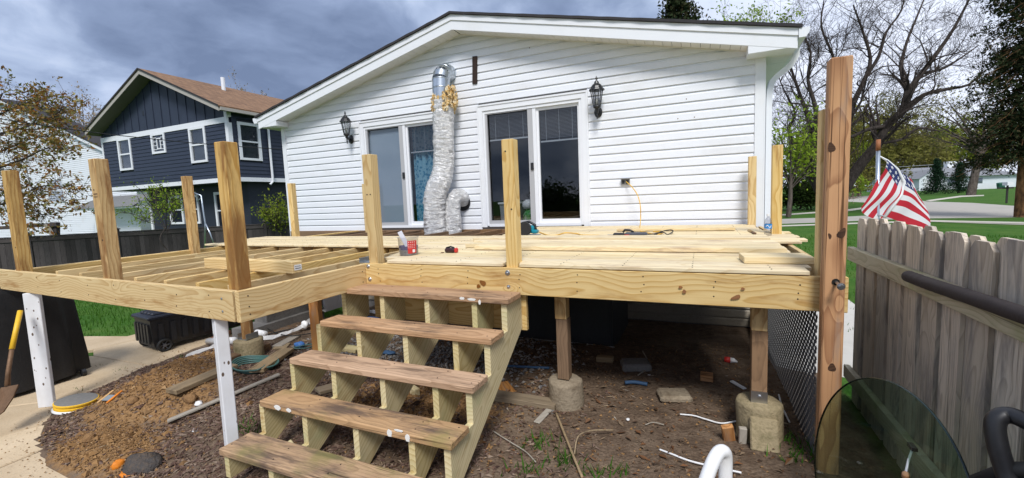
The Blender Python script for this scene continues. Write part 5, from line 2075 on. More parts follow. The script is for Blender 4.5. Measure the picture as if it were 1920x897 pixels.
WN = [(-28.42, -27.19, 4.00, 5.68), (-25.33, -24.17, 4.64, 5.66), (-22.25, -21.02, 3.97, 5.64)]
laps('x', bx0 + .12, bx1 - .14, by, zl1, zu0, .178, [(a, b, c, d) for a, b, c, d in WN], NAVY, 'lap_siding')
MB().box((bx0, by - .05, zl0), (bx1 + .02, by + .04, zl1)).build('lower_band', TRIMW, BH)
MB().box((bx0, by - .05, zu0 + .002), (bx1 + .02, by + .04, zu1)).build('upper_band', TRIMW, BH)
MB().box((bx0, by - .045, zl1 + .001), (bx0 + .13, by + .04, zu0 + .001)).build('corner_board', TRIMW, BH)
MB().box((bx1 - .15, by - .045, zl1 + .001), (bx1 + .045, by + .15, zu0 + .001)).build('corner_board', TRIMW, BH)
MB().box((bx1 - .15, by - .045, zu1 + .001), (bx1 + .045, by + .15, 6.25)).build('corner_board', TRIMW, BH)
for i, (a, b, c, d) in enumerate(WN):
    w = nwindow(a, b, c, d, by, 1 if i == 1 else 2)
    if i == 1:
        mb = MB()
        xm, zm = (a + b) / 2, (c + d) / 2
        for q in ((xm - .17, xm - .12, zm - .3, zm + .25), (xm + .12, xm + .17, zm - .3, zm + .25), (xm - .12, xm + .12, zm - .3, zm - .25), (xm - .12, xm + .12, zm + .20, zm + .25)):
            mb.box((q[0], by - .03, q[2]), (q[1], by - .002, q[3]))
        for j in range(4):
            mb.box((a + .13, by - .02, c + .2 + j * .19), (xm - .171, by - .003, c + .225 + j * .19))
            mb.box((xm + .171, by - .02, c + .2 + j * .19), (b - .13, by - .003, c + .225 + j * .19))
        mb.build('leaded_bars', TRIMW, w)
# right flank
SW = [(13.40, 14.50, 3.97, 5.70)]
laps('y', by + .16, 25, bx1, zl1, 6.2, .178, [(a, b, c, d) for a, b, c, d in SW] , NAVY, 'side_lap_siding')
MB().box((bx1 - .03, by + .041, zl0), (bx1 + .05, 25, zl1)).build('lower_band', TRIMW, BH)
nwindow(13.40, 14.50, 3.97, 5.70, bx1, 2, side=True)
MB().tube([(bx1 + .1, 14.9, 6.2), (bx1 + .1, 14.9, 3.0), (bx1 + .08, 14.75, 2.85)], .055, 8).build('downspout', TRIMW, BH)
MB().tube([(bx1 - .5, 14.9, 2.9), (bx1 - .5, 14.9, -.4)], .05, 8).build('porch_pipe', GREIGE, BH)
# ground floor, set back under the overhang
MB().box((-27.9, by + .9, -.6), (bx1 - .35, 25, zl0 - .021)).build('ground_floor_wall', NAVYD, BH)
nwindow(-26.15, -24.95, 1.05, 2.55, by + .9, 2)
nwindow(-24.80, -23.60, 1.05, 2.55, by + .9, 2)
nwindow(-22.30, -21.15, .75, 2.60, by + .9, 2, name='door_window')
MB().box((-27.98, by + .84, -.6), (-27.8, by + .899, zl0 - .03)).build('corner_board', TRIMW, BH)
# roof: rake fascia, dark soffit, shingles
ry = by - .62
for sg in (-1, 1):
    xe = apx + sg * 5.55
    z_e = apz + .10 - bsl * 5.55
    MB().prism([(xe, ry, z_e - .20), (apx, ry, apz - .10), (apx, ry, apz + .10), (xe, ry, z_e)], (0, .03, 0)).build('rake_fascia', GREIGE, BH)
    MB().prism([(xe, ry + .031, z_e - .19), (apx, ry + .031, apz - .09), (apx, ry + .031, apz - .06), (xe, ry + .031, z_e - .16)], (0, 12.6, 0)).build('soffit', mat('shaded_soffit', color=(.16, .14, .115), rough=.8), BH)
    MB().prism([(xe + sg * .08, ry - .03, z_e - .03), (apx, ry - .03, apz + .103), (apx, ry - .03, apz + .17), (xe + sg * .08, ry - .03, z_e + .03)], (0, 13, 0)).build('roof', BROWNROOF, BH)
    MB().prism([(xe + sg * .06, ry - .045, z_e - .03), (apx, ry - .045, apz + .10), (apx, ry - .045, apz + .18), (xe + sg * .06, ry - .045, z_e + .045)], (0, .014, 0)).build('drip_edge', SHINGLE, BH)
    MB().box((min(xe, xe + sg * .1), ry + .03, z_e - .17), (max(xe, xe + sg * .1), 25, z_e - .035)).build('gutter', GREIGE, BH)
MB().tube([(apx + 1.2, 15.6, 7.8), (apx + 1.2, 15.6, 8.72)], .10, 10).build('vent_pipe', TRIMW, BH)
MB().box((-25.85, by - .02, 6.62), (-25.62, by - .001, 6.84)).build('gable_vent', NAVYD, BH)

# white house behind the bronze tree
WH = thing('white_neighbour_house', 'white clapboard house with a dark roof behind the bronze leaved tree', 'house', (-42.695, 13.971, 0.547))
wy = 19.0
wp = [(-91.482, 19.000, -0.761), (-86.008, 19.000, 10.401), (-59.534, 19.000, 12.501), (-43.845, 19.000, 7.064), (-39.773, 19.000, 5.557), (-41.075, 19.000, -0.353)]
MB().prism([(p[0], wy, p[2]) for p in wp], (0, 1.6, 0)).build('wall', VINYL, WH)
mb = MB()
xl, xr = wp[0][0], wp[4][0]
zz = -.6
while zz < wp[2][2] - .1:
    ap = wp[2]
    sl = (ap[2] - wp[4][2]) / (wp[4][0] - ap[0])
    lim = (ap[2] - zz - .12) / sl
    a, b = max(xl, ap[0] - lim), min(xr, ap[0] + lim)
    if b > a:
        mb.prism([(a, wy - .035, zz), (a, wy - .006, zz + .16), (a, wy - .001, zz + .16), (a, wy - .001, zz)], (b - a, 0, 0))
    zz += .16
mb.build('lap_siding', VINYL, WH)
ap = wp[2]
for sg, e in ((1, wp[4]), (-1, wp[1])):
    MB().prism([(e[0], wy - .35, e[2] - .05), (ap[0], wy - .35, ap[2] - .05), (ap[0], wy - .35, ap[2] + .22), (e[0], wy - .35, e[2] + .22)], (0, .05, 0)).build('rake_board', TRIMW, WH)
    MB().prism([(e[0], wy - .40, e[2] + .221), (ap[0], wy - .40, ap[2] + .221), (ap[0], wy - .40, ap[2] + .34), (e[0], wy - .40, e[2] + .34)], (0, 2.2, 0)).build('roof', SHINGLE, WH)
p, q = (-53.715, 18.950, 5.061), (-50.755, 18.950, 2.960)
nwindow(p[0], q[0], q[2], p[2], wy - .03, 2, par=WH, fr=.12)
p, q = (-46.082, 18.000, 2.135), (-37.413, 18.000, 2.802)
mb = MB()
mb.prism([(p[0], 17.6, p[2]), (q[0], 17.6, p[2]), (q[0], 17.6, p[2] + .12), (p[0], 17.6, p[2] + .12)], (0, 1.38, 0))
mb.build('porch_fascia', TRIMW, WH)
MB().prism([(p[0] - .1, 17.5, p[2] + .121), (q[0], 17.5, p[2] + .121), (q[0], 18.95, p[2] + 1.0), (p[0] + 1.0, 18.95, p[2] + 1.0)], (0, .02, .02)).build('porch_roof', mat('grey_shingle', dirty((.17, .17, .17), (.1, .1, .1), 4, .5, .9, 30, .3)), WH)
MB().box((p[0] + 2.2, 17.9, -.6), (p[0] + 2.4, 18.1, p[2] - .01)).build('porch_post', TRIMW, WH)

# swing set seen over the fence
SS = thing('swing_set', 'dark timber swing set with a heavy beam showing over the left fence', 'swing set', (-24.848, 8.216, 0.364))
a, b = Vector((-26.645, 7.523, 1.333)), Vector((-24.069, 8.666, 1.392))
board('beam', a, b, .16, .14, DARKFENCE, SS)
board('brace', (-24.389, 8.417, 1.414), (-24.032, 8.509, 0.773), .12, .09, GREYPLANK, SS)
board('upright', (-24.327, 8.672, 1.483), (-24.326, 8.548, 0.283), .28, .16, DARKFENCE, SS, up=(.4, -.9, 0))
MB().tube([(-24.968, 8.262, 1.324), (-24.958, 8.224, 0.911)], .012, 5).build('chain', STEEL, SS)
# thin metal frame in front of the blue house
t = thing('metal_frame', 'thin grey metal pole frame standing in front of the blue house door', 'frame', (-14.340, 8.486, 0.585))
MB().tube([(-14.665, 8.518, 2.276), (-14.465, 8.597, 2.183), (-14.403, 8.575, 1.711), (-14.341, 8.561, 1.306), (-14.356, 8.466, 0.452)], .022, 8).build('pole', GALV, t, True)
MB().tube([(-14.341, 8.561, 1.306), (-14.202, 8.588, 0.981), (-14.047, 8.607, 0.505)], .018, 8).build('pole', GALV, t, True)
MB().tube([(-14.588, 8.524, 2.004), (-14.465, 8.588, 2.099), (-14.418, 8.588, 1.896)], .016, 6).build('hook_arm', GALV, t, True)
tag(MB().tube([(-15.822, 4.257, 4.233), (-16.368, 5.659, 4.192), (-16.438, 7.267, 4.121), (-16.295, 9.522, 4.078), (-16.062, 11.052, 4.070), (-15.705, 12.638, 4.078)], .014, 6).build('utility_wire', RUBBER), 'thin black utility wire sagging across in front of the blue house', 'wire')
tag(MB().tube([(7.179, 69.420, 5.255), (18.751, 74.400, 4.001), (25.558, 77.389, 3.846), (33.045, 80.714, 4.030), (43.935, 85.595, 4.728)], .035, 5).build('utility_wire', PALEMETAL), 'pale utility wire strung across the trees beyond the street', 'wire')

# ------------------------------------------------------------------ far ranch house over the street
RH_ = thing('ranch_house', 'low white ranch house with a grey hipped roof beyond the street', 'house', (43.156, 106.693, -0.280))
GREYROOF = mat('grey_roof', dirty((.21, .215, .23), (.15, .15, .16), 1.5, .5, .9, 12, .2))
pa, pb = Vector((34.987, 103.124, 0.083)), Vector((53.593, 111.334, 0.044))
ux = (pb - pa)
ux.z = 0
Lh = ux.length
ux.normalize()
Mh = Matrix((ux, Vector((-ux.y, ux.x, 0)), Vector((0, 0, 1)))).transposed().to_4x4()
Mh.translation = (pa.x, pa.y, 0)
PALEW = mat('pale_blue_white_wall', dirty((.66, .70, .74), (.5, .53, .57), .8, .3, .6, 9, .03))
MB().box((0, 0, -.3), (Lh, 9, 2.35), Mh).build('wall', PALEW, RH_)
mb = MB()
vs = [(-.6, -.6, 2.3), (Lh + .6, -.6, 2.3), (Lh + .6, 9.6, 2.3), (-.6, 9.6, 2.3), (4.0, 4.5, 4.35), (Lh - 4.4, 4.5, 4.35)]
mb.add([Mh @ Vector(v) for v in vs], [(0, 1, 5, 4), (1, 2, 5), (2, 3, 4, 5), (3, 0, 4), (0, 3, 2, 1)])
mb.build('roof', GREYROOF, RH_)
mb = MB().prism([Mh @ Vector(v) for v in ((.0, -2.4, -.3), (4.4, -2.4, -.3), (4.4, -2.4, 2.3), (2.2, -2.4, 3.6), (0, -2.4, 2.3))], Mh.to_3x3() @ Vector((0, 2.39, 0)))
g = mb.build('garage', PALEW, RH_)
MB().box((.7, -2.45, -.2), (3.7, -2.405, 2.0), Mh).build('garage_door', TRIMW, g)
mb = MB().add([Mh @ Vector(v) for v in ((-.4, -2.7, 2.15), (2.2, -2.7, 3.72), (2.2, 4.4, 3.72), (-.4, 1, 2.15), (4.8, -2.7, 2.15), (4.8, 1, 2.15))], [(0, 1, 2, 3), (1, 4, 5, 2)])
mb.build('garage_roof', GREYROOF, g)
MB().box((Lh * .55, 3.8, 4.0), (Lh * .55 + .9, 4.6, 5.3), Mh).build('chimney', TRIMW, RH_)
for u in (7.5, 12.5):
    MB().box((u, -.06, .9), (u + 1.5, -.001, 1.95), Mh).build('window', NBGLASS, RH_)
t = thing('yard_fence', 'small pale picket fence in front of the ranch house', 'fence', (43.333, 97.995, -0.194))
pa2, pb2 = Vector((42.108, 97.451, -0.228)), Vector((45.702, 99.030, -0.299))
for i in range(24):
    p = pa2.lerp(pb2, i / 23)
    MB().box((p.x - .05, p.y - .02, 0), (p.x + .05, p.y + .02, .95)).build('picket', TRIMW, t)
board('rail', (pa2.x, pa2.y + .05, .7), (pb2.x, pb2.y + .05, .7), .1, .04, TRIMW, t, up=(0, -1, 0))
t = thing('street_bin', 'green bin standing by the ranch house fence', 'bin', (44.591, 96.340, -0.337))
p = Vector((44.591, 96.340, -0.337))
MB().lathe([(.45, 0), (.55, .8), (.58, .82), (.5, .95), (.1, 1.02)], 8, Matrix.Translation((p.x, p.y, 0))).build('body', mat('bin_green', color=(.02, .11, .07), rough=.5), t)
t = thing('mailbox', 'dark mailbox post with a pale box by the far kerb', 'mailbox', (18.836, 39.982, -0.018))
p = Vector((18.836, 39.982, -0.018))
MB().box((p.x - .04, p.y - .04, -.05), (p.x + .04, p.y + .04, 1.2)).build('post', DARKFENCE, t)
MB().box((p.x - .14, p.y - .28, 1.2), (p.x + .14, p.y + .28, 1.42)).build('box', TRIMW, t)
MB().box((p.x - .5, p.y - .03, .98), (p.x + .3, p.y + .03, 1.08)).build('arm', DARKFENCE, t)

# ------------------------------------------------------------------ trees and shrubs
def grow(p, d, L, r, lvl, chains, tips, kids=(4, 6), bend=.35, up=.15, shrink=.58, rmin=.006, spread=(.5, 1.0), start=.25):
    n = 5 if lvl > 0 else 4
    pts = [p.copy()]
    d = d.normalized()
    q = p.copy()
    dd = d.copy()
    for i in range(n):
        dd = (dd + Vector((random.gauss(0, bend), random.gauss(0, bend), random.gauss(0, bend) + up)) * .45).normalized()
        q = q + dd * (L / n)
        pts.append(q.copy())
    rad = [max(rmin, r * (1 - .72 * i / n)) for i in range(n + 1)]
    chains.append((pts, rad))
    if lvl <= 0:
        tips.append((q.copy(), dd.copy()))
        return
    for k in range(random.randint(*kids)):
        f = random.uniform(start, 1.0)
        j = min(int(f * n), n - 1)
        b = pts[j].lerp(pts[j + 1], f * n - j)
        ax = (pts[j + 1] - pts[j]).normalized()
        side = ax.orthogonal().normalized()
        side.rotate(Matrix.Rotation(random.uniform(0, 2 * PI), 3, ax))
        a = random.uniform(*spread)
        nd = ax * math.cos(a) + side * math.sin(a)
        grow(b, nd, L * shrink * random.uniform(.7, 1.25), rad[j] * .62, lvl - 1, chains, tips, kids, bend, up, shrink, rmin, spread, start)


def limb(pts, r0, r1):
    P = [Vector(p) for p in pts]
    ext = [P[0] * 2 - P[1]] + P + [P[-1] * 2 - P[-2]]
    out = []
    n = (len(P) - 1) * 3
    for i in range(n + 1):
        s = i / 3
        j = min(int(s), len(P) - 2)
        f = s - j
        a, b, c, d = ext[j:j + 4]
        out.append(0.5 * ((2 * b) + (c - a) * f + (2 * a - 5 * b + 4 * c - d) * f * f + (3 * b - a - 3 * c + d) * f ** 3))
    return out, [r0 + (r1 - r0) * i / n for i in range(n + 1)]


def wood_mesh(name, chains, m, parent, big=8, rthick=.05):
    mb = MB()
    for pts, rad in chains:
        n = big if rad[0] > rthick else (5 if rad[0] > rthick * .4 else 3)
        mb.tube(pts, rad, n, cap=False)
    return mb.build(name, m, parent, True, origin=tuple(chains[0][0][0]))


def leaf_quads(centres, per, spread, size, flat=0.0):
    n = len(centres) * per
    C = np.repeat(np.array([tuple(c) for c in centres], np.float32), per, axis=0)
    C += rng.normal(0, 1, (n, 3)).astype(np.float32) * np.array(spread, np.float32)
    u = rng.normal(0, 1, (n, 3)).astype(np.float32)
    if flat:
        u[:, 2] *= (1 - flat)
    u /= np.linalg.norm(u, axis=1, keepdims=True) + 1e-6
    w = np.cross(u, rng.normal(0, 1, (n, 3)).astype(np.float32))
    w /= np.linalg.norm(w, axis=1, keepdims=True) + 1e-6
    s = (size * rng.uniform(.5, 1.4, (n, 1))).astype(np.float32)
    return np.stack([C - u * s, C - w * s * .45, C + u * s, C + w * s * .45], axis=1)


# the big bare tree by the street
random.seed(3)
D0 = 28.0
TT = thing('bare_tree', 'large bare spreading tree with twisting dark limbs behind the tall brown post', 'tree', (7.8, 34.0, -.1), 'trees beyond the street side lawn')
chains, tips = [], []
LIMBS = [
    ([(7.863, 34.021, -0.189), (7.990, 34.137, 0.392), (8.752, 34.411, 1.907), (9.467, 34.524, 3.122), (10.152, 34.384, 4.156), (10.533, 34.438, 5.175), (11.389, 34.691, 6.091), (11.646, 34.807, 7.172), (12.333, 35.004, 8.263), (13.106, 35.140, 9.461), (13.912, 35.417, 10.824), (14.674, 35.608, 12.593)], .40, .05),
    ([(7.799, 33.993, -0.186), (7.449, 33.926, 0.658), (6.894, 34.011, 1.720), (6.394, 34.143, 3.004), (5.952, 34.273, 4.022), (5.509, 34.603, 4.865)], .34, .10),
    ([(7.322, 33.892, 0.870), (6.841, 33.339, 1.817), (6.666, 33.200, 3.342), (6.524, 33.049, 4.608), (6.659, 33.013, 5.809), (6.475, 33.053, 6.982), (6.137, 33.044, 8.328), (6.289, 33.283, 9.986), (5.676, 33.187, 11.677)], .26, .04),
    ([(6.697, 33.248, 3.678), (6.302, 34.008, 6.334), (5.973, 34.445, 7.714), (5.592, 34.641, 9.114), (5.439, 35.106, 10.015), (4.847, 34.970, 11.220)], .15, .03),
    ([(7.990, 34.137, 0.392), (8.432, 34.635, 3.305), (8.749, 34.987, 5.362), (9.065, 35.287, 6.901), (9.763, 35.760, 8.492), (10.080, 36.034, 9.789), (9.634, 36.018, 11.534), (9.061, 35.947, 13.285)], .26, .04),
    ([(9.700, 35.725, 8.425), (10.815, 37.051, 10.115), (11.347, 37.675, 11.751), (12.346, 38.487, 13.210), (12.674, 38.816, 14.982)], .12, .03),
    ([(10.533, 34.438, 5.175), (9.447, 33.505, 5.034), (8.419, 32.568, 4.607), (7.476, 31.910, 4.401), (6.692, 31.369, 4.633)], .13, .04),
    ([(11.389, 34.691, 6.091), (12.341, 34.537, 6.899), (13.487, 34.625, 7.107), (14.333, 34.572, 7.224), (15.183, 34.811, 8.031)], .16, .03),
    ([(10.152, 34.384, 4.156), (11.287, 34.352, 4.313), (12.110, 34.453, 4.952), (13.138, 34.659, 4.685), (14.098, 34.679, 5.029)], .10, .02),
    ([(5.952, 34.273, 4.022), (5.377, 34.590, 5.299), (5.810, 35.151, 6.746), (5.182, 35.250, 8.260), (4.596, 35.295, 10.127)], .11, .02),
    ([(11.646, 34.807, 7.172), (11.497, 35.455, 8.755), (11.977, 36.290, 10.535), (12.782, 37.273, 12.349), (13.508, 37.997, 14.123)], .13, .03),
    ([(9.065, 35.287, 6.901), (8.123, 34.473, 8.368), (7.570, 34.068, 9.992), (6.901, 33.722, 11.622), (7.053, 33.961, 13.279)], .13, .03),
    ([(12.333, 35.004, 8.263), (13.692, 36.188, 8.602), (14.866, 36.995, 9.271), (16.056, 37.828, 10.117)], .10, .03),
    ([(6.394, 34.143, 3.004), (5.574, 33.386, 3.433), (4.902, 32.960, 4.305), (4.491, 32.682, 5.494)], .10, .03),
]
for P, r0, r1 in LIMBS:
    pts, rad = limb(P, r0, r1)
    chains.append((pts, rad))
    L = sum((pts[i + 1] - pts[i]).length for i in range(len(pts) - 1))
    nk = int(L * 1.7)
    for k in range(nk):
        f = random.uniform(.34 if r0 > .3 else .15, 1.0)
        j = min(int(f * (len(pts) - 1)), len(pts) - 2)
        ax = (pts[j + 1] - pts[j]).normalized()
        side = ax.orthogonal().normalized()
        side.rotate(Matrix.Rotation(random.uniform(0, 2 * PI), 3, ax))
        a = random.uniform(.5, 1.15)
        nd = ax * math.cos(a) + side * math.sin(a) + Vector((0, 0, .15))
        grow(pts[j], nd, random.uniform(1.5, 3.2), max(.026, rad[j] * .42), 3, chains, tips, (2, 5), .5, .10, .64, .0062, (.45, 1.05))
wood_mesh('trunk', chains, BARKD, TT, 9, .07)


def crown_tree(name, label, base, trunk_top, crown, leaf, leafsize, ntips, per, bark, seed, group=None, r0=.2, cat='tree', lvl=2, spread=.35, lean=None, kids=(3, 5), flat=0.0):
    """trunk from base to trunk_top, limbs reaching through an ellipsoid crown (centre, radii), leaves round the twig ends"""
    random.seed(seed)
    base, trunk_top = Vector(base), Vector(trunk_top)
    c, R = Vector(crown[0]), Vector(crown[1])
    t = thing(name, label, cat, base, group)
    chains, tips = [], []
    mid = base.lerp(trunk_top, .5) + Vector((random.gauss(0, .1), random.gauss(0, .1), 0))
    pts, rad = limb([base, mid, trunk_top], r0, r0 * .6)
    chains.append((pts, rad))
    for k in range(ntips):
        v = Vector((random.gauss(0, 1), random.gauss(0, 1), random.gauss(0, 1))).normalized() * random.uniform(.35, 1.0) ** .6
        e = c + Vector((v.x * R.x, v.y * R.y, v.z * R.z))
        s = trunk_top.lerp(base, random.uniform(0, .35))
        m1 = s.lerp(e, .5) + Vector((random.gauss(0, .12), random.gauss(0, .12), abs(random.gauss(0, .12)))) * R.length * .3
        lp, lr = limb([s, m1, e], r0 * random.uniform(.18, .4), .012)
        chains.append((lp, lr))
        for q in range(3, len(lp)):
            d = (lp[q] - lp[q - 1])
            grow(lp[q], d.normalized() + Vector((random.gauss(0, .8), random.gauss(0, .8), random.gauss(0, .6))), R.length * random.uniform(.10, .22), lr[q] * .5, lvl - 1, chains, tips, kids, .5, .1, .6, .006)
        tips.append((lp[-1], d))
    wood_mesh('trunk', chains, bark, t, 8, r0 * .3)
    if per:
        quads('crown', leaf_quads([p for p, d in tips], per, (spread,) * 3, leafsize, flat), leaf, t)
    return t


def at3(p, dz=0):
    return (p[0], p[1], p[2] + dz)


# right of the house
crown_tree('leafy_tree', 'fresh green leafy tree close behind the right corner of the white house', (4.453, 28.143, 0.005), (4.560, 28.429, 2.308), ((4.776, 28.754, 4.516), (1.9, 1.8, 2.6)), LEAF_LIME, .10, 17, 7, BARK, 31, r0=.14, spread=.30)
crown_tree('evergreen_shrub', 'dark green rounded shrub on the lawn left of the bare tree', (6.525, 36.753, 0.088), (6.524, 36.800, 0.546), ((6.524, 36.871, 1.234), (1.25, 1.2, 1.15)), LEAF_BUSH, .10, 34, 10, BARKD, 32, r0=.08, spread=.25, cat='shrub')
crown_tree('brown_shrub', 'leafless brown twiggy shrub behind the foot of the bare tree', (10.960, 48.564, -0.198), (10.960, 48.615, 0.295), ((10.959, 48.707, 1.183), (2.4, 2.2, 1.6)), BUD_TAN, .06, 26, 3, BARKO, 33, r0=.06, spread=.3, cat='shrub')
SPEC = [
    ('olive_tree', 'olive green budding tree just right of the flag staff beyond the street', 1668, 366, 300, 262, 62, 6.0, 6.0, LEAF_OLIVE, 41),
    ('olive_tree', 'tall loose tree with yellow green buds left of the flag staff', 1610, 368, 315, 272, 55, 5.0, 6.0, LEAF_OLIVE, 42),
    ('olive_tree', 'broad olive tree whose crown spreads above the chimney of the ranch house', 1745, 362, 300, 250, 78, 9.0, 7.5, LEAF_OLIVE, 43),
    ('olive_tree', 'spreading olive tree right of the ranch house chimney behind the leaning trunk', 1862, 360, 300, 250, 70, 7.0, 6.5, LEAF_OLIVE, 44),
    ('olive_tree', 'misty olive tree far behind the bare tree at the left of the street', 1560, 366, 310, 282, 70, 6.0, 5.5, LEAF_MID, 45),
    ('olive_tree', 'small bright green tree by the far kerb left of the flag', 1597, 371, 352, 341, 50, 1.5, 1.5, LEAF_LIME, 46),
    ('olive_tree', 'hazy budding tree filling the gap between the house corner and the tall post', 1520, 372, 320, 296, 60, 4.6, 4.4, LEAF_MID, 47),
    ('olive_tree', 'far olive tree rising over the left end of the ranch house roof', 1700, 358, 310, 285, 95, 8.0, 6.5, LEAF_OLIVE, 48),
    ('olive_tree', 'far budding tree rising over the middle of the ranch house roof', 1800, 356, 305, 272, 100, 9.0, 7.0, LEAF_MID, 49),
    ('olive_tree', 'farthest olive tree showing at the left edge of the street trees', 1640, 360, 320, 300, 110, 8.0, 6.0, LEAF_OLIVE, 50),
]
TR = {'@': 0}
del SPEC, TR
crown_tree('street_tree', 'olive green budding tree just right of the flag staff beyond the street', (40.104, 127.344, 0.087), (40.440, 128.206, 6.974), ((40.323, 128.691, 12.156), (9.5, 7.5, 11.5)), LEAF_OLIVE, 0.224, 30, 14, BARK, 41, 'trees beyond the street', r0=0.30, spread=0.45)
crown_tree('street_tree', 'tall loose tree with yellow green buds left of the flag staff', (18.439, 68.374, 0.161), (18.623, 68.827, 3.745), ((18.559, 69.129, 6.934), (4.6, 3.7, 6.0)), LEAF_OLIVE, 0.201, 30, 14, BARK, 42, 'trees beyond the street', r0=0.23, spread=0.34)
crown_tree('street_tree', 'broad olive tree whose crown spreads above the ranch house chimney', (56.165, 150.893, -0.035), (56.552, 151.826, 7.318), ((56.417, 152.531, 14.694), (12.5, 9, 11)), LEAF_OLIVE, 0.275, 30, 14, BARK, 43, 'trees beyond the street', r0=0.43, spread=0.64)
crown_tree('street_tree', 'spreading olive tree at the right end of the ranch house beside the dark evergreen', (65.933, 144.174, -0.536), (66.286, 145.025, 6.177), ((66.163, 145.642, 12.653), (9.0, 7.5, 10.5)), LEAF_OLIVE, 0.250, 30, 14, BARK, 44, 'trees beyond the street', r0=0.30, spread=0.45)
crown_tree('street_tree', 'misty green tree far behind the foot of the bare tree', (19.496, 85.304, 0.090), (19.732, 85.908, 4.911), ((19.651, 86.096, 7.071), (6.0, 4.8, 5.5)), LEAF_MID, 0.250, 30, 14, BARK, 45, 'trees beyond the street', r0=0.30, spread=0.45)
crown_tree('street_tree', 'small bright green tree by the far kerb left of the flag', (16.025, 61.817, 0.149), (16.194, 62.012, 1.312), ((16.137, 62.057, 1.992), (1.5, 1.2, 1.5)), LEAF_LIME, 0.170, 12, 4, BARK, 46, 'trees beyond the street', r0=0.12, spread=0.11)
crown_tree('street_tree', 'hazy budding tree in the gap between the house corner and the tall post', (13.989, 71.882, -0.002), (14.191, 72.369, 3.834), ((14.122, 72.492, 5.316), (4.4, 3.5, 4.2)), LEAF_MID, 0.217, 30, 14, BARK, 47, 'trees beyond the street', r0=0.22, spread=0.33)
crown_tree('street_tree', 'far olive tree rising over the left end of the ranch house roof', (41.763, 122.554, -0.229), (42.083, 123.276, 5.376), ((41.973, 123.531, 8.309), (7.5, 6.0, 6.5)), LEAF_OLIVE, 0.331, 30, 14, BARK, 48, 'trees beyond the street', r0=0.38, spread=0.56)
crown_tree('street_tree', 'far budding tree rising over the middle of the ranch house roof', (55.760, 134.184, -0.610), (56.096, 134.983, 5.661), ((55.980, 135.353, 9.733), (8.0, 6.4, 7.0)), LEAF_MID, 0.347, 30, 14, BARK, 49, 'trees beyond the street', r0=0.40, spread=0.60)
crown_tree('street_tree', 'farthest olive tree showing between the flag staff and the tall post', (39.622, 138.059, -0.416), (39.993, 138.783, 4.990), ((39.866, 139.009, 7.707), (8.0, 6.4, 6.0)), LEAF_OLIVE, 0.380, 30, 14, BARK, 50, 'trees beyond the street', r0=0.40, spread=0.60)

# the big leaning trunk in front of the ranch house
crown_tree('leaning_tree', 'old tree with a thick grey trunk leaning right before the ranch house', (26.381, 61.974, -0.075), (27.838, 63.233, 5.869), ((27.158, 63.212, 8.564), (6.0, 5.0, 4.2)), LEAF_OLIVE, .12, 20, 4, BARK, 61, r0=.42, spread=.6)


def conifer(name, label, base, top_z, z0, rmax, leaf, seed, levels, per_level, per, size, bark, droop=.35, group=None, shape=1.0, trunk_r=.16):
    random.seed(seed)
    base = Vector(base)
    t = thing(name, label, 'tree', base, group)
    chains = [limb([base, base.lerp(Vector((base.x, base.y, top_z)), .5), Vector((base.x, base.y, top_z))], trunk_r, .02)]
    cents = []
    for i in range(levels):
        f = i / levels
        z = z0 + (top_z - z0) * f
        R = rmax * (1 - f) ** shape + .05
        for k in range(per_level):
            a = random.uniform(0, 2 * PI)
            r = R * random.uniform(.6, 1.1)
            s = Vector((base.x, base.y, z))
            e = s + Vector((math.cos(a) * r, math.sin(a) * r, -droop * r + random.gauss(0, .06)))
            m1 = s.lerp(e, .5) + Vector((0, 0, .10 * r))
            p, rd = limb([s, m1, e], .03 * max(.3, r / rmax), .006)
            chains.append((p, rd))
            for q in p[1:]:
                cents.append(q + Vector((random.gauss(0, .12 * r), random.gauss(0, .12 * r), random.gauss(0, .05))))
    wood_mesh('trunk', chains, bark, t, 8, .1)
    quads('foliage', leaf_quads(cents, per, (size * 1.6, size * 1.6, size * 1.3), size), leaf, t)
    return t


conifer('spruce_tree', 'dark spruce standing at the left before the ranch house', (27.922, 73.657, 0.140), 4.5, .35, 1.75, LEAF_SPRUCE, 71, 20, 11, 6, .085, BARKD, .25, 'young spruces before the ranch house', .9)
conifer('spruce_tree', 'smaller dark spruce just left of the leaning trunk', (30.654, 74.851, 0.018), 4.0, .35, 1.45, LEAF_SPRUCE, 72, 18, 10, 6, .08, BARKD, .25, 'young spruces before the ranch house', .9)
conifer('evergreen_tree', 'tall dark evergreen with drooping boughs at the right edge', (12.541, 25.671, -0.035), 15.5, 2.6, 1.95, LEAF_DARK, 73, 56, 12, 18, .062, BARKO, .34, None, .5, .2)
conifer('evergreen_tree', 'dark evergreen top rising behind the white house roof ridge', (-1.158, 25.931, 2.562), 13.2, 4.0, 3.2, LEAF_DARK, 74, 34, 9, 10, .10, BARKD, .28, None, .75, .2)
crown_tree('budding_tree', 'yellow green budding treetop behind the roof left of the bare tree', (2.910, 34.126, 0.735), (2.905, 35.005, 9.239), ((2.971, 35.371, 12.490), (2.9, 2.4, 1.7)), LEAF_LIME, .10, 26, 11, BARK, 75, r0=.18, spread=.3)

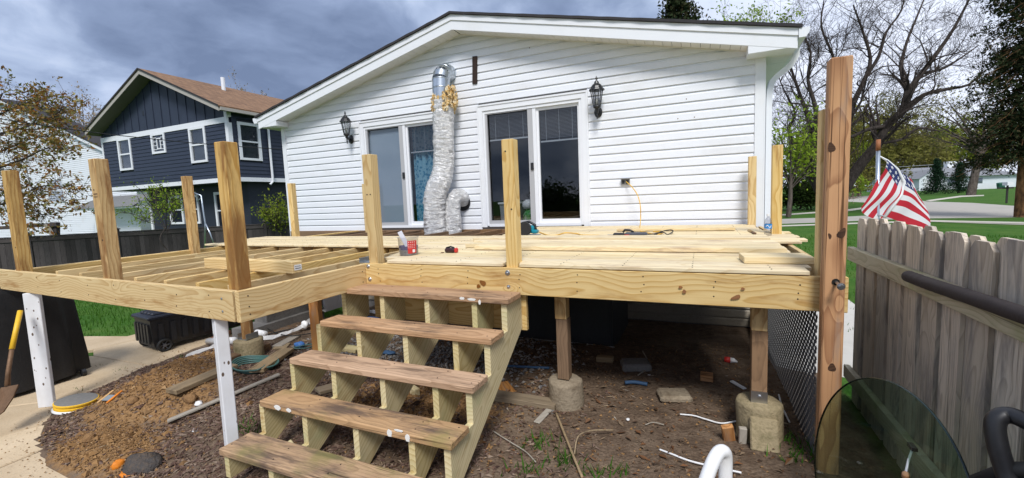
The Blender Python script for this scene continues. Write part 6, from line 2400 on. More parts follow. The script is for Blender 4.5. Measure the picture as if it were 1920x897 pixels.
# left side
crown_tree('bare_tree', 'pale budding bare tree behind the left end of the blue house roof', (-61.233, 25.507, 0.131), (-61.781, 25.942, 6.663), ((-61.894, 26.457, 12.111), (3.4, 3.2, 3.6)), BUD_TAN, .11, 22, 8, BARK, 81, 'bare trees behind the blue house', r0=.34, spread=.3)
crown_tree('bare_tree', 'pale budding bare treetop over the blue house roof by its vent pipe', (-50.703, 34.529, -0.054), (-51.002, 35.195, 7.650), ((-51.007, 35.891, 14.379), (3.6, 3.2, 2.5)), BUD_TAN, .11, 18, 8, BARK, 82, 'bare trees behind the blue house', r0=.34, spread=.3)
crown_tree('bare_tree', 'tan budding tree at the far left behind the white house roof', (-69.285, 26.344, 0.132), (-69.584, 26.877, 6.554), ((-69.882, 27.199, 10.925), (3.0, 2.6, 2.4)), BUD_TAN, .11, 14, 8, BARK, 83, 'bare trees behind the blue house', r0=.34, spread=.3)
crown_tree('sapling', 'thin lime green sapling in front of the blue house windows', (-17.688, 9.177, 0.323), (-17.742, 9.243, 1.190), ((-18.096, 9.162, 1.917), (1.25, .9, .95)), LEAF_LIME, .042, 15, 5, BARKD, 84, r0=.022, spread=.14)
crown_tree('leafy_shrub', 'dull green shrub against the dark lower wall of the blue house', (-15.502, 11.899, 0.321), (-15.502, 11.964, 0.957), ((-15.522, 12.015, 1.530), (.75, .6, .55)), LEAF_MID, .055, 16, 5, BARKD, 85, r0=.04, spread=.12, cat='shrub')

random.seed(91)
BT = thing('bronze_tree', 'bronze leaved tree reaching branches in from the left edge', 'tree', (-23.185, 5.583, 0.720))
chains, tips = [], []
BL = [
    ([(-23.185, 5.583, 0.720), (-23.104, 5.748, 1.967), (-22.776, 6.021, 3.204), (-22.211, 6.250, 4.063), (-21.651, 6.484, 4.997), (-21.098, 6.705, 5.832)], .17, .03),
    ([(-22.776, 6.021, 3.204), (-21.650, 6.311, 3.323), (-20.388, 6.678, 3.605), (-19.311, 6.967, 3.920), (-18.467, 7.212, 3.754)], .09, .012),
    ([(-22.211, 6.250, 4.063), (-21.178, 6.530, 4.488), (-20.085, 6.810, 4.654), (-19.232, 7.104, 4.910), (-18.734, 7.236, 5.126)], .08, .012),
    ([(-23.104, 5.748, 1.967), (-21.507, 6.023, 2.056), (-20.256, 6.383, 2.317), (-19.406, 6.687, 2.690), (-18.566, 6.941, 2.618), (-17.967, 7.058, 2.255)], .08, .012),
    ([(-23.098, 5.935, 2.682), (-21.939, 6.456, 2.774), (-20.839, 6.556, 2.229), (-19.907, 6.711, 1.881), (-19.527, 6.750, 1.696)], .06, .010),
    ([(-21.651, 6.484, 4.997), (-21.296, 6.899, 5.372), (-20.781, 7.264, 5.637), (-20.506, 7.486, 5.555)], .05, .010),
    ([(-22.455, 6.106, 3.719), (-22.370, 6.835, 4.034), (-21.720, 7.385, 4.454), (-21.045, 7.926, 4.675)], .06, .010),
]
for P, r0, r1 in BL:
    pts, rad = limb(P, r0 * .6, r1 * .6)
    chains.append((pts, rad))
    for k in range(34):
        f = random.uniform(.25, 1.0)
        j = min(int(f * (len(pts) - 1)), len(pts) - 2)
        ax = (pts[j + 1] - pts[j]).normalized()
        nd = ax + Vector((random.gauss(0, .8), random.gauss(0, .8), random.gauss(0, .7)))
        grow(pts[j], nd, random.uniform(.35, .95), max(.009, rad[j] * .35), 1, chains, tips, (3, 5), .5, .05, .6, .0045)
wood_mesh('trunk', chains, BARKD, BT, 8, .05)
quads('leaves', leaf_quads([p for p, d in tips], 8, (.08, .08, .06), .058), LEAF_BRONZE, BT)


# behind the camera: mirrored bare tree; shrubs added to break the reflected horizon
crown_tree('yard_tree', 'bare tree mirrored in the dark glass of the right hand door', (-3.6, -13, 0), (-3.5, -13, 2.4), ((-3.5, -13, 5.0), (3.2, 2.6, 3.0)), LEAF_OLIVE, .05, 26, 0, BARKD, 95, r0=.2)
for i, (x, y, r, lab) in enumerate(((-9.5, -17, 1.6, 'dark round shrub added unseen for the reflection at the left of the door glass'), (-5.5, -18, 1.9, 'dark round shrub added unseen for the reflection in the middle of the door glass'), (-1.0, -17.5, 1.7, 'dark round shrub added unseen for the reflection at the right of the door glass'))):
    crown_tree('reflection_shrub', lab, (x, y, 0), (x, y, .5), ((x, y, r * .75), (r * 1.3, r, r * .75)), LEAF_BUSH, .12, 24, 10, BARKD, 96 + i, 'shrubs added for the door reflection', r0=.08, spread=.3, cat='shrub')

# ------------------------------------------------------------------ tools and oddments on the deck
def on(px_point, dz=0.0):
    return Vector((px_point[0], px_point[1], px_point[2] + dz))


# screw tub
c = Vector((-2.449, 3.199, 1.223))
t = thing('screw_tub', 'clear plastic tub of screws with a red label and a scoop sticking out', 'tub', c)
T = Matrix.Translation(c)
MB().lathe([(.080, .001), (.084, .004), (.091, .155), (.096, .157), (.096, .166), (.088, .166)], 28, T, cap=False).build('tub', TUBGLASS, t, True)
MB().lathe([(.0, .002), (.080, .002), (.083, .05), (.06, .058), (.0, .06)], 20, T, cap=False).build('screws', mat('screws', dirty((.42, .42, .43), (.12, .12, .13), 60, .9, .4, 140, .8), metal=.4), t)
MB().lathe([(.0835, .052), (.0855, .085)], 28, T, cap=False).build('blue_paper', mat('violet_paper', color=(.16, .15, .30), rough=.8), t, True)
mb = MB()
mb2 = MB()
a0, a1 = math.radians(-58), math.radians(-2)
n = 10
for i in range(n):
    u0, u1 = a0 + (a1 - a0) * i / n, a0 + (a1 - a0) * (i + 1) / n
    def P(u, z, r=.0012):
        rr = .080 + .011 * z / .155 + .0022 + r
        return (c.x + rr * math.cos(u), c.y + rr * math.sin(u), c.z + z)
    mb.add([P(u0, .02), P(u1, .02), P(u1, .135), P(u0, .135)], [(0, 1, 2, 3)])
    if 1 <= i < n - 1 and i % 2:
        for (z0, z1) in ((.118, .126), (.098, .104), (.084, .089), (.070, .075)):
            mb2.add([P(u0, z0, .002), P(u0 * .35 + u1 * .65, z0, .002), P(u0 * .35 + u1 * .65, z1, .002), P(u0, z1, .002)], [(0, 1, 2, 3)])
    if 5 <= i < 8:
        mb2.add([P(u0, .028, .002), P(u1, .028, .002), P(u1, .055, .002), P(u0, .055, .002)], [(0, 1, 2, 3)])
lb = mb.build('label', REDPL, t, True)
mb2.build('label_print', WHITEPL, lb)
MB().bar(c + Vector((-.01, .01, .06)), c + Vector((-.075, -.02, .215)), .042, .006, up=(.7, -.7, .2), c=.0025).build('scoop', mat('frosted', color=(.62, .62, .66), rough=.25), t)

# tape measure
c = Vector((-2.112, 3.381, 1.223))
t = thing('tape_measure', 'small dark tape measure with red ends lying on the pale boards', 'tape measure', c)
MB().cbox(.105, .05, .042, .012, Matrix.Translation(c + Vector((-.008, 0, .022)))).build('case', mat('dark_maroon', color=(.035, .012, .014), rough=.4), t)
MB().cbox(.026, .051, .044, .01, Matrix.Translation(c + Vector((.055, 0, .0225)))).build('red_end', REDPL, t)
MB().tube([c + Vector((-.05, 0, .043)), c + Vector((0, 0, .056)), c + Vector((.035, 0, .044))], .008, 8).build('strap', BLACKPL, t, True)
tag(MB().bar(on((-2.192, 3.336, 1.223), .004), on((-2.176, 3.356, 1.223), .004), .012, .008).build('screw_bit', SHOVEL), 'tiny rusty screw lying left of the tape measure', 'screw')

# teal saw, yellow extension cord
c = Vector((-2.026, 5.101, 1.223))
t = thing('circular_saw', 'teal and black circular saw sitting by the post near the glass doors', 'saw', c)
MB().box((c.x - .15, c.y - .07, c.z + .001), (c.x + .15, c.y + .07, c.z + .008)).build('base_plate', PALEMETAL, t)
MB().cbox(.17, .10, .10, .025, Matrix.Translation(c + Vector((.01, 0, .075)))).build('motor_body', TEAL, t)
MB().lathe([(.02, -.018), (.088, -.018), (.092, 0), (.088, .018), (.02, .018)], 24, Matrix.Translation(c + Vector((-.02, -.06, .085))) @ Matrix.Rotation(PI / 2, 4, 'X')).build('blade_guard', BLACKPL, t, False)
MB().tube([c + Vector((.11, 0, .06)), c + Vector((.10, 0, .13)), c + Vector((.02, 0, .17)), c + Vector((-.06, 0, .155)), c + Vector((-.09, 0, .11))], .017, 10).build('handle', BLACKPL, t, True)
MB().cbox(.07, .11, .05, .015, Matrix.Translation(c + Vector((.10, 0, .045)))).build('nose', TEAL, t)


def cord(name, pts, r, m, label, group=None, n=60):
    return tag(fluted_tube(pts, [r], 8, 0.0, name, m, None, 0, n), label, 'cord', group)


cord('extension_cord', [(-1.030, 6.660, 1.877), (-0.923, 6.550, 1.783), (-0.835, 6.450, 1.656), (-0.794, 6.400, 1.488), (-0.794, 6.380, 1.298), (-0.704, 5.592, 1.233), (-0.594, 5.305, 1.231), (-0.449, 5.027, 1.231), (-0.414, 5.294, 1.231), (-0.526, 5.409, 1.231)],
     .007, YCORD, 'yellow extension cord hanging from the wall outlet down to the deck', None, 90)
cord('extension_cord', [(-2.165, 5.724, 1.233), (-1.828, 5.154, 1.231), (-1.695, 4.971, 1.231), (-1.603, 5.002, 1.231), (-1.483, 4.941, 1.262), (-1.402, 5.170, 1.231), (-1.289, 4.992, 1.231), (-1.078, 4.952, 1.231)],
     .007, YCORD, 'yellow cord running across the boards between the teal saw and the grey saw', None, 90)
cord('tool_cord', [(-0.530, 4.828, 1.250), (-0.459, 5.006, 1.245), (-0.390, 5.289, 1.250), (-0.322, 5.335, 1.255), (-0.295, 5.267, 1.245), (-0.330, 4.927, 1.240), (-0.395, 5.135, 1.245), (-0.475, 4.944, 1.233)], .006, RUBBER, 'short black tool cord looped beside the grey saw', None, 80)
# reciprocating saw
a, b = Vector((-0.739, 4.647, 1.262)), Vector((-0.510, 4.639, 1.262))
t = thing('reciprocating_saw', 'grey reciprocating saw with a red panel lying on its side on the deck', 'saw', (a + b) / 2)
MB().bar(a, b, .075, .06, c=.014).build('motor_body', GREYTOOL, t)
MB().bar(Vector((-0.863, 4.651, 1.262)), a, .06, .046, c=.012).build('gear_case', BLACKPL, t)
MB().bar(Vector((-0.941, 4.758, 1.258)), Vector((-0.870, 4.724, 1.258)), .02, .003).build('blade', STEEL, t)
MB().bar(a + Vector((.0, -.0395, -.004)), a + Vector((.05, -.0395, -.004)), .004, .022).build('red_panel', REDPL, t)
MB().bar(a + Vector((.012, -.0422, -.004)), a + Vector((.04, -.0422, -.004)), .001, .007).build('panel_print', WHITEPL, t)
MB().tube([a + Vector((-.02, .0, .03)), a + Vector((.0, .0, .055)), a + Vector((.05, .0, .052)), a + Vector((.09, .0, .03))], .011, 8).build('handle_loop', BLACKPL, t, True)

# water bottle
c = Vector((0.614, 4.957, 1.223))
t = thing('water_bottle', 'clear water bottle with a blue label standing on the deck by the corner post', 'bottle', c)
T = Matrix.Translation(c)
MB().lathe([(.031, 0), (.034, .006), (.034, .05), (.032, .055), (.034, .06), (.034, .135), (.027, .165), (.013, .185), (.013, .20)], 20, T, cap=False).build('bottle', TUBGLASS, t, True)
MB().lathe([(.014, .195), (.014, .215), (.0, .2155)], 16, T).build('cap', WHITEPL, t)
l = MB().lathe([(.0348, .072), (.0348, .118)], 20, T, cap=False).build('label', mat('label_blue', color=(.03, .22, .55), rough=.4), t, True)
mb = MB()
for i in range(7):
    u0, u1 = math.radians(-130 + i * 12), math.radians(-130 + i * 12 + 11)
    z0 = .088 + .010 * math.sin(i * 1.1)
    mb.add([(c.x + .0354 * math.cos(u), c.y + .0354 * math.sin(u), c.z + z) for u, z in ((u0, z0), (u1, z0 + .004), (u1, z0 + .013), (u0, z0 + .010))], [(0, 1, 2, 3)])
mb.build('label_wave', WHITEPL, l)
a = Vector((0.492, 5.485, 1.233))
b = Vector((0.515, 5.088, 1.233))
t = thing('pocket_knife', 'small brass and dark pocket knife lying on the deck near the wall', 'knife', a)
MB().bar(a, a.lerp(b, .55), .03, .02, c=.005).build('handle', mat('brass', color=(.35, .22, .06), rough=.35, metal=.8), t)
MB().bar(a.lerp(b, .56), b, .028, .018, c=.006).build('tip', SHOVEL, t)

# ------------------------------------------------------------------ things on the ground, left
# covered grill
t = thing('covered_grill', 'big grill under a black fabric cover standing on the slabs', 'grill', (-6.9, 1.75, -.15))
n = 26
V, F = [], []
gx0, gx1, gy0, gy1 = -7.25, -6.50, .75, 2.46
prof = [(1.0, -.10), (1.0, .10), (.995, .40), (.985, .72), (.96, .92), (.86, 1.03), (.6, 1.07), (.0, 1.085)]
for (s, z) in prof:
    for k in range(4 * n):
        e, f = divmod(k, n)
        f /= n
        x, y = [(-1 + 2 * f, -1), (1, -1 + 2 * f), (1 - 2 * f, 1), (-1, 1 - 2 * f)][e]
        L = math.hypot(x, y)
        rr = min(1.0, 1.16 / max(L, .01))
        x, y = x * rr, y * rr
        low = 1 - max(0, min(1, (z + .1) / 1.0))
        w = mnoise.noise(Vector((k * .33, z * 1.1, 2))) * .022 * (.4 + low) + .022 * math.sin(k * .9 + z * 1.3) * low
        V.append(((gx0 + gx1) / 2 + (x * s * (1 + .03 * low)) * (gx1 - gx0) / 2 + x * w, (gy0 + gy1) / 2 + (y * s * (1 + .035 * low)) * (gy1 - gy0) / 2 + y * w, z + .012 * mnoise.noise(Vector((k * .2, 1, z * 3)))))
m4 = 4 * n
for i in range(len(prof) - 1):
    for k in range(m4):
        F.append((i * m4 + k, i * m4 + (k + 1) % m4, (i + 1) * m4 + (k + 1) % m4, (i + 1) * m4 + k))
COVER = mat('black_cover', dirty((.012, .012, .013), (.022, .022, .023), 4, .6, .55, 50, .25, .4, .5, .01))
MB().add(V, F).build('fabric_cover', COVER, t, True)
for (x, y) in ((-6.56, 2.40), (-6.56, .85), (-7.2, 2.38)):
    MB().lathe([(.012, -.022), (.040, -.018), (.040, .018), (.012, .022)], 14, Matrix.Translation((x, y, -.108)) @ Matrix.Rotation(PI / 2, 4, 'X')).build('caster', BLACKPL, t)

# shovel against the grill
t = thing('shovel', 'digging shovel with a yellow handle and rusty blade leaning on the covered grill', 'shovel', (-6.3, 1.75, -.15))
h0, h1, h2, h3 = Vector((-5.821, 1.755, 0.841)), Vector((-5.688, 1.628, 0.530)), Vector((-5.690, 1.584, 0.323)), Vector((-5.664, 1.562, 0.217))
MB().tube([h0, h1], .019, 12).build('handle', YELLOWPL, t, True)
MB().tube([h1, h2, h3], [.016, .017, .02], 12).build('socket', SHOVEL, t, True)
bl = [(-5.717, 1.537, 0.205), (-5.548, 1.593, 0.235), (-5.474, 1.530, 0.157), (-5.432, 1.452, 0.072), (-5.471, 1.384, 0.014), (-5.609, 1.422, 0.114)]
mb = MB()
cen = Vector((-5.640, 1.520, 0.136))
bv = [Vector(p) for p in bl]
mb.add(bv + [cen] + [p + Vector((-.01, .01, -.008)) for p in bv] + [cen + Vector((-.01, .01, -.008))],
       [(i, (i + 1) % 6, 6) for i in range(6)] + [((i + 1) % 6 + 7, i + 7, 13) for i in range(6)] + [(i, i + 7, (i + 1) % 6 + 7, (i + 1) % 6) for i in range(6)])
mb.build('blade', SHOVEL, t)

# wheeled tote box
p0, p1 = Vector((-7.191, 3.130, -0.150)), Vector((-6.592, 3.126, -0.150))
t = thing('wheeled_tote', 'black wheeled storage tote with a ribbed lid on the slab under the deck', 'tote', p0)
ax = Vector((.12, .99, 0)).normalized()
ay = Vector((-ax.y, ax.x, 0))
base = Vector((-6.607, 3.122, -0.150))
Mb = Matrix((ax, ay, Vector((0, 0, 1)))).transposed().to_4x4()
Mb.translation = (base.x, base.y, -.15)
Lb, Wb, Hb = 1.30, .50, .50
mb = MB()
b0 = [(.03, .03, .07), (Lb - .03, .03, .07), (Lb - .03, Wb - .03, .07), (.03, Wb - .03, .07)]
b1 = [(0, 0, Hb - .06), (Lb, 0, Hb - .06), (Lb, Wb, Hb - .06), (0, Wb, Hb - .06)]
mb.add([Mb @ Vector(v) for v in b0 + b1], [(3, 2, 1, 0), (4, 5, 6, 7), (0, 1, 5, 4), (1, 2, 6, 5), (2, 3, 7, 6), (3, 0, 4, 7)])
for i in range(5):
    y = .06 + i * .095
    mb.box((-.012, y, .12), (.012, y + .05, Hb - .12), Mb)
for i in range(9):
    x = .08 + i * .135
    mb.box((x, -.012, .12), (x + .06, .02, Hb - .12), Mb)
mb.build('body', BLACKPL, t)
mb = MB()
mb.cbox(Lb + .05, Wb + .05, .05, .015, Mb @ Matrix.Translation((Lb / 2, Wb / 2, Hb - .034)))
for i in range(4):
    mb.cbox(Lb - .1, .07, .05, .018, Mb @ Matrix.Translation((Lb / 2, .10 + i * .105, Hb - .004)))
mb.build('lid', mat('dark_blue_lid', dirty((.018, .02, .03), (.03, .03, .04), 9, .5, .4, 60, .05)), t)
for y in (-.03, Wb + .03):
    Mw = Mb @ Matrix.Translation((.12, y, .085)) @ Matrix.Rotation(PI / 2, 4, 'X')
    w = MB().lathe([(.060, -.022), (.084, -.022), (.088, 0), (.084, .022), (.060, .022), (.058, 0)], 24, Mw, cap=False).build('wheel', RUBBER, t, True)
    mb = MB().lathe([(.0, .012), (.02, .012), (.02, -.012), (.0, -.012)], 12, Mw, cap=False)
    for k in range(6):
        a = k * PI / 3
        mb.tube([Mw @ Vector((.016 * math.cos(a), .016 * math.sin(a), 0)), Mw @ Vector((.062 * math.cos(a), .062 * math.sin(a), 0))], .006, 5)
    mb.build('spokes', mat('grey_spokes', color=(.10, .10, .11), rough=.5), w)

# round lid with a yellow rim, scraper frame, lump of clay, orange float
c = Vector((-5.543, 1.946, -0.140))
c.z = gz(c.x, c.y) + .02
t = thing('bucket_lid', 'grey round lid on a yellow rim lying at the edge of the planting bed', 'lid', c)
T = Matrix.Translation(c) @ Matrix.Rotation(math.radians(5), 4, 'Y') @ Matrix.Rotation(math.radians(-4), 4, 'X')
MB().lathe([(.0, .062), (.135, .062), (.152, .055)], 36, T, cap=False).build('lid', mat('grey_lid', dirty((.17, .165, .155), (.27, .25, .22), 6, .6, .7, 30, .15)), t, True)
MB().lathe([(.152, .0545), (.160, .050), (.160, .038), (.152, .034), (.152, .022), (.158, .018), (.158, .002)], 36, T, cap=False).build('rim', YELLOWPL, t, False)
MB().lathe([(.157, .001), (.170, -.006), (.168, -.018)], 36, T, cap=False).build('lower_ring', WHITEPL, t, True)
a, b = Vector((-5.041, 1.941, -0.050)), Vector((-5.086, 2.085, 0.001))
t = thing('scraper_frame', 'small dirty orange framed pane lying in the soil beside the grey lid', 'frame', a)
d = (b - a).normalized()
sx = Vector((-d.y, d.x, 0)) * .05
up = Vector((0, 0, .03))
for s_ in (-1, 1):
    MB().bar(a + sx * s_ + up, b + sx * s_ + up, .02, .014, c=.003).build('side', ORANGE if s_ < 0 else mat('pale_orange_wood', color=(.55, .33, .14), rough=.7), t)
MB().bar(a + up + d * .03, b + up - d * .06, .08, .006).build('pane', mat('grey_pane', color=(.22, .25, .27), rough=.2), t)


def lump(name, label, cat, c, r, m, seed, group=None):
    n1, n2 = 14, 9
    mb = MB()
    V = []
    for i in range(n2 + 1):
        th = PI * i / n2
        for k in range(n1):
            ph = 2 * PI * k / n1
            v = Vector((math.sin(th) * math.cos(ph), math.sin(th) * math.sin(ph), math.cos(th)))
            q = 1 + .35 * mnoise.noise(v * 1.6 + Vector((seed, 0, 0))) + .12 * mnoise.noise(v * 5 + Vector((0, seed, 0)))
            V.append((c[0] + v.x * r[0] * q, c[1] + v.y * r[1] * q, c[2] + v.z * r[2] * q))
    F = [(i * n1 + k, (i + 1) * n1 + k, (i + 1) * n1 + (k + 1) % n1, i * n1 + (k + 1) % n1) for i in range(n2) for k in range(n1)]
    mb.add(V, F)
    return tag(mb.build(name, m, None, True), label, cat, group)


CLAY = mat('grey_clay', dirty((.075, .068, .064), (.16, .11, .07), 5, .7, .9, 40, .9, .1, .55, .02))
lump('clay_lump', 'dark grey lump of clay on the soil near the bottom left', 'clay', (-3.721, 1.602, -0.117), (.16, .10, .07), CLAY, 1.0)
lump('orange_float', 'orange plastic piece half buried beside the grey clay lump', 'plastic piece', (-3.868, 1.533, -0.108), (.03, .045, .04), ORANGE, 2.0)
lump('orange_scrap', 'flat orange scrap in the soil below the grey clay lump', 'scrap', (-3.718, 1.509, -0.135), (.09, .03, .015), ORANGE, 3.0)
SOILCLOD = mat('soil_lump', dirty((.26, .15, .07), (.13, .075, .04), 7, .7, .95, 40, .9, .1, .5, .02))
for i, (p, s, lab) in enumerate((((-4.649, 2.001, 0.020), .05, 'brown soil clod on the mound right of the orange frame'), ((-4.386, 1.586, -0.053), .05, 'pale soil clod near the slab edge at the lower left'), ((-4.141, 2.190, 0.028), .06, 'soil clod beside the brown plank end'), ((-5.123, 2.410, 0.066), .04, 'small soil clod high on the mound'))):
    lump('soil_clod', lab, 'soil clod', (p[0], p[1], p[2] + .02), (s, s * .8, s * .7), SOILCLOD, 5.0 + i, 'clods of soil on the mound')
lump('paper_scrap', 'crumpled white and red paper scrap beside the gravelly plank', 'paper', (-4.050, 2.201, 0.012), (.035, .03, .025), WHITEPL, 11.0)
lump('paper_scrap', 'flat white scrap among the bark chips left of the stairs', 'paper', (-3.719, 1.972, -0.054), (.045, .02, .012), WHITEPL, 12.0)
lump('red_scrap', 'small red plastic scrap beside the left stringer near the bottom stair', 'scrap', (-3.196, 2.112, 0.005), (.035, .012, .008), REDPL, 13.0)


def gboard(name, label, pa, pb, w, t, m, cat='plank', group='planks lying on the ground', lift=.0, lift2=None):
    a, b = Vector(pa), Vector(pb)
    a.z = ground_z(a.x, a.y) + t / 2 + lift + .006
    b.z = ground_z(b.x, b.y) + t / 2 + (lift if lift2 is None else lift2) + .006
    return tag(board(name, a, b, w, t, m, None, c=.004), label, cat, group)


gboard('plank', 'thick brown plank end lying on the soil mound left of the white prop', (-4.316, 2.133, 0.046), (-4.336, 2.707, 0.084), .15, .042, PLANK, lift=.04, lift2=.03)
gboard('plank', 'thin grey lath lying across the bark chips left of the stairs', (-4.066, 1.960, -0.062), (-3.654, 2.700, 0.084), .05, .02, GREYPLANK, 'lath', lift=.02, lift2=.02)
gboard('plank', 'plank with a cut corner lying beside the green hose coil', (-3.956, 2.686, 0.081), (-4.175, 3.208, 0.090), .15, .042, PLANK, lift=.02)
gboard('plank', 'dark timber lying in front of the mossy footing', (-4.485, 2.697, 0.091), (-4.537, 3.236, 0.090), .11, .08, OLD_JOIST, 'timber')
gboard('plank', 'weathered plank lying on the dirt right of the stair stringer', (-1.533, 2.979, 0.092), (-1.007, 2.997, 0.090), .125, .042, PLANK)
gboard('plank', 'short grey lath poking out under the plank right of the stairs', (-1.075, 2.734, 0.090), (-1.043, 2.924, 0.090), .05, .012, GREYPLANK, 'lath')
gboard('plank', 'pale square offcut under the bottom stairs', (-2.614, 1.992, 0.026), (-2.648, 1.916, 0.008), .10, .04, STRINGER, 'offcut')
gboard('plank', 'small pale board lying on the gravel seen between the upper stringers', (-3.722, 3.470, 0.090), (-3.440, 3.506, 0.090), .12, .04, STRINGER)
gboard('plank', 'brown board lying under the stairs seen through the third gap', (-3.027, 2.570, 0.085), (-2.970, 2.710, 0.090), .13, .03, PLANK)
gboard('plank', 'short greenish block end behind the third stringer', (-2.146, 2.710, 0.170), (-2.047, 2.667, 0.169), .05, .06, STRINGER, 'block')
gboard('plank', 'grey plank half hidden behind the hose coil near the brown post', (-4.441, 3.284, 0.090), (-4.615, 3.686, 0.090), .12, .03, GREYPLANK)
gboard('plank', 'small light board on the debris behind the green hoses', (-4.479, 3.272, 0.090), (-4.353, 3.366, 0.090), .16, .02, PLANK)
gboard('plank', 'reddish board end lying against the mossy footing', (-6.542, 3.841, -0.190), (-6.359, 3.961, -0.146), .14, .05, BRICKC)
gboard('plank', 'small yellowish wood offcut in the shade under the deck', (-0.927, 4.018, 0.088), (-0.769, 4.027, 0.088), .07, .05, PLANK, 'offcut')
gboard('plank', 'split reddish wood chunk on the dirt under the deck', (-0.005, 3.865, 0.090), (0.094, 3.864, 0.090), .10, .05, CEDAR, 'chunk')
gboard('plank', 'pale painted strip lying near the right footing', (0.232, 3.888, 0.090), (0.324, 3.771, 0.090), .035, .012, WPOST, 'strip')
gboard('plank', 'rust brown cardboard piece leaning by the stair stringer', (-1.606, 3.278, 0.090), (-1.455, 3.111, 0.090), .12, .012, CEDAR, 'cardboard')
t = board('wood_stub', on((0.168, 2.980, 0.090), -.01), on((0.153, 2.936, 0.090), .105), .07, .035, CEDAR, None, up=(.2, -.9, .1), c=.004)
tag(t, 'upright red brown wood stub beside the concrete slab piece by the right footing', 'wood stub')
t = board('wood_stub', on((0.243, 2.968, 0.090), -.01), on((0.245, 2.956, 0.090), .10), .045, .03, GREYPLANK, None, up=(.1, -.9, .1), c=.004)
tag(t, 'small grey stub between the brown stub and the concrete slab piece', 'wood stub')
a = Vector((0.360, 2.899, 0.090))
MBs = MB().bar(a + Vector((.0, .0, -.01)), a + Vector((.0, .085, .17)), .155, .05, up=(0, -1, .5), c=.008)
tag(MBs.build('concrete_slab_piece', CONCOLD), 'rough concrete slab piece leaning against the front of the right footing', 'concrete piece')
for (p, s, lab) in (((-0.553, 3.969, 0.089), (.13, .10, .04), 'grey square paver in the shade under the deck'), ((-0.193, 3.459, 0.090), (.12, .09, .03), 'flat stone sunk in the dirt under the deck')):
    M = Matrix.Translation((p[0], p[1], p[2] + s[2] * .6)) @ Matrix.Rotation(.3, 4, 'Z')
    tag(MB().cbox(s[0] * 2, s[1] * 2, s[2] * 2, .02, M).build('paver', CONC if s[0] < .125 else GREYCONC), lab, 'paver', 'pavers under the deck')
# caulk bottle
a, b = Vector((0.205, 4.448, 0.051)), Vector((0.317, 4.440, 0.052))
t = thing('glue_bottle', 'red and white glue bottle lying in the shade by the lattice', 'bottle', a)
MB().tube([a + Vector((0, 0, .03)), a.lerp(b, .45) + Vector((0, 0, .03))], .028, 12).build('red_body', REDPL, t, True)
MB().tube([a.lerp(b, .46) + Vector((0, 0, .03)), a.lerp(b, .72) + Vector((0, 0, .03)), b + Vector((0, 0, .02))], [.027, .022, .006], 12).build('white_neck', WHITEPL, t, True)
# white bits
for (p, r, lab) in (((-0.477, 2.990, 0.090), (.014, .012, .010), 'small white bottle cap on the dirt right of the middle footing'), ((-0.418, 3.811, 0.090), (.016, .016, .008), 'white scrap near the grey paver'), ((0.072, 2.771, 0.090), (.012, .01, .008), 'white shell-like scrap near the plastic chair')):
    lump('white_scrap', lab, 'scrap', (p[0], p[1], p[2] + .008), r, WHITEPL, p[0] * 9, 'white scraps on the dirt')
cord('frayed_string', [on((-0.138, 3.179, 0.090), .012), on((-0.049, 3.178, 0.090), .018), on((0.027, 3.158, 0.090), .016), on((0.127, 3.141, 0.090), .012), on((0.220, 3.166, 0.090), .03), on((0.327, 3.211, 0.090), .035)], .0055, WHITEPL, 'white frayed cord running across the dirt to the right footing')
cord('frayed_string', [on((-0.236, 2.684, 0.090), .01), on((-0.155, 2.648, 0.090), .015), on((-0.070, 2.622, 0.090), .012), on((0.045, 2.605, 0.090), .014), on((0.209, 2.588, 0.090), .02)], .006, WHITEPL, 'white frayed cord lying in front beside the white plastic chair')
cord('frayed_string', [on((0.549, 3.720, 0.090), .02), on((0.544, 3.539, 0.090), .012), on((0.553, 3.305, 0.090), .012)], .006, WHITEPL, 'short white strap beside the right footing under the lattice')
cord('thin_cable', [on((-0.549, 4.450, 0.051), .03), on((-0.469, 4.154, 0.081), .02), on((-0.455, 3.935, 0.090), .015), on((-0.510, 3.781, 0.090), .01)], .006, GREYPLANK, 'bent pale cable end curling by the grey paver')
BL_ = mat('dull_blue', color=(.04, .10, .20), rough=.6)
cord('blue_hose', [on((-0.588, 3.572, 0.090), .02), on((-0.514, 3.607, 0.090), .02), on((-0.410, 3.609, 0.090), .015)], .016, BL_, 'short dull blue hose piece on the dirt under the deck')
cord('blue_hose', [on((-1.724, 3.590, 0.090), .02), on((-1.524, 3.641, 0.090), .015), on((-1.300, 3.687, 0.090), .015)], .012, BL_, 'blue hose lying in the dark behind the middle post')
for i, (pts, lab) in enumerate((([on((-0.977, 2.888, 0.090), .02), on((-0.840, 2.635, 0.090), .03), on((-0.725, 2.424, 0.090), .035), on((-0.611, 2.227, 0.090), .03)], 'long brown stick standing out of the weeds right of the stairs'),
                                ([on((-0.716, 2.439, 0.090), .02), on((-0.721, 2.559, 0.090), .07), on((-0.660, 2.672, 0.090), .06), on((-0.543, 2.796, 0.090), .02)], 'thin arching twig beside the weeds'),
                                ([on((-1.315, 2.523, 0.090), .012), on((-1.157, 2.441, 0.090), .015), on((-1.018, 2.377, 0.090), .012), on((-0.911, 2.283, 0.090), .02)], 'thin grey twig across the chips right of the stairs'),
                                ([on((-0.352, 2.950, 0.090), .012), on((-0.303, 2.990, 0.090), .018), on((-0.233, 2.992, 0.090), .012)], 'short pale twig on the bare dirt'))):
    tag(fluted_tube(pts, [.0085 if i == 0 else .0045], 6, .002, 'stick', PLANK if i < 2 else GREYPLANK, None, i, 30), lab, 'stick', 'sticks on the ground')

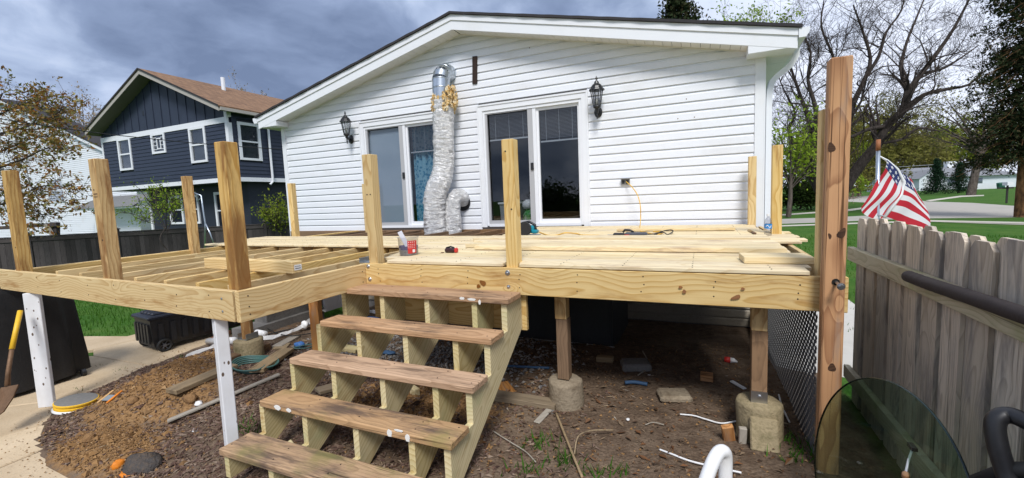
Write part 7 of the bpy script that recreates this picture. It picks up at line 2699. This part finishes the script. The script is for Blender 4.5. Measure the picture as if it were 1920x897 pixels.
# hoses, white pipes and sheeting behind the stairs
hz = []
for k in range(5):
    cx_, cy_ = (-4.157, 2.809, 0.089)[0], (-4.157, 2.809, 0.089)[1]
    for i in range(12):
        a = 2 * PI * i / 12
        r = .17 + .012 * k
        x, y = cx_ + r * 1.25 * math.cos(a) , cy_ + r * .8 * math.sin(a)
        hz.append(Vector((x, y, ground_z(x, y) + .015 + .011 * k)))
hz += [on((-4.234, 3.123, 0.090), .03), on((-4.192, 3.361, 0.090), .03), on((-4.051, 3.533, 0.090), .03), on((-3.919, 3.728, 0.090), .02)]
cord('garden_hose', hz, .008, GREENHOSE, 'dark green garden hose coiled on the dirt left of the stairs', None, 320)
cord('garden_hose', [on((-4.172, 2.950, 0.090), .02), on((-4.221, 3.246, 0.090), .03), on((-4.068, 3.399, 0.090), .02), on((-4.075, 3.682, 0.090), .03)], .007, GREENHOSE, 'loose green hose running back towards the brown post', None, 60)
cord('black_cable', [on((-5.206, 3.497, 0.039), .02), on((-5.089, 3.708, 0.066), .02), on((-4.784, 3.859, 0.090), .05), on((-4.723, 4.147, 0.081), .06), on((-4.841, 4.637, 0.024), .05)], .008, RUBBER, 'black cable trailing over the debris behind the brown post', None, 60)
cord('black_cable', [on((-5.866, 4.113, -0.085), .10), on((-4.755, 3.601, 0.090), .04), on((-4.503, 3.740, 0.090), .03), on((-4.450, 3.983, 0.089), .04)], .006, RUBBER, 'second thin black cable over the debris', None, 60)
a, b = Vector((-6.218, 3.588, -0.144)), Vector((-5.488, 3.474, -0.024))
tag(MB().tube([a + Vector((0, 0, .05)), b + Vector((0, 0, .05))], .045, 14).build('white_pipe', WHITEPL, None, True), 'short thick white pipe lying left of the mossy footing', 'pipe', 'white pipes')
a, b = Vector((-6.361, 4.139, -0.153)), Vector((-5.050, 3.581, 0.068))
tag(MB().tube([a + Vector((0, 0, .06)), b + Vector((0, 0, .05))], .04, 14).build('white_pipe', WHITEPL, None, True), 'white pipe lying behind the mossy footing', 'pipe', 'white pipes')
for (pts, w, lab) in (([on((-4.913, 3.417, 0.081), .05), on((-4.794, 3.633, 0.090), .04), on((-4.743, 3.825, 0.090), .06), on((-4.833, 4.139, 0.082), .10)], .09, 'long wrinkled white plastic strip behind the brown post'),
                      ([on((-5.086, 4.522, 0.037), .12), on((-6.702, 6.189, -0.437), .16), on((-6.412, 6.165, -0.293), .22)], .10, 'bent white plastic strip standing behind the top stair'),
                      ([on((-5.838, 3.106, -0.113), .03), on((-5.821, 3.260, -0.105), .04), on((-5.822, 3.406, -0.099), .03), on((-5.809, 3.593, -0.089), .05)], .07, 'torn white plastic sheet on the bed edge left of the footing'),
                      ([on((-4.994, 5.253, -0.090), .05), on((-5.000, 5.480, -0.134), .06), on((-4.792, 5.446, -0.128), .05)], .10, 'white sheet scrap on the gravel under the top stair')):
    mb = MB()
    vs = []
    P, _ = limb(pts, 1, 1)
    for i, p in enumerate(P):
        j = .02 * mnoise.noise(Vector((i * 1.7, 3, w * 50)))
        vs += [p + Vector((0, -w / 2, j - .02)), p + Vector((0, 0, .02 + j)), p + Vector((.01, w / 2, -.02 - j))]
    fs = []
    for i in range(len(P) - 1):
        for q in range(2):
            fs.append((3 * i + q, 3 * i + 3 + q, 3 * i + 4 + q, 3 * i + 1 + q))
    mb.add(vs, fs)
    o = mb.build('plastic_sheet', WHITEPL)
    sm = o.modifiers.new('thick', 'SOLIDIFY')
    sm.thickness = .006
    tag(o, lab, 'plastic sheet', 'white plastic scraps')
lump('white_jar', 'small pale jug lying in the debris behind the brown post', 'jug', on((-4.731, 3.921, 0.090), .08), (.05, .04, .05), WHITEPL, 21.0)
lump('blue_scrap', 'crumpled blue plastic in the debris left of the brown post', 'scrap', on((-4.227, 3.405, 0.090), .03), (.07, .05, .035), BLUEPL, 22.0)
lump('blue_scrap', 'blue tarp scrap on the gravel under the top stair', 'scrap', on((-4.406, 4.798, -0.004), .03), (.14, .06, .03), BLUEPL, 23.0)
lump('blue_scrap', 'blue plastic scrap under the second stair', 'scrap', on((-3.053, 3.542, 0.090), .02), (.08, .04, .02), BL_, 24.0)

# ------------------------------------------------------------------ white plastic chair and black cart in the near foreground
t = thing('plastic_chair', 'white plastic chair frame whose bent arm pokes in at the bottom', 'chair', (.05, 1.45, .09))
ctop = [Vector((0.012, 1.404, 0.782)), Vector((0.034, 1.440, 0.830)), Vector((0.051, 1.471, 0.848)), Vector((0.067, 1.489, 0.848)), Vector((0.075, 1.501, 0.821)), Vector((0.074, 1.492, 0.738))]
mb = MB()
P, R = limb(ctop, .021, .021)
l0, l1 = P[0], P[-1]
mb.tube([Vector((l0.x - .16, l0.y - .16, .10))] + P + [Vector((l1.x + .01, l1.y + .02, .09))], .021, 12)
mb.build('arm_frame', WHITEPL, t, True)
mb = MB()
P2 = [p + Vector((-.46, .22, 0)) for p in ctop]
P2, R = limb(P2, .021, .021)
MB().tube([Vector((l0.x - .62, l0.y + .06, .10)), Vector((l0.x - .56, l0.y + .10, .42)), Vector((l1.x - .40, l1.y + .18, .42)), Vector((l1.x - .38, l1.y + .20, .09))], .021, 12).build('arm_frame', WHITEPL, t, True)
MB().box((l0.x - .52, l0.y - .10, .40), (l1.x - .03, l1.y + .17, .425)).build('seat', WHITEPL, t)

t = thing('garden_cart', 'black garden cart with a thick bent tubular handle at the lower right', 'cart', (.85, 1.6, 0))
hp = [Vector((0.903, 1.677, 0.972)), Vector((0.873, 1.706, 0.986)), Vector((0.854, 1.730, 0.987)), Vector((0.829, 1.729, 0.976)), Vector((0.819, 1.722, 0.946)), Vector((0.823, 1.706, 0.887)), Vector((0.834, 1.695, 0.832)), Vector((0.839, 1.683, 0.799))]
P, R = limb(hp, .024, .026)
MB().tube(P, R, 14).build('handle', BLACKPL, t, True)
a = Vector((0.796, 1.746, 0.747))
b = Vector((0.894, 1.649, 0.874))
mb = MB()
top = [a, b, b + Vector((.0, -.35, 0)), a + Vector((-.1, -.35, 0))]
bot = [p + Vector((.02, 0, -.42)) for p in top]
mb.add(top + bot, [(0, 1, 2, 3), (7, 6, 5, 4), (0, 4, 5, 1), (1, 5, 6, 2), (2, 6, 7, 3), (3, 7, 4, 0)])
mb.build('tray', BLACKPL, t)
MB().tube([a, a.lerp(b, .5) + Vector((0, 0, .02)), b], .022, 10).build('tray_rim', RUBBER, t, True)
